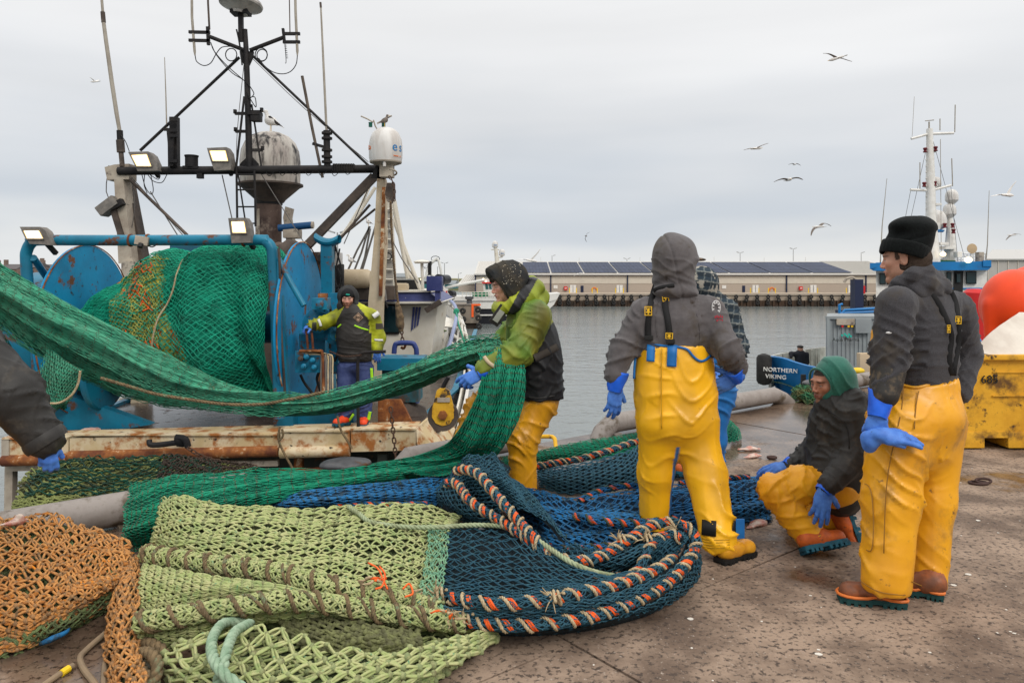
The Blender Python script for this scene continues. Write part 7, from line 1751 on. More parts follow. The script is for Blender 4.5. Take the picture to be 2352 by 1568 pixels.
for ys,xs in (((74,93),(434,482)),((78,97),(650,689))):
 for y in ys: MB().bar(Q(xs[0],y),Q(xs[1],y + (1 if xs[0] < 500 else 0)),.045).build('aerial_bracket',M_sooty,tr_,smooth=False)
MB().bar(Q(477,62),Q(479,104),.045).build('aerial_bracket',M_sooty,tr_,smooth=False);MB().bar(Q(650,66),Q(654,100),.04).build('aerial_bracket',M_sooty,tr_,smooth=False)
M_aer = mat('aerial_grey',(.34,.31,.26),(.26,.23,.19),rough=.6,scale=5)
def whip(pts,r,m=M_aer,d=DG): return MB().tube([Q(a,b,d) for a,b in pts],r,8).build('whip_aerial',m,tr_)
whip([(440,-60),(441,40),(447,118),(448,128)],[.022,.022,.022,.01]);whip([(476,-60),(478,10),(481,68)],.017,M_grm);whip([(677,-60),(679,30),(683,118),(683,128)],[.02,.022,.022,.01]);whip([(664,-40),(666,74)],.009,M_grm)
whip([(233,-10),(236,28)],.022);whip([(236,28),(238,52)],.036,M_grm);whip([(238,52),(243,90),(257,190),(268,262),(275,302)],[.03,.032,.034,.034,.03]);whip([(275,300),(276,322)],.05,M_sooty);whip([(276,322),(278,350)],.065,M_grm);whip([(278,350),(281,382)],.04,M_grm)
whip([(378,132),(381,220),(383,296)],[.006,.010,.012]);whip([(383,296),(386,330),(387,392)],.007,M_cab)
MB().bar(Q(401,270),Q(402,386),.12).build('aerial_tuner',M_sooty,tr_,smooth=False);MB().bar(Q(393,300,11.9),Q(394,382,11.9),.08).build('aerial_tuner',M_sooty,tr_,smooth=False);MB().bar(Q(376,298),Q(406,297),.04).build('aerial_bracket',M_sooty,tr_)
for y in (275,300,312,370): MB().bar(Q(390,y,11.85),Q(408,y,11.85),.05).build('clamp',M_sooty,tr_,smooth=False)
whip([(736,6),(737,18)],.018,M_grm);whip([(737,18),(744,170),(750,300)],[.014,.019,.02]);whip([(750,300),(752,386)],.055,M_sooty)
for y in (306,318,345,360,372): MB().lathe([(.03,-.02),(.085,-.018),(.085,.018),(.03,.02)],Q(751,y),(0,0,1),10).build('insulator',M_sooty,tr_)
TB('boat_hook_pole',mat('wood_dark',(.12,.095,.075),(.07,.055,.045),rough=.8,scale=6),[Q(694,175),Q(716,290),Q(741,408)],.024,n=8);MB().bar(Q(718,330),Q(752,340),.045).build('pole_clamp',M_sooty,tr_)
for (a0_,a1_,y,up_) in ((540,566,261,-9),(541,566,302,-9),(574,601,257,-9),(576,603,345,-9)):
 o = MB().bar(Q(a0_,y),Q(a1_,y),.045).build('mast_step',M_sooty,tr_,smooth=False);e_ = a0_ if a0_ < 565 else a1_;MB().bar(Q(e_,y),Q(e_,y + up_),.045).build('step_hook',M_sooty,o,smooth=False)
MB().box(Q(589,270),(.16,.14,.14),bev=.02).build('mast_lamp_box',M_sooty,tr_);MB().box(Q(586,262),(.2,.16,.05)).build('mast_lamp_box',M_sooty,tr_)
MB().lathe([(.10,0),(.10,.16),(.11,.17),(.11,.19),(.02,.2)],Q(440,384),(0,0,1),18).build('deck_lamp',M_sooty,tr_);MB().box(Q(441,385),(.24,.16,.04)).build('deck_lamp_base',M_sooty,tr_);MB().box(Q(460,403),(.09,.09,.1)).build('small_lamp',M_sooty,tr_)
for k in range(13): MB().box(Q(768 + k * 3.8,386),(.012,.2,.12),rotm((0,1,0),.05)).build('lamp_fin',M_sooty,tr_,smooth=False)
MB().box(Q(790,390),(.34,.16,.09),bev=.02).build('unlit_floodlight',M_sooty,tr_)
MB().lathe([(.02,.14),(.20,.13),(.32,.08),(.345,.03),(.335,0),(.2,-.05),(.13,-.10),(.12,-.14),(.02,-.14)],Q(553,14),(.08,.08,1),36).build('satellite_dish',mat('dish_white',(.45,.43,.40),(.2,.19,.18),rough=.5,scale=5,mix=(.4,.75)),tr_)
MB().bar(Q(553,32),Q(554,96),.07).build('dish_pole',M_sooty,tr_);MB().box(Q(553,30),(.28,.22,.06)).build('dish_base',M_sooty,tr_)
def cable(pts,r=.008,d=DG - .05): return MB().tube([Q(a,b,d) for a,b in pts],r,5,smooth=6).build('cable',M_cab,tr_)
cable([(448,128),(452,142),(468,151),(484,145),(496,125),(508,110),(524,107),(538,108)]);cable([(683,128),(680,148),(668,164),(650,170),(628,166),(608,152),(594,134)]);cable([(484,98),(492,118),(520,150),(560,185),(575,200)]);cable([(486,104),(498,128),(530,165),(556,182)])
for c,r in (((531,126),13),((600,126),14),((602,127),12)): cable([(c[0] + r * math.cos(a),c[1] + r * math.sin(a) * 1.1) for a in np.linspace(0,6.28,11)],.009)
cable([(575,200),(583,216),(572,226),(566,212),(580,236),(588,246),(586,225),(578,222)]);cable([(543,68),(548,90),(553,122),(556,150)],.014)
for p_ in ([(340,402),(352,416),(372,419),(384,400)],[(345,402),(362,412),(368,406)],[(326,402),(334,430),(346,446),(352,436),(346,400)],[(332,402),(331,425),(338,444)],[(277,310),(288,325),(297,348)]): cable(p_,.007)
for k in range(9): MB().lathe([(.005,-.004),(.022,0),(.005,.004)],Q(655 - .0 + k * .5,100 + k * 4.2),(0,0,1),8).build('insulator_disc',M_sooty,tr_)
cable([(654,97),(657,140),(655,146)],.006)
for xx in ((561,222,543,380,545,512),(584,392,586,450,587,520)): TB('ladder_rail',M_sooty,[Q(xx[0],xx[1],11.9),Q(xx[2],xx[3],11.9),Q(xx[4],xx[5],11.9)],.018,n=6)
for y in (401,436,475,513): TB('ladder_rung',M_sooty,[Q(544,y,11.9),Q(586,y,11.9)],.014,n=6)
TB('ladder_stay',M_sooty,[Q(578,240,12),Q(592,330,12),Q(603,400,12)],.015,n=6);TB('ladder_stay',M_sooty,[Q(547,400,12),Q(563,505,12)],.013,n=6)
for pts,r in (([(296,400),(420,540)],.008),([(600,400),(700,560)],.008),([(864,392),(790,560)],.009),([(580,135),(700,250),(846,372)],.006),([(560,150),(545,300),(543,380)],.006),([(868,430),(905,560),(960,650)],.009),([(300,410),(310,470),(296,560)],.007),([(250,380),(244,440),(262,470)],.008)): TB('rigging_wire',M_wire,[Q(a,b,12.1) for a,b in pts],r,n=5,smooth=3)
for k in range(7): cable([(610 + k * 30,392),(618 + k * 30,400 + 6 * RNG.random()),(632 + k * 30,392)],.006)
DR = 12.9;c = P(621,425,DR);s_ = DR / FPX
MB().lathe([(66 * s_,0),(67 * s_,40 * s_),(67 * s_,55 * s_),(64 * s_,78 * s_),(56 * s_,97 * s_),(42 * s_,111 * s_),(24 * s_,119 * s_),(2 * s_,121 * s_)],c,(0,0,1),40).build('radome',M_dome,tr_)
MB().lathe([(66 * s_,3 * s_),(73 * s_,2 * s_),(73 * s_,-2 * s_),(66 * s_,-5 * s_),(34 * s_,-34 * s_),(30 * s_,-40 * s_)],c,(0,0,1),40).build('radome_base',M_grm,tr_)
MB().lathe([(30 * s_,0),(30 * s_,-30 * s_)],P(618,440,DR),(0,0,1),30).build('column_top',M_sooty,tr_);MB().lathe([(29 * s_,0),(28.5 * s_,-160 * s_)],P(617,470,DR),(0,0,1),30).build('column',mat('column_rust',(.05,.032,.028),(.12,.08,.065),rough=.75,scale=3,c3=(.2,.15,.12),s3=5,m3=(.56,.7)),tr_)
text('radome_lettering','eseo',P(628,388,DR - 67 * s_ - .004),.26,mat('faded_blue',(.02,.05,.08),rough=.8),tr_,ext=.004)
for pl in ([(655,474),(668,478),(664,500),(674,575),(660,575),(650,500)],[(590,480),(600,478),(596,560),(584,570)]): MB().prism([P(a,b,12.7) for a,b in pl][::-1],(0,.2,0)).build('column_wing',M_oldw,tr_,smooth=False)
MB().tube([P(640,524,12.4),P(716,517,12.4)],.06,14).build('radar_scanner',mat('radar_blue',(.01,.06,.16),rough=.4),tr_);MB().lathe([(.062,0),(.06,.03),(.02,.035)],P(716,517,12.4),(1,0,.0),14).build('scanner_cap',M_oldw,tr_);MB().box(P(672,537,12.5),(.25,.3,.16),bev=.03).build('radar_gearbox',M_oldw,tr_)
TB('exhaust',M_grm,[P(628,576,12),P(640,565,12),P(668,575,12.2)],.07,smooth=4);TB('exhaust',M_grm,[P(650,600,11.4),P(656,572,11.4),P(672,565,11.5),P(700,590,11.6)],.10,smooth=4,n=14)
DQ = 11.5;c = P(886,372,DQ);s_ = DQ / FPX
rd2 = MB().lathe([(36 * s_,0),(38 * s_,10 * s_),(38 * s_,38 * s_),(36 * s_,52 * s_),(30 * s_,66 * s_),(20 * s_,75 * s_),(8 * s_,79 * s_),(1 * s_,80 * s_)],c,(0,0,1),40).build('radome',M_domew,tr_)
MB().lathe([(37 * s_,0),(36 * s_,-3 * s_),(22 * s_,-8 * s_),(2 * s_,-9 * s_)],c,(0,0,1),36).build('radome_base',M_oldw,rd2)
tb_ = mat('text_blue',(.01,.17,.42),rough=.5);to_ = mat('text_orange',(.7,.16,.03),rough=.5)
def ontube(name,body,ang0,z,size,m,R=38.4 * s_):
 for i,chh in enumerate(body):
  a = math.radians(ang0 + i * math.degrees(size * .62 / R));text(name,chh,c + V(R * math.sin(a),-R * math.cos(a),z),size,m,rd2,n=(math.sin(a),-math.cos(a),0),ext=.002)
ontube('dome_lettering','es',42,30 * s_,.20,tb_);ontube('dome_lettering','Ka',-70,30 * s_,.11,to_);ontube('dome_small_print','www.e',40,10 * s_,.05,to_)
MB().box(P(872,345,11.35),(.05,.05,.2)).build('aerial_stub',M_sooty,tr_);MB().lathe([(.03,0),(.05,.02),(.05,.06),(.02,.1)],P(873,340,11.35),(0,0,1),12).build('gps_puck',M_sooty,tr_);MB().lathe([(.025,-.2),(.025,0),(.05,.01),(.05,.03),(.02,.09)],P(883,352,11.3),(0,0,1),12).build('gps_mushroom',M_domew,tr_)
MB().box(P(889,393,11.5),(.2,.2,.2)).build('post_bracket',M_oldw,tr_,smooth=False);TB('ring_bar',M_oldw,[P(898 + 13 * math.cos(a),396 + 5 * math.sin(a),11.5) + V(0,.1 * math.sin(a),0) for a in np.linspace(-1.6,1.6,9)],.014)
MB().prism([P(866,372,11.6),P(884,370,11.6),P(884,412,11.6),P(852,408,11.6)][::-1],(0,.08,0)).build('gusset',M_sooty,tr_,smooth=False)
for pts in ([(829,267),(843,273),(857,281)],[(900,266),(886,273),(866,284)],[(858,276),(862,290),(868,300)]): TB('wind_vane',M_oldw,[P(a,b,11.6) for a,b in pts],.012,n=6)
for a,b in ((851,292),(881,292)): MB().lathe([(.03,0),(.03,.06),(.035,.07)],P(a,b,11.6),(0,0,1),12).build('nav_light',mat('nav_green',(.01,.10,.07),rough=.3),tr_)
blk = MB().prism([P(888,420,11.3),P(905,420,11.3),P(906,452,11.3),P(898,467,11.3),P(888,462,11.3),P(884,445,11.3)][::-1],(0,.12,0)).build('hanging_block',M_grm,tr_,smooth=False)
ch4 = empty('chain',P(903,430,11.2),'short rusty chain dangling beside the pulley block at the top of the right post','chain');chain(ch4,[P(893,405,11.2),P(900,412,11.2),P(906,430,11.2),P(905,462,11.2)],.03)
hr = empty('hoist_rope',P(910,600,11.2),'frayed brown hoisting rope and hook hanging from the block at the right post','rope')
rope('rope_fall',np.array([P(a,b,11.1) for a,b in ((897,462),(899,520),(904,600),(910,660),(915,700),(918,730))]),.020,mat('rope_old',(.16,.11,.06),(.09,.06,.04),rough=.95,scale=20),hr,pitch=.12)
s = SDF(.015);s.chain([P(913,700,11.1),P(918,728,11.1),P(920,745,11.1),P(921,757,11.1)],[.04,.06,.055,.04],.02);s.build('rope_whipping',MATS['rope_old'],hr,lambda v,n: .012 * vnoise(v,30,3));chain(hr,[P(922,757,11.1),P(925,785,11.1)],.035)
TB('hook',M_rp,[P(925,785,11.1),P(931,792,11.1),P(927,800,11.1),P(921,797,11.1)],.02,parent=hr,smooth=4)
yb_ = empty('pulley_block',P(1018,930,8.3),'scuffed yellow pulley block hanging in front of the cream plating beside the net','pulley block')
c = P(1018,930,8.3);pr_ = [(1003,897),(1010,892),(1024,892),(1032,897),(1043,940),(1042,960),(1032,974),(1016,978),(1001,972),(992,958),(992,940)]
M_yb = mat('block_yellow',(.66,.38,.03),(.5,.26,.02),rough=.5,scale=9,c3=(.06,.045,.03),s3=9,m3=(.54,.62),bump=.3)
MB().prism([P(a,b,8.3) for a,b in pr_],(0,.05,0)).build('cheek',M_yb,yb_,smooth=False);MB().prism([P(a,b,8.42) for a,b in pr_],(0,.05,0)).build('cheek',M_yb,yb_,smooth=False)
MB().lathe([(.02,-.02),(.17,-.02),(.15,.035),(.17,.09),(.02,.09)],P(1017,955,8.33),(0,1,0),24).build('sheave',M_grm,yb_);MB().lathe([(.055,0),(.055,.03),(.03,.035)],P(1017,953,8.3),(0,-1,0),6).build('axle_bolt',M_rp,yb_)
MB().box(P(1019,918,8.29),(.14,.012,.05)).build('name_plate',M_oldw,yb_);TB('hanger',M_sooty,[P(1016,893,8.35),P(1022,880,8.35),P(1030,866,8.35)],.025,parent=yb_)
M_warm = mat('lamp_reflector',(.8,.6,.3),emit=(1.0,.62,.22),estr=1.15)
def flood(name_label,lens,body,d,depth=.18,glow=M_glow):
 o = empty('floodlight',P(*body[0],d),name_label,'floodlight')
 q = [P(a,b,d) for a,b in body];MB().prism(q[::-1],(0,depth,0)).build('housing',M_lampb,o,smooth=False)
 l = [P(a,b,d - .012) for a,b in lens];MB().prism(l[::-1],(0,.008,0)).build('lens',M_warm,o,smooth=False);lc = np.mean(l,0);MB().prism([lc + (q_ - lc) * .82 + V(0,-.004,0) for q_ in l][::-1],(0,.004,0)).build('lamp',glow,o,smooth=False)
 cc = np.mean(l,0);fr_ = np.array(l + l[:1]);MB().tube(fr_,.012,5).build('bezel',M_lampb,o)
 MB().bar(np.mean(q,0) + V(0,depth * .6,-.05),np.mean(q,0) + V(.05,depth + .12,-.22),.05).build('bracket',M_sooty,o)
 return o
flood('lit floodlight on the left part of the black crossbeam',[(299,355),(338,353),(349,383),(313,383)],[(294,349),(340,348),(350,356),(360,378),(362,392),(316,393)],11.8)
flood('lit floodlight on the black crossbeam left of the mast',[(479,345),(519,345),(525,371),(488,371)],[(475,340),(520,338),(528,350),(532,374),(530,390),(492,392),(484,370)],11.8)
flood('lit floodlight at the left bend of the blue drum frame',[(51,528),(91,528),(101,549),(61,549)],[(45,521),(92,521),(104,530),(114,548),(118,563),(68,560)],9.2,.14)
flood('lit floodlight at the right bend of the blue drum frame',[(529,507),(562,507),(567,536),(533,536)],[(524,501),(564,500),(572,512),(576,540),(575,557),(532,558)],9.2,.14)
flood('small lit floodlight on the white wheelhouse behind the bearded man',[(870,668),(880,668),(880,684),(870,684)],[(868,665),(884,665),(887,690),(868,692)],12.8,.1)
o = empty('camera_box',P(328,553,9.2),'small cream camera box on the middle of the blue frame tube','camera');MB().box(P(326,553,9.2),(.15,.14,.11),rotm((0,0,1),.35) @ rotm((0,1,0),.15),bev=.008).build('case',M_oldw,o);MB().lathe([(.03,0),(.03,.05),(.02,.055)],P(324,560,9.12),(0,-.6,-1),12).build('camera_lens',M_black,o)
TB('conduit',M_cab,[P(338,563,9.2),P(350,567,9.2),P(362,560,9.2)],.008,smooth=4,parent=o)
MB().prism([P(390,562,14),P(488,562,14),P(488,760,14),P(390,760,14)][::-1],(0,3,0)).build('deck_house',mat('house_teal',(.02,.13,.20),(.02,.11,.17),rough=.5,scale=1),tr_,smooth=False)
MB().prism([P(330,608,14),P(392,608,14),P(392,760,14),P(330,760,14)][::-1],(0,3,0)).build('deck_house',MATS['house_teal'],tr_,smooth=False)
MB().prism([P(560,640,13.5),P(735,640,13.5),P(735,900,13.5),P(560,900,13.5)][::-1],(0,2,0)).build('deck_house',M_grm,tr_,smooth=False)
for (a,b,c_,d_,m) in ((770,640,.25,.5,M_sooty),(735,620,.2,.6,M_grm),(775,600,.12,.3,M_domew),(720,640,.3,.3,M_tb)): MB().box(P(a,b,12.5),(c_,.3,d_),bev=.03).build('deck_gear',m,tr_)
for k in range(12):
 a = 735 + RNG.random() * 50;TB('deck_hose',M_cab,[P(a,560 + RNG.random() * 60,12.2),P(a + RNG.uniform(-20,20),640,12.2),P(a + RNG.uniform(-20,20),680,12.2),P(a + RNG.uniform(-10,10),720,12.2)],.015,smooth=4,n=5)
for x in (285,312,330): MB().bar(P(x,920,12),P(x - 3,985,11.6),.14).build('bulwark_frame',M_cw,tr_,smooth=False)
tag(MB().blob(P(322,990 - 0,9.45),.09,2,sc=(1.4,1,.3),jit=.3).build('deck_scraps',M_fish,None),'pink crab and fish scraps on the wet deck edge of the trawler','fish scrap')
for v_ in [o for o in SC.objects if o.name.startswith('deck_scraps')]: v_.location = (-.60,-.05,.03)
# ---------------- net wound on the drum
dn = empty('fishing_net',P(420,900,9.6),'green net wound in a big bulging roll on the blue drum, yellow twine showing','fishing net')
def drum_surf():
 rows = [];prof = [(168,700,915,700),(200,668,905,690),(250,645,900,660),(300,608,900,640),(345,578,900,620),(385,578,900,610),(425,588,900,610),(470,566,905,600),(530,558,910,600),(580,566,915,600),(612,582,915,610),(628,600,912,620)]
 for (x,yt,yb,_) in prof:
  c = []
  for k in range(9):
   a = math.pi * (.62 - 1.12 * k / 8)
   cy = (yt + yb) / 2;R = (yb - yt) / 2 * 10.1 / FPX;zc = CAMH - (cy - 638) * 10.1 / FPX
   yy = 10.25 - R * 1.0 * math.cos(a - 0);zz = zc + R * math.sin(a)
   y_ = 10.25 - R * math.cos(a)
   xx = (x - 1176) / FPX * 9.7
   c.append(V(xx,y_,zz))
  rows.append(c)
 return Surf(np.array(rows))
SD = drum_surf()
SD.disp = lambda u,v,p: .11 * fbm(p,1.6,13,3) + .11 * np.exp(-((u - .62 - .30 * (v - .5)) / .09) ** 2) - .09 * np.exp(-((u - .42 + .2 * (v - .5)) / .05) ** 2) - .10 * np.exp(-((u - .80 - .35 * (v - .5)) / .035) ** 2)
def bandf(v):
 X = 1176 + v[:,0] / v[:,1] * FPX;Y = 638 - (v[:,2] - CAMH) / v[:,1] * FPX
 return np.exp(-(((X - 338 - .25 * (Y - 700)) / 52) ** 2)) * (Y > 585) * (Y < 890) + .35 * vnoise(v,5,4)
def yel(v):
 "yellow-olive twine shows in one diagonal band of the roll"
 band = bandf(v)
 g = np.tile(np.array([.005,.24,.15]),(len(v),1)) * (1 + .5 * fbm(v,9,3,2))[:,None]
 m = band > .42;g[m] = np.array([.46,.42,.07]) * (1 + .5 * vnoise(v[m],22,6))[:,None]
 m2 = m & (vnoise(v,12,9) > .3);g[m2] = (.55,.14,.02);return g
U,Vv = np.meshgrid(np.linspace(0,1,110),np.linspace(0,1,90),indexing='ij');pb_ = SD(U,Vv) - SD.normal(U,Vv) * .05
b_ = MB().grid(pb_);o = b_.build('wound_layers',mat('wound_net',(.01,.1,.06),attr='Col',rough=.8,bump=1.0,bscale=60,bdist=.03,c3=(.003,.04,.026),s3=30,m3=(.54,.66)),dn,sharp=None)
vv = np.concatenate(b_.v);cc = yel(vv);at = o.data.color_attributes.new('Col','FLOAT_COLOR','POINT');at.data.foreach_set('color',np.concatenate([cc,np.ones((len(cc),1))],1).astype(np.float32).ravel())
M_grd = mat('twine_drum_green',(.006,.38,.235),(.008,.28,.17),rough=.5,scale=6,c3=(.006,.12,.08),s3=5,m3=(.5,.68),bump=.2,bscale=200)
net('netting',dn,M_grd,SD,72,96,r=.0058,K=3,dip=.012,jit=.32,seed=81,sides=3,kr=.009,u0=.0,u1=1.0,v0=.06,v1=1,ease=.6,lift=.012,skew=.10,keep=lambda q: (bandf(q) < .5) | (_hash(np.floor(q[:,0] * 60),np.floor(q[:,1] * 60),np.floor(q[:,2] * 60),3) > .62))
net('netting',dn,M_grd,SD,60,70,r=.0055,K=3,dip=.02,jit=.5,seed=82,sides=3,lift=-.022,v0=.06,v1=1,skew=-.15)
yl = SD;mY = mat('twine_yellow_olive',(.42,.42,.10),(.30,.32,.08),rough=.8,scale=20)
net('netting',dn,mY,SD,30,70,r=.0095,K=4,dip=.02,jit=.5,seed=83,sides=3,lift=-.02,u0=.22,u1=.46,v0=.22,v1=.9,skew=.1,keep=lambda q: (vnoise(q,4,5) > -.25))
net('netting',dn,M_otw,SD,10,34,r=.009,K=4,dip=.02,jit=.8,seed=84,sides=3,lift=-.005,u0=.28,u1=.44,v0=.25,v1=1.0,skew=.25,keep=lambda q: (vnoise(q,7,8) > .0))
for k,(u0,v0_,u1,v1_) in enumerate(((.56,.22,.38,.95),(.06,.35,.02,.7))):
 t = np.linspace(0,1,60);q = SD(u0 + (u1 - u0) * t + .02 * np.sin(t * 9),v0_ + (v1_ - v0_) * t) + SD.normal(u0 + (u1 - u0) * t,v0_ + (v1_ - v0_) * t) * .02
 rope('selvedge_rope',q,.012,M_cream if k == 0 else M_brn,dn,smooth=0,pitch=.06)
un = empty('fishing_net',P(250,1180,6.5),'dirty olive and dark green nets bulging out beneath the stern beam behind the grey pipe','fishing net')
SU = PS([[(20,1195,5.6),(30,1150,5.8),(60,1090,6.6),(110,1066,8.0)],[(100,1200,5.5),(110,1150,5.7),(130,1090,6.4),(170,1060,8.0)],[(210,1185,5.5),(215,1140,5.7),(230,1090,6.3),(250,1056,8.0)],[(310,1170,5.6),(320,1130,5.8),(340,1085,6.5),(350,1055,8.0)],[(380,1160,5.9),(400,1115,6.2),(420,1080,7.0),(425,1058,8.2)],[(440,1150,6.6),(470,1105,7.0),(500,1078,7.6),(490,1062,8.4)],[(520,1140,7.4),(550,1105,7.8),(575,1088,8.0),(565,1068,8.5)]])
SU.disp = lambda u,v,p: .05 * fbm(p,2.2,5,3)
M_ou = mat('twine_olive_pale',(.24,.27,.09),(.15,.17,.06),rough=.9,scale=8,c3=(.06,.055,.03),s3=3,m3=(.5,.65))
net('netting',un,M_ou,SU,30,48,r=.0075,kr=.013,double=.3,K=3,dip=.012,jit=.3,seed=91,sides=3,backing=M_orb,bdepth=.04)
net('netting',un,mat('twine_dark_green',(.010,.07,.045),(.02,.045,.03),rough=.85,scale=6),SU,26,24,r=.007,kr=.012,K=4,dip=.02,jit=.35,seed=92,sides=3,lift=.02,u0=.05,u1=.85,v0=.38,v1=1.0)
net('netting',un,mat('twine_brown_black',(.035,.026,.02),(.06,.04,.03),rough=.9,scale=6),SU,24,20,r=.007,kr=.012,K=4,dip=.02,jit=.45,seed=93,sides=3,lift=.03,u0=.55,u1=1,v0=.45,v1=1.0)
hn = empty('fishing_net',P(30,850,6.3),'narrow dark green net strung down behind the black sleeve at the left edge','fishing net')
SN_ = PS([[(-40,740,6.2),(-60,830,6.2)],[(10,770,6.2),(0,815,6.2)],[(40,820,6.2),(35,850,6.2)],[(75,868,6.2),(70,885,6.2)],[(110,905,6.3),(106,915,6.3)],[(150,935,6.4),(148,942,6.4)]])
net('netting',hn,mat('twine_dark_green2',(.008,.10,.06),rough=.7),SN_,40,12,r=.0035,K=4,jit=.3,seed=95,sides=3,double=.3)
rope('selvedge',np.array([P(a,b,6.15) for a,b in ((-20,770),(12,800),(35,835),(60,865),(90,900))]),.01,M_cream,hn,pitch=.05)
# ================================================================ SECOND TRAWLER, white and navy
D2_ = 14.0
t2 = empty('trawler',P(960,850,D2_),'cream and navy trawler with white bow railings lying ahead of the rusty one','trawler')
def T2(name,m,mb,**k): return mb.build(name,m,t2,**k)
M_w2 = mat('boat_white',(.66,.63,.56),(.54,.50,.42),rough=.5,scale=1.5,c3=(.34,.22,.12),s3=3,m3=(.64,.74),bump=.15)
M_n2 = mat('boat_navy',(.025,.035,.13),(.05,.06,.18),rough=.4,scale=3,c3=(.4,.4,.42),s3=7,m3=(.66,.72))
M_gd = mat('boat_deck_grey',(.30,.31,.32),(.24,.25,.26),rough=.6,scale=2)
T2('wheelhouse',M_w2,MB().prism([P(770,700,D2_),P(1006,700,D2_),P(984,870,D2_),P(770,870,D2_)][::-1],(0,2.2,0)),smooth=False)
T2('wheelhouse_wing',M_w2,MB().prism([P(1006,700,D2_ + .02),P(1018,702,D2_ + .5),P(1006,800,D2_ + .6),P(990,850,D2_ + .3),P(975,870,D2_ - .02)][::-1],(.05,.3,0)),smooth=False)
for i in range(3): T2('navy_stripe',M_n2,MB().prism([P(948 + i * 7,705,D2_ - .03),P(953 + i * 7,705,D2_ - .03),P(948 + i * 6.4,756 - i * 5,D2_ - .03),P(944 + i * 6.4,760 - i * 5,D2_ - .03)][::-1],(0,.02,0)),smooth=False)
T2('roof_band',M_n2,MB().prism([P(770,671,D2_ - .25),P(985,671,D2_ - .25),P(1016,692,D2_ - .3),P(770,693,D2_ - .3)][::-1],(0,2.6,0)),smooth=False)
T2('roof_trim',M_w2,MB().prism([P(770,667,D2_ - .3),P(988,667,D2_ - .3),P(990,671,D2_ - .3),P(770,671,D2_ - .3)][::-1],(0,2.6,0)),smooth=False)
T2('roof_trim',M_w2,MB().prism([P(770,693,D2_ - .35),P(1022,692,D2_ - .35),P(1012,697,D2_ - .35),P(770,698,D2_ - .35)][::-1],(0,2.6,0)),smooth=False)
M_gls = mat('boat_glass',(.012,.03,.035),rough=.06)
wf_ = MB().box(P(895,733,D2_ - .03),(.38,.06,.56),bev=.04).build('window_frame',M_black,t2);MB().box(P(895,732,D2_ - .07),(.33,.02,.50),bev=.006).build('pane',M_gls,wf_)
T2('navy_box',M_n2,MB().box(P(999,651,D2_ - .4),(.28,.3,.27),bev=.01));T2('navy_box_stem',M_n2,MB().box(P(1006,676,D2_ - .4),(.09,.2,.25)))
T2('exhaust_stub',M_black,MB().tube([P(987,632,D2_),P(987,600,D2_)],.035,8));T2('sat_dome',M_w2,MB().lathe([(.01,0),(.13,0),(.16,.03),(.10,.06),(.02,.07)],P(969,605,D2_),(0,0,1),20));T2('dome_stem',M_w2,MB().tube([P(969,605,D2_),P(971,665,D2_)],.03,8))
T2('roof_gear',M_black,MB().box(P(925,655,D2_ + 1),(.7,.3,.22),bev=.01));T2('life_raft',M_cw,MB().lathe([(.05,0),(.14,.02),(.17,.08),(.17,.48),(.14,.54),(.05,.56)],P(782,640,13.2) + V(0,0,0),(1,0,0),24));T2('raft_cradle',M_grm,MB().box(P(840,672,13.4),(1.1,.4,.25)))
T2('small_raft',M_cw,MB().box(P(908,660,D2_),(.48,.4,.16),bev=.06))
T2('mirror',M_grm,MB().box(P(985 + 10,703,13.0),(.32,.06,.1),rotm((0,1,0),-.55),bev=.02));T2('mirror_arm',M_w2,MB().tube([P(1010,690,13.4),P(1000,700,13.1)],.02,6))
for (a,b,c_,d_,r) in ((885,480,868,680,.10),(892,420,905,670,.06)): T2('mast_leg',M_w2,MB().tube([P(a,b,13.5),P(c_,d_,13.5)],r,10))
T2('mast_plate',mat('mast_grey',(.36,.35,.32),(.3,.28,.25),rough=.6,scale=3),MB().prism([P(882,478,13.4),P(897,478,13.4),P(903,668,13.4),P(878,668,13.4)][::-1],(0,.12,0)),smooth=False)
for k in range(9): T2('mast_rung',M_w2,MB().tube([P(877,480 + k * 23,13.35),P(903,481 + k * 23,13.35)],.018,6))
for (pts,r) in (([(905,460),(920,540),(936,625),(950,640)],.045),([(903,500),(925,560),(950,625),(975,690)],.04),([(897,440),(905,470),(925,570),(938,640)],.05),([(898,560),(885,600),(873,640)],.04),([(848,430),(830,470),(800,520),(780,548)],.03),([(862,430),(815,505),(782,545)],.035)): T2('mast_stay',M_w2,MB().tube([P(a,b,14.5) for a,b in pts],r,8))
for pts in ([(850,520),(820,575),(790,640)],[(848,520),(830,580),(806,640)],[(850,525),(838,590),(822,640)],[(868,500),(850,560),(826,640)]): T2('rigging',M_wire,MB().tube([P(a,b,15) for a,b in pts],.022,5))
T2('mast_coil',M_cab,MB().tube([P(891 + 8 * math.cos(a),589 + 8 * math.sin(a),13.3) for a in np.linspace(0,6.28,14)],.012,5))
gun = catmull(np.array([P(1052,985,10.8),P(1072,905,11.8),P(1080,835,13.8),P(1072,770,17),P(1056,722,21),P(1030,697,25),P(1000,688,28),P(975,688,29)]),5)
low = gun.copy();low[:,2] = WATER - .2;low[:,0] -= .35;mid = (gun + low) / 2;mid[:,0] -= -.05
T2('hull',mat('hull_white',(.62,.60,.56),(.5,.47,.42),rough=.45,scale=1.2,c3=(.3,.18,.1),s3=2,m3=(.62,.72)),MB().sheet(np.stack([gun,mid,low],1),.05))
ig = gun.copy();ig[:,0] -= .10;il = ig.copy();il[:,2] -= .35;T2('bulwark',M_w2,MB().sheet(np.stack([ig,il],1),.03))
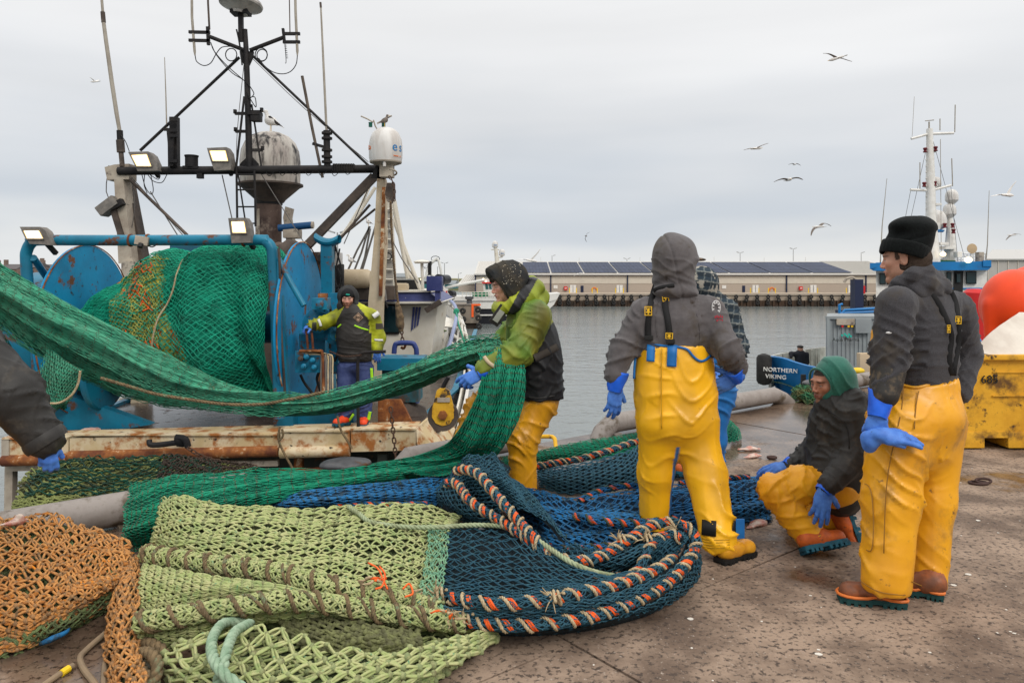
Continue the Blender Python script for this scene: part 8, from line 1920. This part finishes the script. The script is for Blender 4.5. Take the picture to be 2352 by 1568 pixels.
lf = gun.copy();lf[:,0] = P(860,0,14)[0] - .0 * lf[:,0];dk = np.stack([il + V(0,0,.02),lf * V(1,1,0) + np.stack([0 * il[:,0],0 * il[:,0],il[:,2] + .02],1)],1);T2('fore_deck',M_gd,MB().grid(dk))
rr_ = gun + V(0,0,.0);up = np.linspace(.25,1.0,len(gun))
top = catmull(np.array([P(1028,806,14),P(1037,775,15.5),P(1045,745,17),P(1049,722,19),P(1046,704,21),P(1036,691,23),P(1018,681,25),P(995,676,27),P(970,673,28)]),5)
T2('top_rail',mat('rail_blue',(.22,.26,.42),rough=.4),MB().tube(top,.045,8));
n_ = len(top)
for k in range(0,n_,3):
 g_ = gun[int((.28 + .72 * k / n_) * (len(gun) - 1))];T2('rail_post',M_w2,MB().tube([top[k],g_],.04,6))
for f_ in (.33,.66):
 q = np.array([top[k] * (1 - f_) + gun[int((.28 + .72 * k / n_) * (len(gun) - 1))] * f_ for k in range(0,n_,3)]);T2('mid_rail',M_w2,MB().tube(q,.025,6))
T2('whaleback',M_w2,MB().prism([P(975,712,20),P(1048,735,20),P(1046,752,18),P(972,745,18)][::-1],(0,.3,-.2)),smooth=False)
T2('hatch_coaming',M_w2,MB().prism([P(975,762,15),P(1018,762,15),P(1020,815,15),P(975,815,15)][::-1],(0,1.2,0)),smooth=False);T2('hatch_lip',M_w2,MB().box(P(995,772,14.9),(.45,.12,.1),bev=.01))
T2('hatch_net',mat('net_dull_green',(.09,.13,.05),rough=1,bump=1,bscale=60,bdist=.03),MB().blob(P(992,760,15.2),.30,2,sc=(1,.6,.16),jit=.2));T2('bollard_navy',M_n2,MB().lathe([(.09,0),(.07,.03),(.07,.26),(.1,.28),(.1,.32)],P(1014,733,16.5) - V(0,0,.25),(0,0,1),14))
TB('mooring_line',mat('line_green',(.02,.22,.13),rough=.8),[P(1048,716,18.8),P(1052,740,17.5),P(1060,765,15.5),P(1068,790,13.5)],.022,parent=t2,smooth=5,n=6)
T2('rope_knot',MATS['line_green'],MB().blob(P(1048,715,18.8),.09,1));T2('side_hoop',M_n2,MB().tube([P(983,728,18),P(990,716,18),P(1004,715,18)],.03,6,smooth=4))
# ================================================================ SHIP WITH CRANE (white over black)
D3 = 64.0
s3 = empty('fishing_vessel',P(1150,738,D3),'white and black fishing vessel with folding crane and twin radomes across the basin','fishing vessel')
hullw = mat('ship_white',(.66,.65,.62),(.58,.56,.52),rough=.4,scale=.5);hullb = mat('ship_black',(.014,.015,.02),rough=.4)
zw = WATER - .3
def S3(name,m,poly,d,dep,**k): return MB().prism([P(a,b,d) for a,b in poly][::-1],(0,dep,0)).build(name,m,s3,smooth=False)
S3('hull_upper',hullw,[(985,679),(1100,682),(1180,681),(1240,677),(1287,673),(1272,700),(1262,709),(985,709)],D3,5)
S3('hull_lower',hullb,[(985,709),(1262,709),(1256,725),(1246,745),(985,745)],D3 + .1,4.8)
S3('stripe',hullw,[(985,723),(1256,721),(1255,724),(985,726)],D3 - .02,.1)
S3('rubbing_strake',hullb,[(985,691),(1180,691),(1180,692),(985,692)],D3 - .06,.1)
S3('bow_marks',hullw,[(1240,692),(1278,686),(1274,690),(1240,697)],D3 - .08,.05)
S3('stern_gantry',hullw,[(998,655),(1014,650),(1034,680),(1016,680)],D3 - .1,.5);text('name_lettering','DM',P(1017,673,D3 - .2),.55,M_red,s3,ext=.02)
for poly in ([(970,646),(1020,646),(1020,652),(970,652)],[(985,640),(1000,640),(1003,680),(996,680)]): S3('gantry_beam',hullb,poly,D3,.8)
def cyl3(name,m,px,py,R,w_,ax=(1,.3,0)): return MB().lathe([(.02,-w_ / 2),(R,-w_ / 2),(R,w_ / 2),(.02,w_ / 2)],P(px,py,D3 + .5),ax,28).build(name,m,s3)
cyl3('net_drum',hullb,1020,642,.42,1.2,(.4,1,0));cyl3('net_drum',hullb,1008,640,.40,.3,(.4,1,0));cyl3('net_drum',hullb,1037,676,.35,.6,(.4,1,0))
M_crn = mat('crane_white',(.6,.6,.57),rough=.5)
for pts,r in (([(978,638),(982,620),(990,604),(1000,596),(1003,594)],.14),([(1003,592),(1008,600),(1012,618),(1014,632)],.11),([(975,636),(985,628),(998,634),(1012,640)],.14),([(1020,662),(1050,655),(1112,643)],.12),([(1020,664),(1028,668)],.2)):
 MB().tube([P(a,b,D3 + 1) for a,b in pts],r,8).build('crane_jib',M_crn,s3)
MB().tube([P(1000 + 10 * math.cos(a),594 + 6 * math.sin(a),D3 + 1) for a in np.linspace(0,6.28,10)],.03,5).build('crane_hose',M_cab,s3)
text('crane_lettering','KAPP',P(984,610,D3 + .6),.38,hullb,s3,up=(-.4,0,.6),ext=.01)
for px,py in ((957,639),(967,642),(982,641)): MB().blob(P(px,py,D3 - 1),.10,1).build('work_lamp',M_glow,s3)
for px in (1110,1116): MB().blob(P(px,641 + (px - 1110) * .8,D3 - 1),.09,1).build('work_lamp',M_glow,s3)
S3('wheelhouse',hullw,[(1108,640),(1190,640),(1190,680),(1112,680)],D3 + 1,3);S3('wheelhouse_roof',M_red,[(1106,648),(1190,647),(1190,650),(1108,651)],D3 + .8,3.2)
for k in range(3): S3('window',mat('ship_glass',(.03,.10,.10),rough=.1),[(1114 + k * 8,652),(1120 + k * 8,652),(1122 + k * 8,664),(1116 + k * 8,664)],D3 + .95,.1)
for px in range(1062,1180,9): MB().tube([P(px,671,D3 - .1),P(px,682,D3 - .1)],.03,5).build('rail_post',M_w2,s3)
for y in (671,676): MB().tube([P(1060,y,D3 - .1),P(1182,y - 1,D3 - .1)],.025,5).build('deck_rail',M_w2,s3)
S3('deck_house_green',mat('deck_green',(.01,.13,.06),rough=.6),[(1085,671),(1120,671),(1120,681),(1085,681)],D3 + .5,1)
MB().tube([P(1143,645,D3 + 2),P(1142,600,D3 + 2),P(1138,568,D3 + 2)],[.30,.22,.14],10).build('mast',M_w2,s3)
for (px,py,R) in ((1137,567,.27),(1153,586,.27)):
 c_ = P(px,py,D3 + 2);o = MB().lathe([(.05,-.12),(R * .8,-.05),(R,0),(R,R * .9),(R * .9,R * 1.4),(R * .6,R * 1.8),(.02,R * 2)],c_,(0,0,1),24).build('radome',M_domew,s3);text('dome_lettering','esea',c_ + V(.04,-R - .02,R * .6),.19,tb_,o,ext=.005)
for pts in ([(1128,573),(1147,573)],[(1135,607),(1162,607)],[(1143,592),(1155,590)],[(1148,600),(1165,599)]): MB().tube([P(a,b,D3 + 2) for a,b in pts],.06,6).build('mast_spreader',M_w2,s3)
pr2 = empty('pier',P(1030,740,58),'short concrete pier end hung with tyres in the middle of the basin','pier')
DP = 58.0
def PP(name,m,poly,d,dep): return MB().prism([P(a,b,d) for a,b in poly][::-1],(0,dep,0)).build(name,m,pr2,smooth=False)
PP('pier_block',mat('pier_concrete',(.24,.20,.16),(.18,.15,.12),rough=.9,scale=.8,c3=(.09,.075,.06),s3=1.4,m3=(.55,.7),bump=.3,bscale=6),[(940,698),(1097,699),(1097,742),(940,742)],DP,4);PP('pier_base',M_sp,[(945,742),(1094,742),(1094,775),(945,775)],DP + .2,3.6)
PP('coping_pipe',M_pipe,[(940,697),(1092,698),(1092,700),(940,700)],DP - .1,.3)
PP('ladder_marker',mat('marker_orange',(.85,.12,.02),rough=.5),[(1083,698),(1104,698),(1104,702),(1088,702),(1088,728),(1083,728)],DP - .12,.1)
for (px,col_) in ((1027,'left'),(1063,'middle'),(1098,'right')):
 for i in range(3):
  if px == 1027 and i == 2: continue
  put_tyre(P(px + i,711 + i * 19 + (0 if px != 1063 else 3),DP - .35),.62 * .84,'%s tyre in the %s stack hanging on the pier end' % (('top','middle','bottom')[i],col_),'tyres on the pier end')
for px in (1035,1078): tag(MB().lathe([(.25,0),(.22,.15),(.22,.35),(.35,.4),(.35,.6)],P(px,698,DP + 1),(0,0,1),10).build('pier_bollard',M_cast,None),'dark rusty bollard on the pier end, %s of two' % ('left' if px < 1050 else 'right'),'bollard')
# ================================================================ BLUE TUG AT RIGHT
DT = 26.0
tg = empty('tug',P(1900,890,DT),'blue workboat with grey container, white wheelhouse and tall white mast behind the men at right','workboat')
M_tg = mat('tug_blue',(.008,.16,.42),(.010,.13,.34),rough=.4,scale=1,c3=(.04,.10,.2),s3=2,m3=(.6,.7));M_tgd = mat('tug_deck_green',(.10,.16,.10),rough=.7)
def TG(name,m,poly,d,dep,**k): return MB().prism([P(a,b,d) for a,b in poly][::-1],unit(P(2140,638,d) * V(1,1,0)) * dep).build(name,m,tg,smooth=False)
zt_ = WATER - .3
bow = [P(1764,820,DT),P(1772,818,DT),P(1800,822,DT - .5),P(1830,832,DT - 1),P(1875,843,DT - 2),P(2000,862,DT - 4),P(2350,900,DT - 7)]
lo_ = [V(q[0] + (.5 if i < 2 else .2),q[1] + (.3 if i < 2 else .5),zt_) for i,q in enumerate(bow)]
MB().sheet(np.stack([catmull(np.array(bow),3),catmull(np.array(lo_),3)],1),.08).build('hull',M_tg,tg)
far = [P(1768,818,DT),P(1790,812,DT + 1),P(1830,806,DT + 2.5),P(1890,797,DT + 4),P(2000,790,DT + 6)];lo2 = [V(q[0],q[1],q[2] - 1.1) for q in far]
MB().sheet(np.stack([catmull(np.array(far),3),catmull(np.array(lo2),3)],1),.08).build('bulwark',mat('tug_inner_white',(.5,.5,.46),(.3,.29,.26),rough=.6,scale=1.5),tg)
for k in range(6): q = P(1800 + k * 16,813 - k * 2.5,DT + 1.2 + k * .45);MB().bar(q,q - V(0,0,.9),.08).build('bulwark_stay',MATS['tug_inner_white'],tg)
MB().grid(np.array([[q - V(0,0,.9) for q in catmull(np.array(bow[1:6]),3)],[q - V(0,0,.9) for q in catmull(np.array(far),3)]])).build('fore_deck',M_tgd,tg)
MB().lathe([(.06,-.55),(.2,-.5),(.26,-.4),(.26,.4),(.2,.5),(.06,.55)],P(1755,848,DT - .1) ,(0,0,1),16).build('bow_fender',M_tyre,tg)
text('bow_lettering','NORTHERN',P(1795,849,DT - .62) + V(-.10,-.16,0),.20,M_white,tg,n=(-.55,-.83,0),ext=.03,spacing=1.08);text('bow_lettering','VIKING',P(1785,864,DT - .5) + V(-.10,-.16,0),.20,M_white,tg,n=(-.55,-.83,0),ext=.03,spacing=1.08)
for a in ((1845,872,8,16),): MB().box(P(a[0],a[1],DT - 2.0),(.14,.1,.35)).build('fender_pad',M_black,tg)
gc_ = mat('container_grey',(.26,.29,.30),(.23,.25,.26),rough=.5,scale=2)
co = empty('container',P(1954,841,DT),'grey corrugated deck container with turquoise logo standing on the blue workboat','container')
x0_,x1_,y_ = P(1898,0,24.5)[0],P(2100,0,24.5)[0],24.5;zt2,zb2 = P(0,727,y_)[2],P(0,846,y_)[2]
vd_ = unit(P(1930,0,y_) * V(1,1,0)) * 2.4
MB().prism([V(x0_,y_,zb2),V(x1_,y_,zb2),V(x1_,y_,zt2),V(x0_,y_,zt2)],vd_).build('walls',gc_,co,smooth=False)
mb = MB()
for k in range(22): mb.box(V(x0_ + .12 + k * .14,y_ - .012,(zt2 + zb2) / 2),(.07,.03,zt2 - zb2 - .16))
mb.build('corrugation',gc_,co,smooth=False)['kind'] = 'stuff'
for zz_ in (zt2 - .03,zb2 + .04): MB().box(V((x0_ + x1_) / 2,y_ - .04,zz_),(x1_ - x0_ + .05,.1,.09)).build('rail',gc_,co,smooth=False)
for xx_ in (x0_ + .03,): MB().box(V(xx_,y_ - .045,(zt2 + zb2) / 2),(.09,.1,zt2 - zb2)).build('corner_post',gc_,co,smooth=False)
MB().box(P(1942,739,y_ - .12),(.60,.06,.2)).build('vent_recess',M_oldw,co,smooth=False);MB().box(P(1982,748,y_ - .14),(.52,.12,.48),bev=.02).build('switch_box',gc_,co)
for px,m in ((1935,M_red),(1949,M_logo),(1957,M_logo)): MB().box(P(px,749,y_ - .12),(.07,.02,.07)).build('hazard_label',m,co,smooth=False)
text('container_lettering','Aqua Pharma',P(1943,780,y_ - .17),.165,M_black,co,ext=.004)
tq_ = mat('logo_turquoise',(.02,.45,.36),rough=.5)
for (a,b) in ((1934,770),(1940,767),(1944,770),(1950,768),(1954,772),(1947,773)): MB().lathe([(.001,0),(.035,0),(.035,.012),(.001,.012)],P(a,b,y_ - .10),(0,-1,0),10).build('logo_dot',tq_,co)
MB().box(P(1990,834,23.5),(.52,.25,.65),bev=.03).build('crate',mat('crate_beige',(.55,.42,.28),rough=.7),tg);MB().blob(P(1970,851,22),.16,2,sc=(1.3,1,.6)).build('deck_buoy',M_yel,tg)
for pts in ([(1928,728),(1940,712),(2010,708)],[(1928,728),(1928,700),(1935,698)],[(1928,719),(2010,716)]): MB().tube([P(a,b,27) for a,b in pts],.05,6).build('tug_rail',M_tg,tg)
MB().box(P(1968,690,28),(.32,.4,1.6)).build('deck_crane',M_navy,tg,smooth=False);MB().tube([P(1968,645,28),P(1958,637,28),P(1945,640,28),P(1939,648,28)],.05,6,smooth=4).build('crane_hook_arm',M_oldw,tg);MB().box(P(1980,665,28),(.15,.2,.3)).build('hydraulic_tank',M_red,tg);MB().box(P(1965,715,27.8),(1.4,.3,.12)).build('crane_base',M_navy,tg);MB().box(P(1960,722,27.5),(.5,.3,.2)).build('crane_base',M_navy,tg)
DW2 = 31.0
TG('wheelhouse',M_white,[(2012,618),(2268,616),(2262,720),(2012,730)],DW2,4);TG('roof_band',M_tg,[(1998,617),(2012,603),(2265,600),(2278,612),(2270,620),(2006,622)],DW2 - .4,5)
TG('roof_horn',M_tg,[(1998,604),(2012,604),(2012,614),(1998,618)],DW2 - .45,.6);TG('roof_horn',M_tg,[(2258,598),(2277,598),(2277,612),(2258,612)],DW2 - .45,.6)
TG('lower_band',M_tg,[(2180,661),(2262,661),(2262,664),(2180,664)],DW2 - .05,.1);TG('door',M_black,[(2191,622),(2213,622),(2211,688),(2189,688)],DW2 - .06,.1)
for (a,b,c_,d_) in ((2020,627,2034,653),(2174,624,2186,652),(2219,623,2243,652),(2196,627,2208,650),(2037,627,2047,653)):
 f_ = TG('window_frame',M_black,[(a,b),(c_,b),(c_,d_),(a,d_)],DW2 - .1,.08);MB().prism([P(x,y,DW2 - .14) for x,y in ((a + 2,b + 2),(c_ - 2,b + 2),(c_ - 2,d_ - 2),(a + 2,d_ - 2))][::-1],(0,.03,0)).build('pane',M_gls,f_,smooth=False)
for y in (596,588,582): MB().tube([P(2150,y,DW2 + 1),P(2262,y + 1,DW2 + 1)],.035,5).build('roof_rail',M_white,tg)
for px in range(2152,2265,14): MB().tube([P(px,582,DW2 + 1),P(px,604,DW2 + 1)],.03,5).build('roof_rail_post',M_white,tg)
TG('roof_canvas',mat('canvas_green',(.015,.08,.04),rough=.8),[(2157,597),(2195,598),(2195,607),(2157,607)],DW2 - .2,1)
MB().lathe([(.02,0),(.20,.02),(.21,.06),(.02,.08)],P(2231,571,DW2),(0,-1,0),20).build('search_light',mat('searchlight_buff',(.45,.33,.2),rough=.5),tg);MB().tube([P(2231,582,DW2),P(2231,604,DW2)],.05,6).build('light_stem',M_white,tg)
for (px,py,R) in ((2166,584,.13),(2224,597,.17)): MB().blob(P(px,py,DW2 - .6),R,2,sc=(1,.4,.75)).build('flood_lamp',M_glow,tg)
MB().blob(P(2129,604,DW2 - .6),.06,1).build('flood_lamp',M_glow,tg)
MB().tube([P(2140,605,DW2),P(2138,500,DW2),P(2137,400,DW2),P(2135,296,DW2)],[.34,.2,.17,.12],12).build('mast',M_white,tg)
for pts,r in (([(2093,319),(2133,308)],.06),([(2133,308),(2190,306)],.06),([(2091,436),(2138,438),(2184,426)],.06),([(2128,349),(2149,348)],.05),([(2124,428),(2152,427)],.06),([(2134,296),(2134,280)],.03),([(2125,278),(2145,276)],.02),([(2193,304),(2194,241)],.02),([(2113,434),(2113,373)],.02),([(2188,428),(2186,364)],.02),([(2160,320),(2162,600)],.012),([(2159,300),(2159,273)],.02),([(2095,315),(2100,222)],.008)):
 MB().tube([P(a,b,DW2) for a,b in pts],r,6).build('mast_spreader',M_white if r > .03 else M_aer,tg)
for k in range(9): MB().tube([P(2126,368 + k * 14,DW2),P(2134,364 + k * 14,DW2)],.025,5).build('mast_rung',M_white,tg)
for px,py in ((2125,345),(2149,342),(2123,424),(2147,422),(2143,499),(2170,518),(2188,518),(2190,531)): MB().lathe([(.07,0),(.09,.03),(.05,.08),(.09,.16),(.07,.2)],P(px,py,DW2 - .1) - V(0,0,.1),(0,0,1),10).build('signal_lamp',mat('signal_red',(.12,.01,.015),rough=.4),tg)
for (px,py,R) in ((2186,460,14),(2181,492,14),(2152,520,21),(2150,426,11)):
 R = R * DW2 / FPX;c_ = P(px,py,DW2 + .6);MB().lathe([(.04,-.22),(R * .75,-.08),(R,0),(R,R * .7),(R * .9,R * 1.25),(R * .6,R * 1.65),(.02,R * 1.85)],c_,(0,0,1),24).build('radome',M_domew,tg)
MB().tube([P(2184,600,DW2 + .6),P(2182,500,DW2 + .6)],[.3,.1],10).build('second_mast',M_white,tg);MB().tube([P(2185,500,DW2 + .6),P(2186,464,DW2 + .6)],.06,8).build('second_mast',M_white,tg)
TG('mast_platform',M_white,[(2140,512),(2168,512),(2158,528),(2142,528)],DW2,1);TG('mast_platform',M_tg,[(2138,526),(2170,528),(2166,531),(2138,531)],DW2 - .1,1);TG('mast_platform',M_white,[(2150,566),(2196,566),(2192,572),(2155,572)],DW2,1)
for pts,r in (([(2022,604),(2026,520),(2037,410)],.02),([(2264,604),(2268,560),(2272,438)],.02)): MB().tube([P(a,b,DW2) for a,b in pts],[r * 1.5,r,r * .5],5).build('whip_aerial',M_aer,tg)
for y in (700,708): MB().tube([P(2015,y,DW2 - 1),P(2270,y + 4,DW2 - 1)],.025,5).build('side_rail',M_white,tg)
for k in range(12): MB().tube([P(2018 + k * 22,690,DW2 - 1),P(2018 + k * 22,722,DW2 - 1)],.022,5).build('side_rail_post',M_white,tg)
for pts in ([(2137,300),(2070,600)],[(2137,300),(2215,590)],[(2184,428),(2200,600)],[(2092,436),(2060,600)]): MB().tube([P(a,b,DW2 + .2) for a,b in pts],.010,4).build('mast_wire',M_wire,tg)
for (a,b,c_,d_,m) in ((2110,596,.3,.3,M_white),(2125,588,.15,.5,M_oldw),(2165,560,.35,.12,M_white),(2200,585,.2,.25,M_white),(2250,590,.2,.4,M_oldw),(2085,600,.3,.2,M_tg),(2152,470,.25,.1,M_white)): MB().box(P(a,b,DW2),(c_,.3,d_),bev=.02).build('roof_gear',m,tg)
o = MB().tube([P(2052 + 8 * math.cos(a),672 + 8 * math.sin(a),DW2 - .2) for a in np.linspace(0,6.28,15)],.05,6,False).build('life_ring',M_red,tg)
MB().lathe([(.35,-.2),(.35,1.2),(.25,1.3),(.02,1.32)],P(2240,775,20) ,(0.05,0,1),18).build('red_capstan',M_red,tg);MB().box(P(2228,740,20),(.7,.5,.25)).build('red_capstan_head',M_red,tg);MB().blob(P(2230,790,18),.25,2).build('blue_buoy',M_tg,tg)
# ================================================================ YELLOW BIN, COVER, ORANGE FLOAT
DB = 6.9
bn2 = empty('fish_bin',P(2290,1030,DB),'scuffed yellow plastic bin numbered 685 standing on the quay at the right edge','bin')
M_bin = mat('bin_yellow',(.72,.38,.03),(.58,.28,.02),rough=.45,scale=3,c3=(.13,.065,.02),s3=2.6,m3=(.50,.66),c4=(.06,.035,.02),s4=11,m4=(.57,.68),bump=.25,bscale=30)
xL = P(2212,0,DB)[0];zT,zB = P(0,822,DB)[2],.02;wB = 1.25
mb = MB();n0 = V(0,0,0)
face = [V(xL + .06,DB,zT),V(xL + wB,DB,zT),V(xL + wB - .06,DB,.16),V(xL + .02,DB,.16)]
mb.prism([V(xL + .06,DB,zT),V(xL + wB,DB,zT),V(xL + wB - .03,DB + .02,.16),V(xL + .0,DB + .02,.16)][::-1],(0,1.0,0));mb.build('tub',M_bin,bn2,smooth=False)
MB().box(V(xL + wB / 2 + .03,DB + .5,zT + .01),(wB + .02,1.1,.05),bev=.015).build('rim',M_bin,bn2)
for (a,b) in ((0,.21),(.43,.82),(1.04,wB - .02)): MB().box(V(xL + (a + b) / 2,DB + .5,.085),(b - a,.98,.15),bev=.012).build('foot',M_bin,bn2)
MB().box(V(xL + wB / 2,DB + .5,.135),(wB - .04,.97,.06)).build('base_plate',M_bin,bn2)
for zz_ in (.50,.72): MB().box(V(xL + wB / 2 + .1,DB - .002,zz_ - .0),(wB - .35,.016,.008)).build('moulded_rib',M_bin,bn2)
text('bin_number','685',P(2273,872,DB - .006),.105,M_black,bn2,ext=.003,spacing=1.05)
mo = MB();
cv = Surf(np.array([[P(2231,812,DB + .02),P(2262,778,DB + .1),P(2300,745,DB + .3),P(2340,722,DB + .5)],[P(2290,818,DB + .0),P(2310,780,DB + .15),P(2335,748,DB + .35),P(2365,722,DB + .5)],[P(2360,822,DB),P(2380,780,DB + .2),P(2390,745,DB + .4),P(2400,720,DB + .5)],[P(2520,822,DB),P(2520,780,DB + .2),P(2510,745,DB + .4),P(2500,725,DB + .6)]]))
U,Vv = np.meshgrid(np.linspace(0,1,24),np.linspace(0,1,20),indexing='ij');g_ = cv(U,Vv);g_ = g_ + V(0,0,1) * (.012 * fbm(g_,5,3,2))[...,None]
tag(MB().sheet(g_,.03).build('bin_cover',mat('cover_white',(.60,.55,.48),(.5,.44,.38),rough=.6,scale=3,bump=.3,bscale=20),None),'grubby white insulated cover leaning up on the yellow bin','cover')
s = SDF(.03);q = P(2318,700,8.5);s.ell(P(2333,702,8.5),(.37,.36,.42),k=.05);s.ell(P(2385,690,8.6),(.42,.4,.42),k=.02);s.cone(P(2272,700,8.45),P(2276,775,8.45),.06,.07,.08)
tag(s.build('mooring_buoy',mat('buoy_orange',(.80,.065,.012),(.70,.055,.012),rough=.42,scale=3),None),'large bright orange moulded float at the right edge behind the yellow bin','float')
# ================================================================ GULLS
M_gw = mat('gull_white',(.68,.66,.63),rough=.8);M_gg = mat('gull_grey',(.20,.21,.23),rough=.8);M_gd_ = mat('gull_dark',(.035,.03,.03),rough=.8);M_gb = mat('gull_bill',(.65,.42,.10),rough=.5);M_gbr = mat('gull_brown',(.20,.17,.145),(.12,.10,.09),rough=.85,scale=40)
def gull_fly(px,py,span_px,d,L,Rr,label,back=M_gbr,heading=(-1,.2,0),under=M_gw):
 "L, Rr: wing polylines in picture offsets (px) from the body"
 c = P(px,py,d);k = d / FPX;o = empty('gull',c,label,'gull','gulls in flight');h = unit(heading);bl = span_px * k * .20
 s = SDF(max(.008,bl * .09));s.cone(c - h * bl,c + h * bl * .7,bl * .16,bl * .26,bl * .1);s.ell(c + h * bl * 1.0,(bl * .2,bl * .2,bl * .18),k=bl * .1);s.build('body',under,o)
 MB().tube([c + h * bl * 1.15,c + h * bl * 1.42 + V(0,0,-.03 * bl)],[bl * .07,bl * .02],5).build('bill',M_gb,o)
 MB().sheet(np.array([[c - h * bl * .9 + np.cross(h,(0,0,1)) * bl * .12 * q,c - h * bl * 1.6 + np.cross(h,(0,0,1)) * bl * .32 * q] for q in (-1,1)]),bl * .04).build('tail',under,o,smooth=False)
 for i,(pl,sd) in enumerate(((L,-1),(Rr,1))):
  pts = catmull(np.array([c + V(a * k,sd * 0.02 * j,-b * k) for j,(a,b) in enumerate(pl)]),4);n = len(pts);t = np.linspace(0,1,n)
  ch_ = bl * (.62 * (1 - t) ** .5 * (1 - .15 * t) + .06)
  tv = unit(pts[-1] - pts[0]);cd = unit(np.cross(np.cross(tv,h),tv)) if abs(np.dot(tv,h)) < .98 else V(0,1,0)
  cd = unit(h + V(0,0,.25)) if abs(np.dot(tv,h)) < .8 else unit(V(.1,1,.25))
  MB().sheet(np.stack([pts + cd * ch_[:,None] * .45,pts + V(0,0,.06 * bl) * (1 - t)[:,None],pts - cd * ch_[:,None] * .55],1),bl * .05).build('wing',back,o)
 return o
gull_fly(1922,134,72,16,[(0,0),(-10,-5),(-22,-9),(-34,-9)],[(2,-1),(16,1),(28,4),(38,6)],'brown winged gull gliding at the upper right, highest of the flying gulls',heading=(-.8,.2,-.2))
gull_fly(1736,341,62,17,[(0,0),(-10,0),(-20,2),(-30,5)],[(3,-2),(12,-6),(22,-10),(31,-13)],'gull gliding over the solar panels below the brown one',heading=(.8,.2,.1))
gull_fly(1825,378,30,30,[(0,0),(-5,-2),(-10,-1),(-16,1)],[(0,0),(5,-2),(10,-1),(16,2)],'small distant gull just above the larger gull left of the beanie',heading=(0,-1,0))
gull_fly(1811,413,70,16,[(0,0),(-12,-2),(-25,1),(-36,6)],[(0,0),(12,-4),(24,-5),(36,-1)],'gull seen head on with drooping dark wings left of the tug mast',heading=(0,-1,0))
gull_fly(1881,521,55,16,[(0,0),(-12,4),(-18,12),(-21,21)],[(0,0),(10,-8),(20,-7),(31,-2)],'gull banking with one wing pointing down left of the black beanie',heading=(-.6,.6,0))
gull_fly(2313,448,80,16,[(0,0),(-14,-1),(-28,1),(-42,4)],[(2,-2),(8,-12),(14,-20),(26,-33)],'white gull with raised wing at the far right edge',back=M_gw,heading=(.8,.3,0))
gull_fly(2325,540,34,22,[(0,0),(-6,2),(-12,6),(-18,12)],[(0,0),(8,-3),(16,-3),(24,-1)],'small gull low at the right edge above the industrial roof',heading=(-.6,.6,0))
gull_fly(1346,542,30,18,[(0,0),(-2,6),(-1,10),(1,14)],[(0,-2),(3,-6),(7,-8),(9,-9)],'brown gull banking with wings steeply folded above the warehouse',heading=(.3,.8,0),back=M_gd_,under=M_gbr)
gull_fly(1219,598,60,20,[(0,0),(-12,-2),(-24,-2),(-36,-1)],[(2,-2),(8,-9),(14,-15),(22,-26)],'white gull with dark wing tip flying just right of the hauling man',back=M_gw,heading=(.7,.4,-.1))
gull_fly(218,188,40,16,[(0,0),(-3,-4),(-6,-7),(-9,-9)],[(0,0),(4,-3),(7,-5),(10,-4)],'pale gull flying left beside the tall aerial at upper left',back=M_gw,heading=(-1,.1,0))
gull_fly(1328,661 - 32,24,70,[(0,0),(-4,1),(-8,3),(-11,5)],[(0,0),(4,-2),(8,-2),(10,0)],'tiny white gull in front of the solar panels',back=M_gw,heading=(.7,.3,0))
gull_fly(2080,637 - 60,26,60,[(0,0),(-3,-4),(-6,-8),(-8,-12)],[(0,0),(4,-1),(8,1),(12,3)],'brown gull over the end of the solar panel roof',heading=(.7,.3,0)) if False else None
def gull_stand(px,py,hpx,d,label,face=-1,back=M_gd_,group='standing gulls'):
 "px, py: feet"
 c = P(px,py,d);k = hpx * d / FPX;o = empty('gull',c,label,'gull',group);f = face
 s = SDF(max(.005,k * .025));w_ = lambda x,z,y=0: c + V(f * x * k,y * k,z * k)
 s.cone(w_(-.28,.36),w_(.06,.52),.09 * k,.17 * k,.06 * k);s.ell(w_(-.02,.46),(.25 * k,.16 * k,.18 * k),k=.05 * k);s.cone(w_(.1,.58),w_(.17,.82),.11 * k,.075 * k,.06 * k);s.ell(w_(.19,.86),(.095 * k,.075 * k,.08 * k),k=.03 * k)
 s.build('body',M_gw if back is not M_gbr else M_gbr,o)
 for q in (-1,1):
  s = SDF(max(.005,k * .025));s.cone(w_(.0,.56,q * .1),w_(-.34,.34,q * .07),.11 * k,.05 * k,.03 * k,(0,1,0),.5);s.cone(w_(-.3,.36,q * .06),w_(-.55,.20,q * .02),.05 * k,.015 * k,.02 * k,(0,1,0),.6);s.build('wing',back,o)
  MB().tube([w_(-.02,.3,q * .06),w_(-.01,0,q * .07)],.012 * k,5).build('leg',M_gb,o)
 MB().tube([w_(.26,.86),w_(.40,.835)],[.03 * k,.012 * k],6).build('bill',M_gb,o);MB().blob(w_(.23,.885,-.062),.013 * k,1).build('eye',M_black,o)
 MB().prism([w_(-.34,.30,-.04),w_(-.56,.17,-.06),w_(-.56,.17,.06),w_(-.34,.30,.04)],(0,0,.02 * k)).build('tail',M_gw,o,smooth=False)
gull_stand(621,304,55,12.9,'large black backed gull standing on top of the grimy radome')
gull_stand(884,291,30,11.5,'brown young gull perched on the white radome of the right post',1,M_gbr)
gull_stand(846,520,22,15,'grey winged gull perched high on the white rigging behind the saddle post',-1,M_gg)
gull_stand(806,610,28,15,'grey winged gull sitting on the white rigging left of the cream post',-1,M_gg)
gull_stand(2420 - 10,965 - 130,42,7.6,'white gull standing behind the yellow bin',-1,M_gg) if False else gull_stand(2247,825,40,8.0,'pale gull half hidden behind the edge of the white bin cover',-1,M_gg)
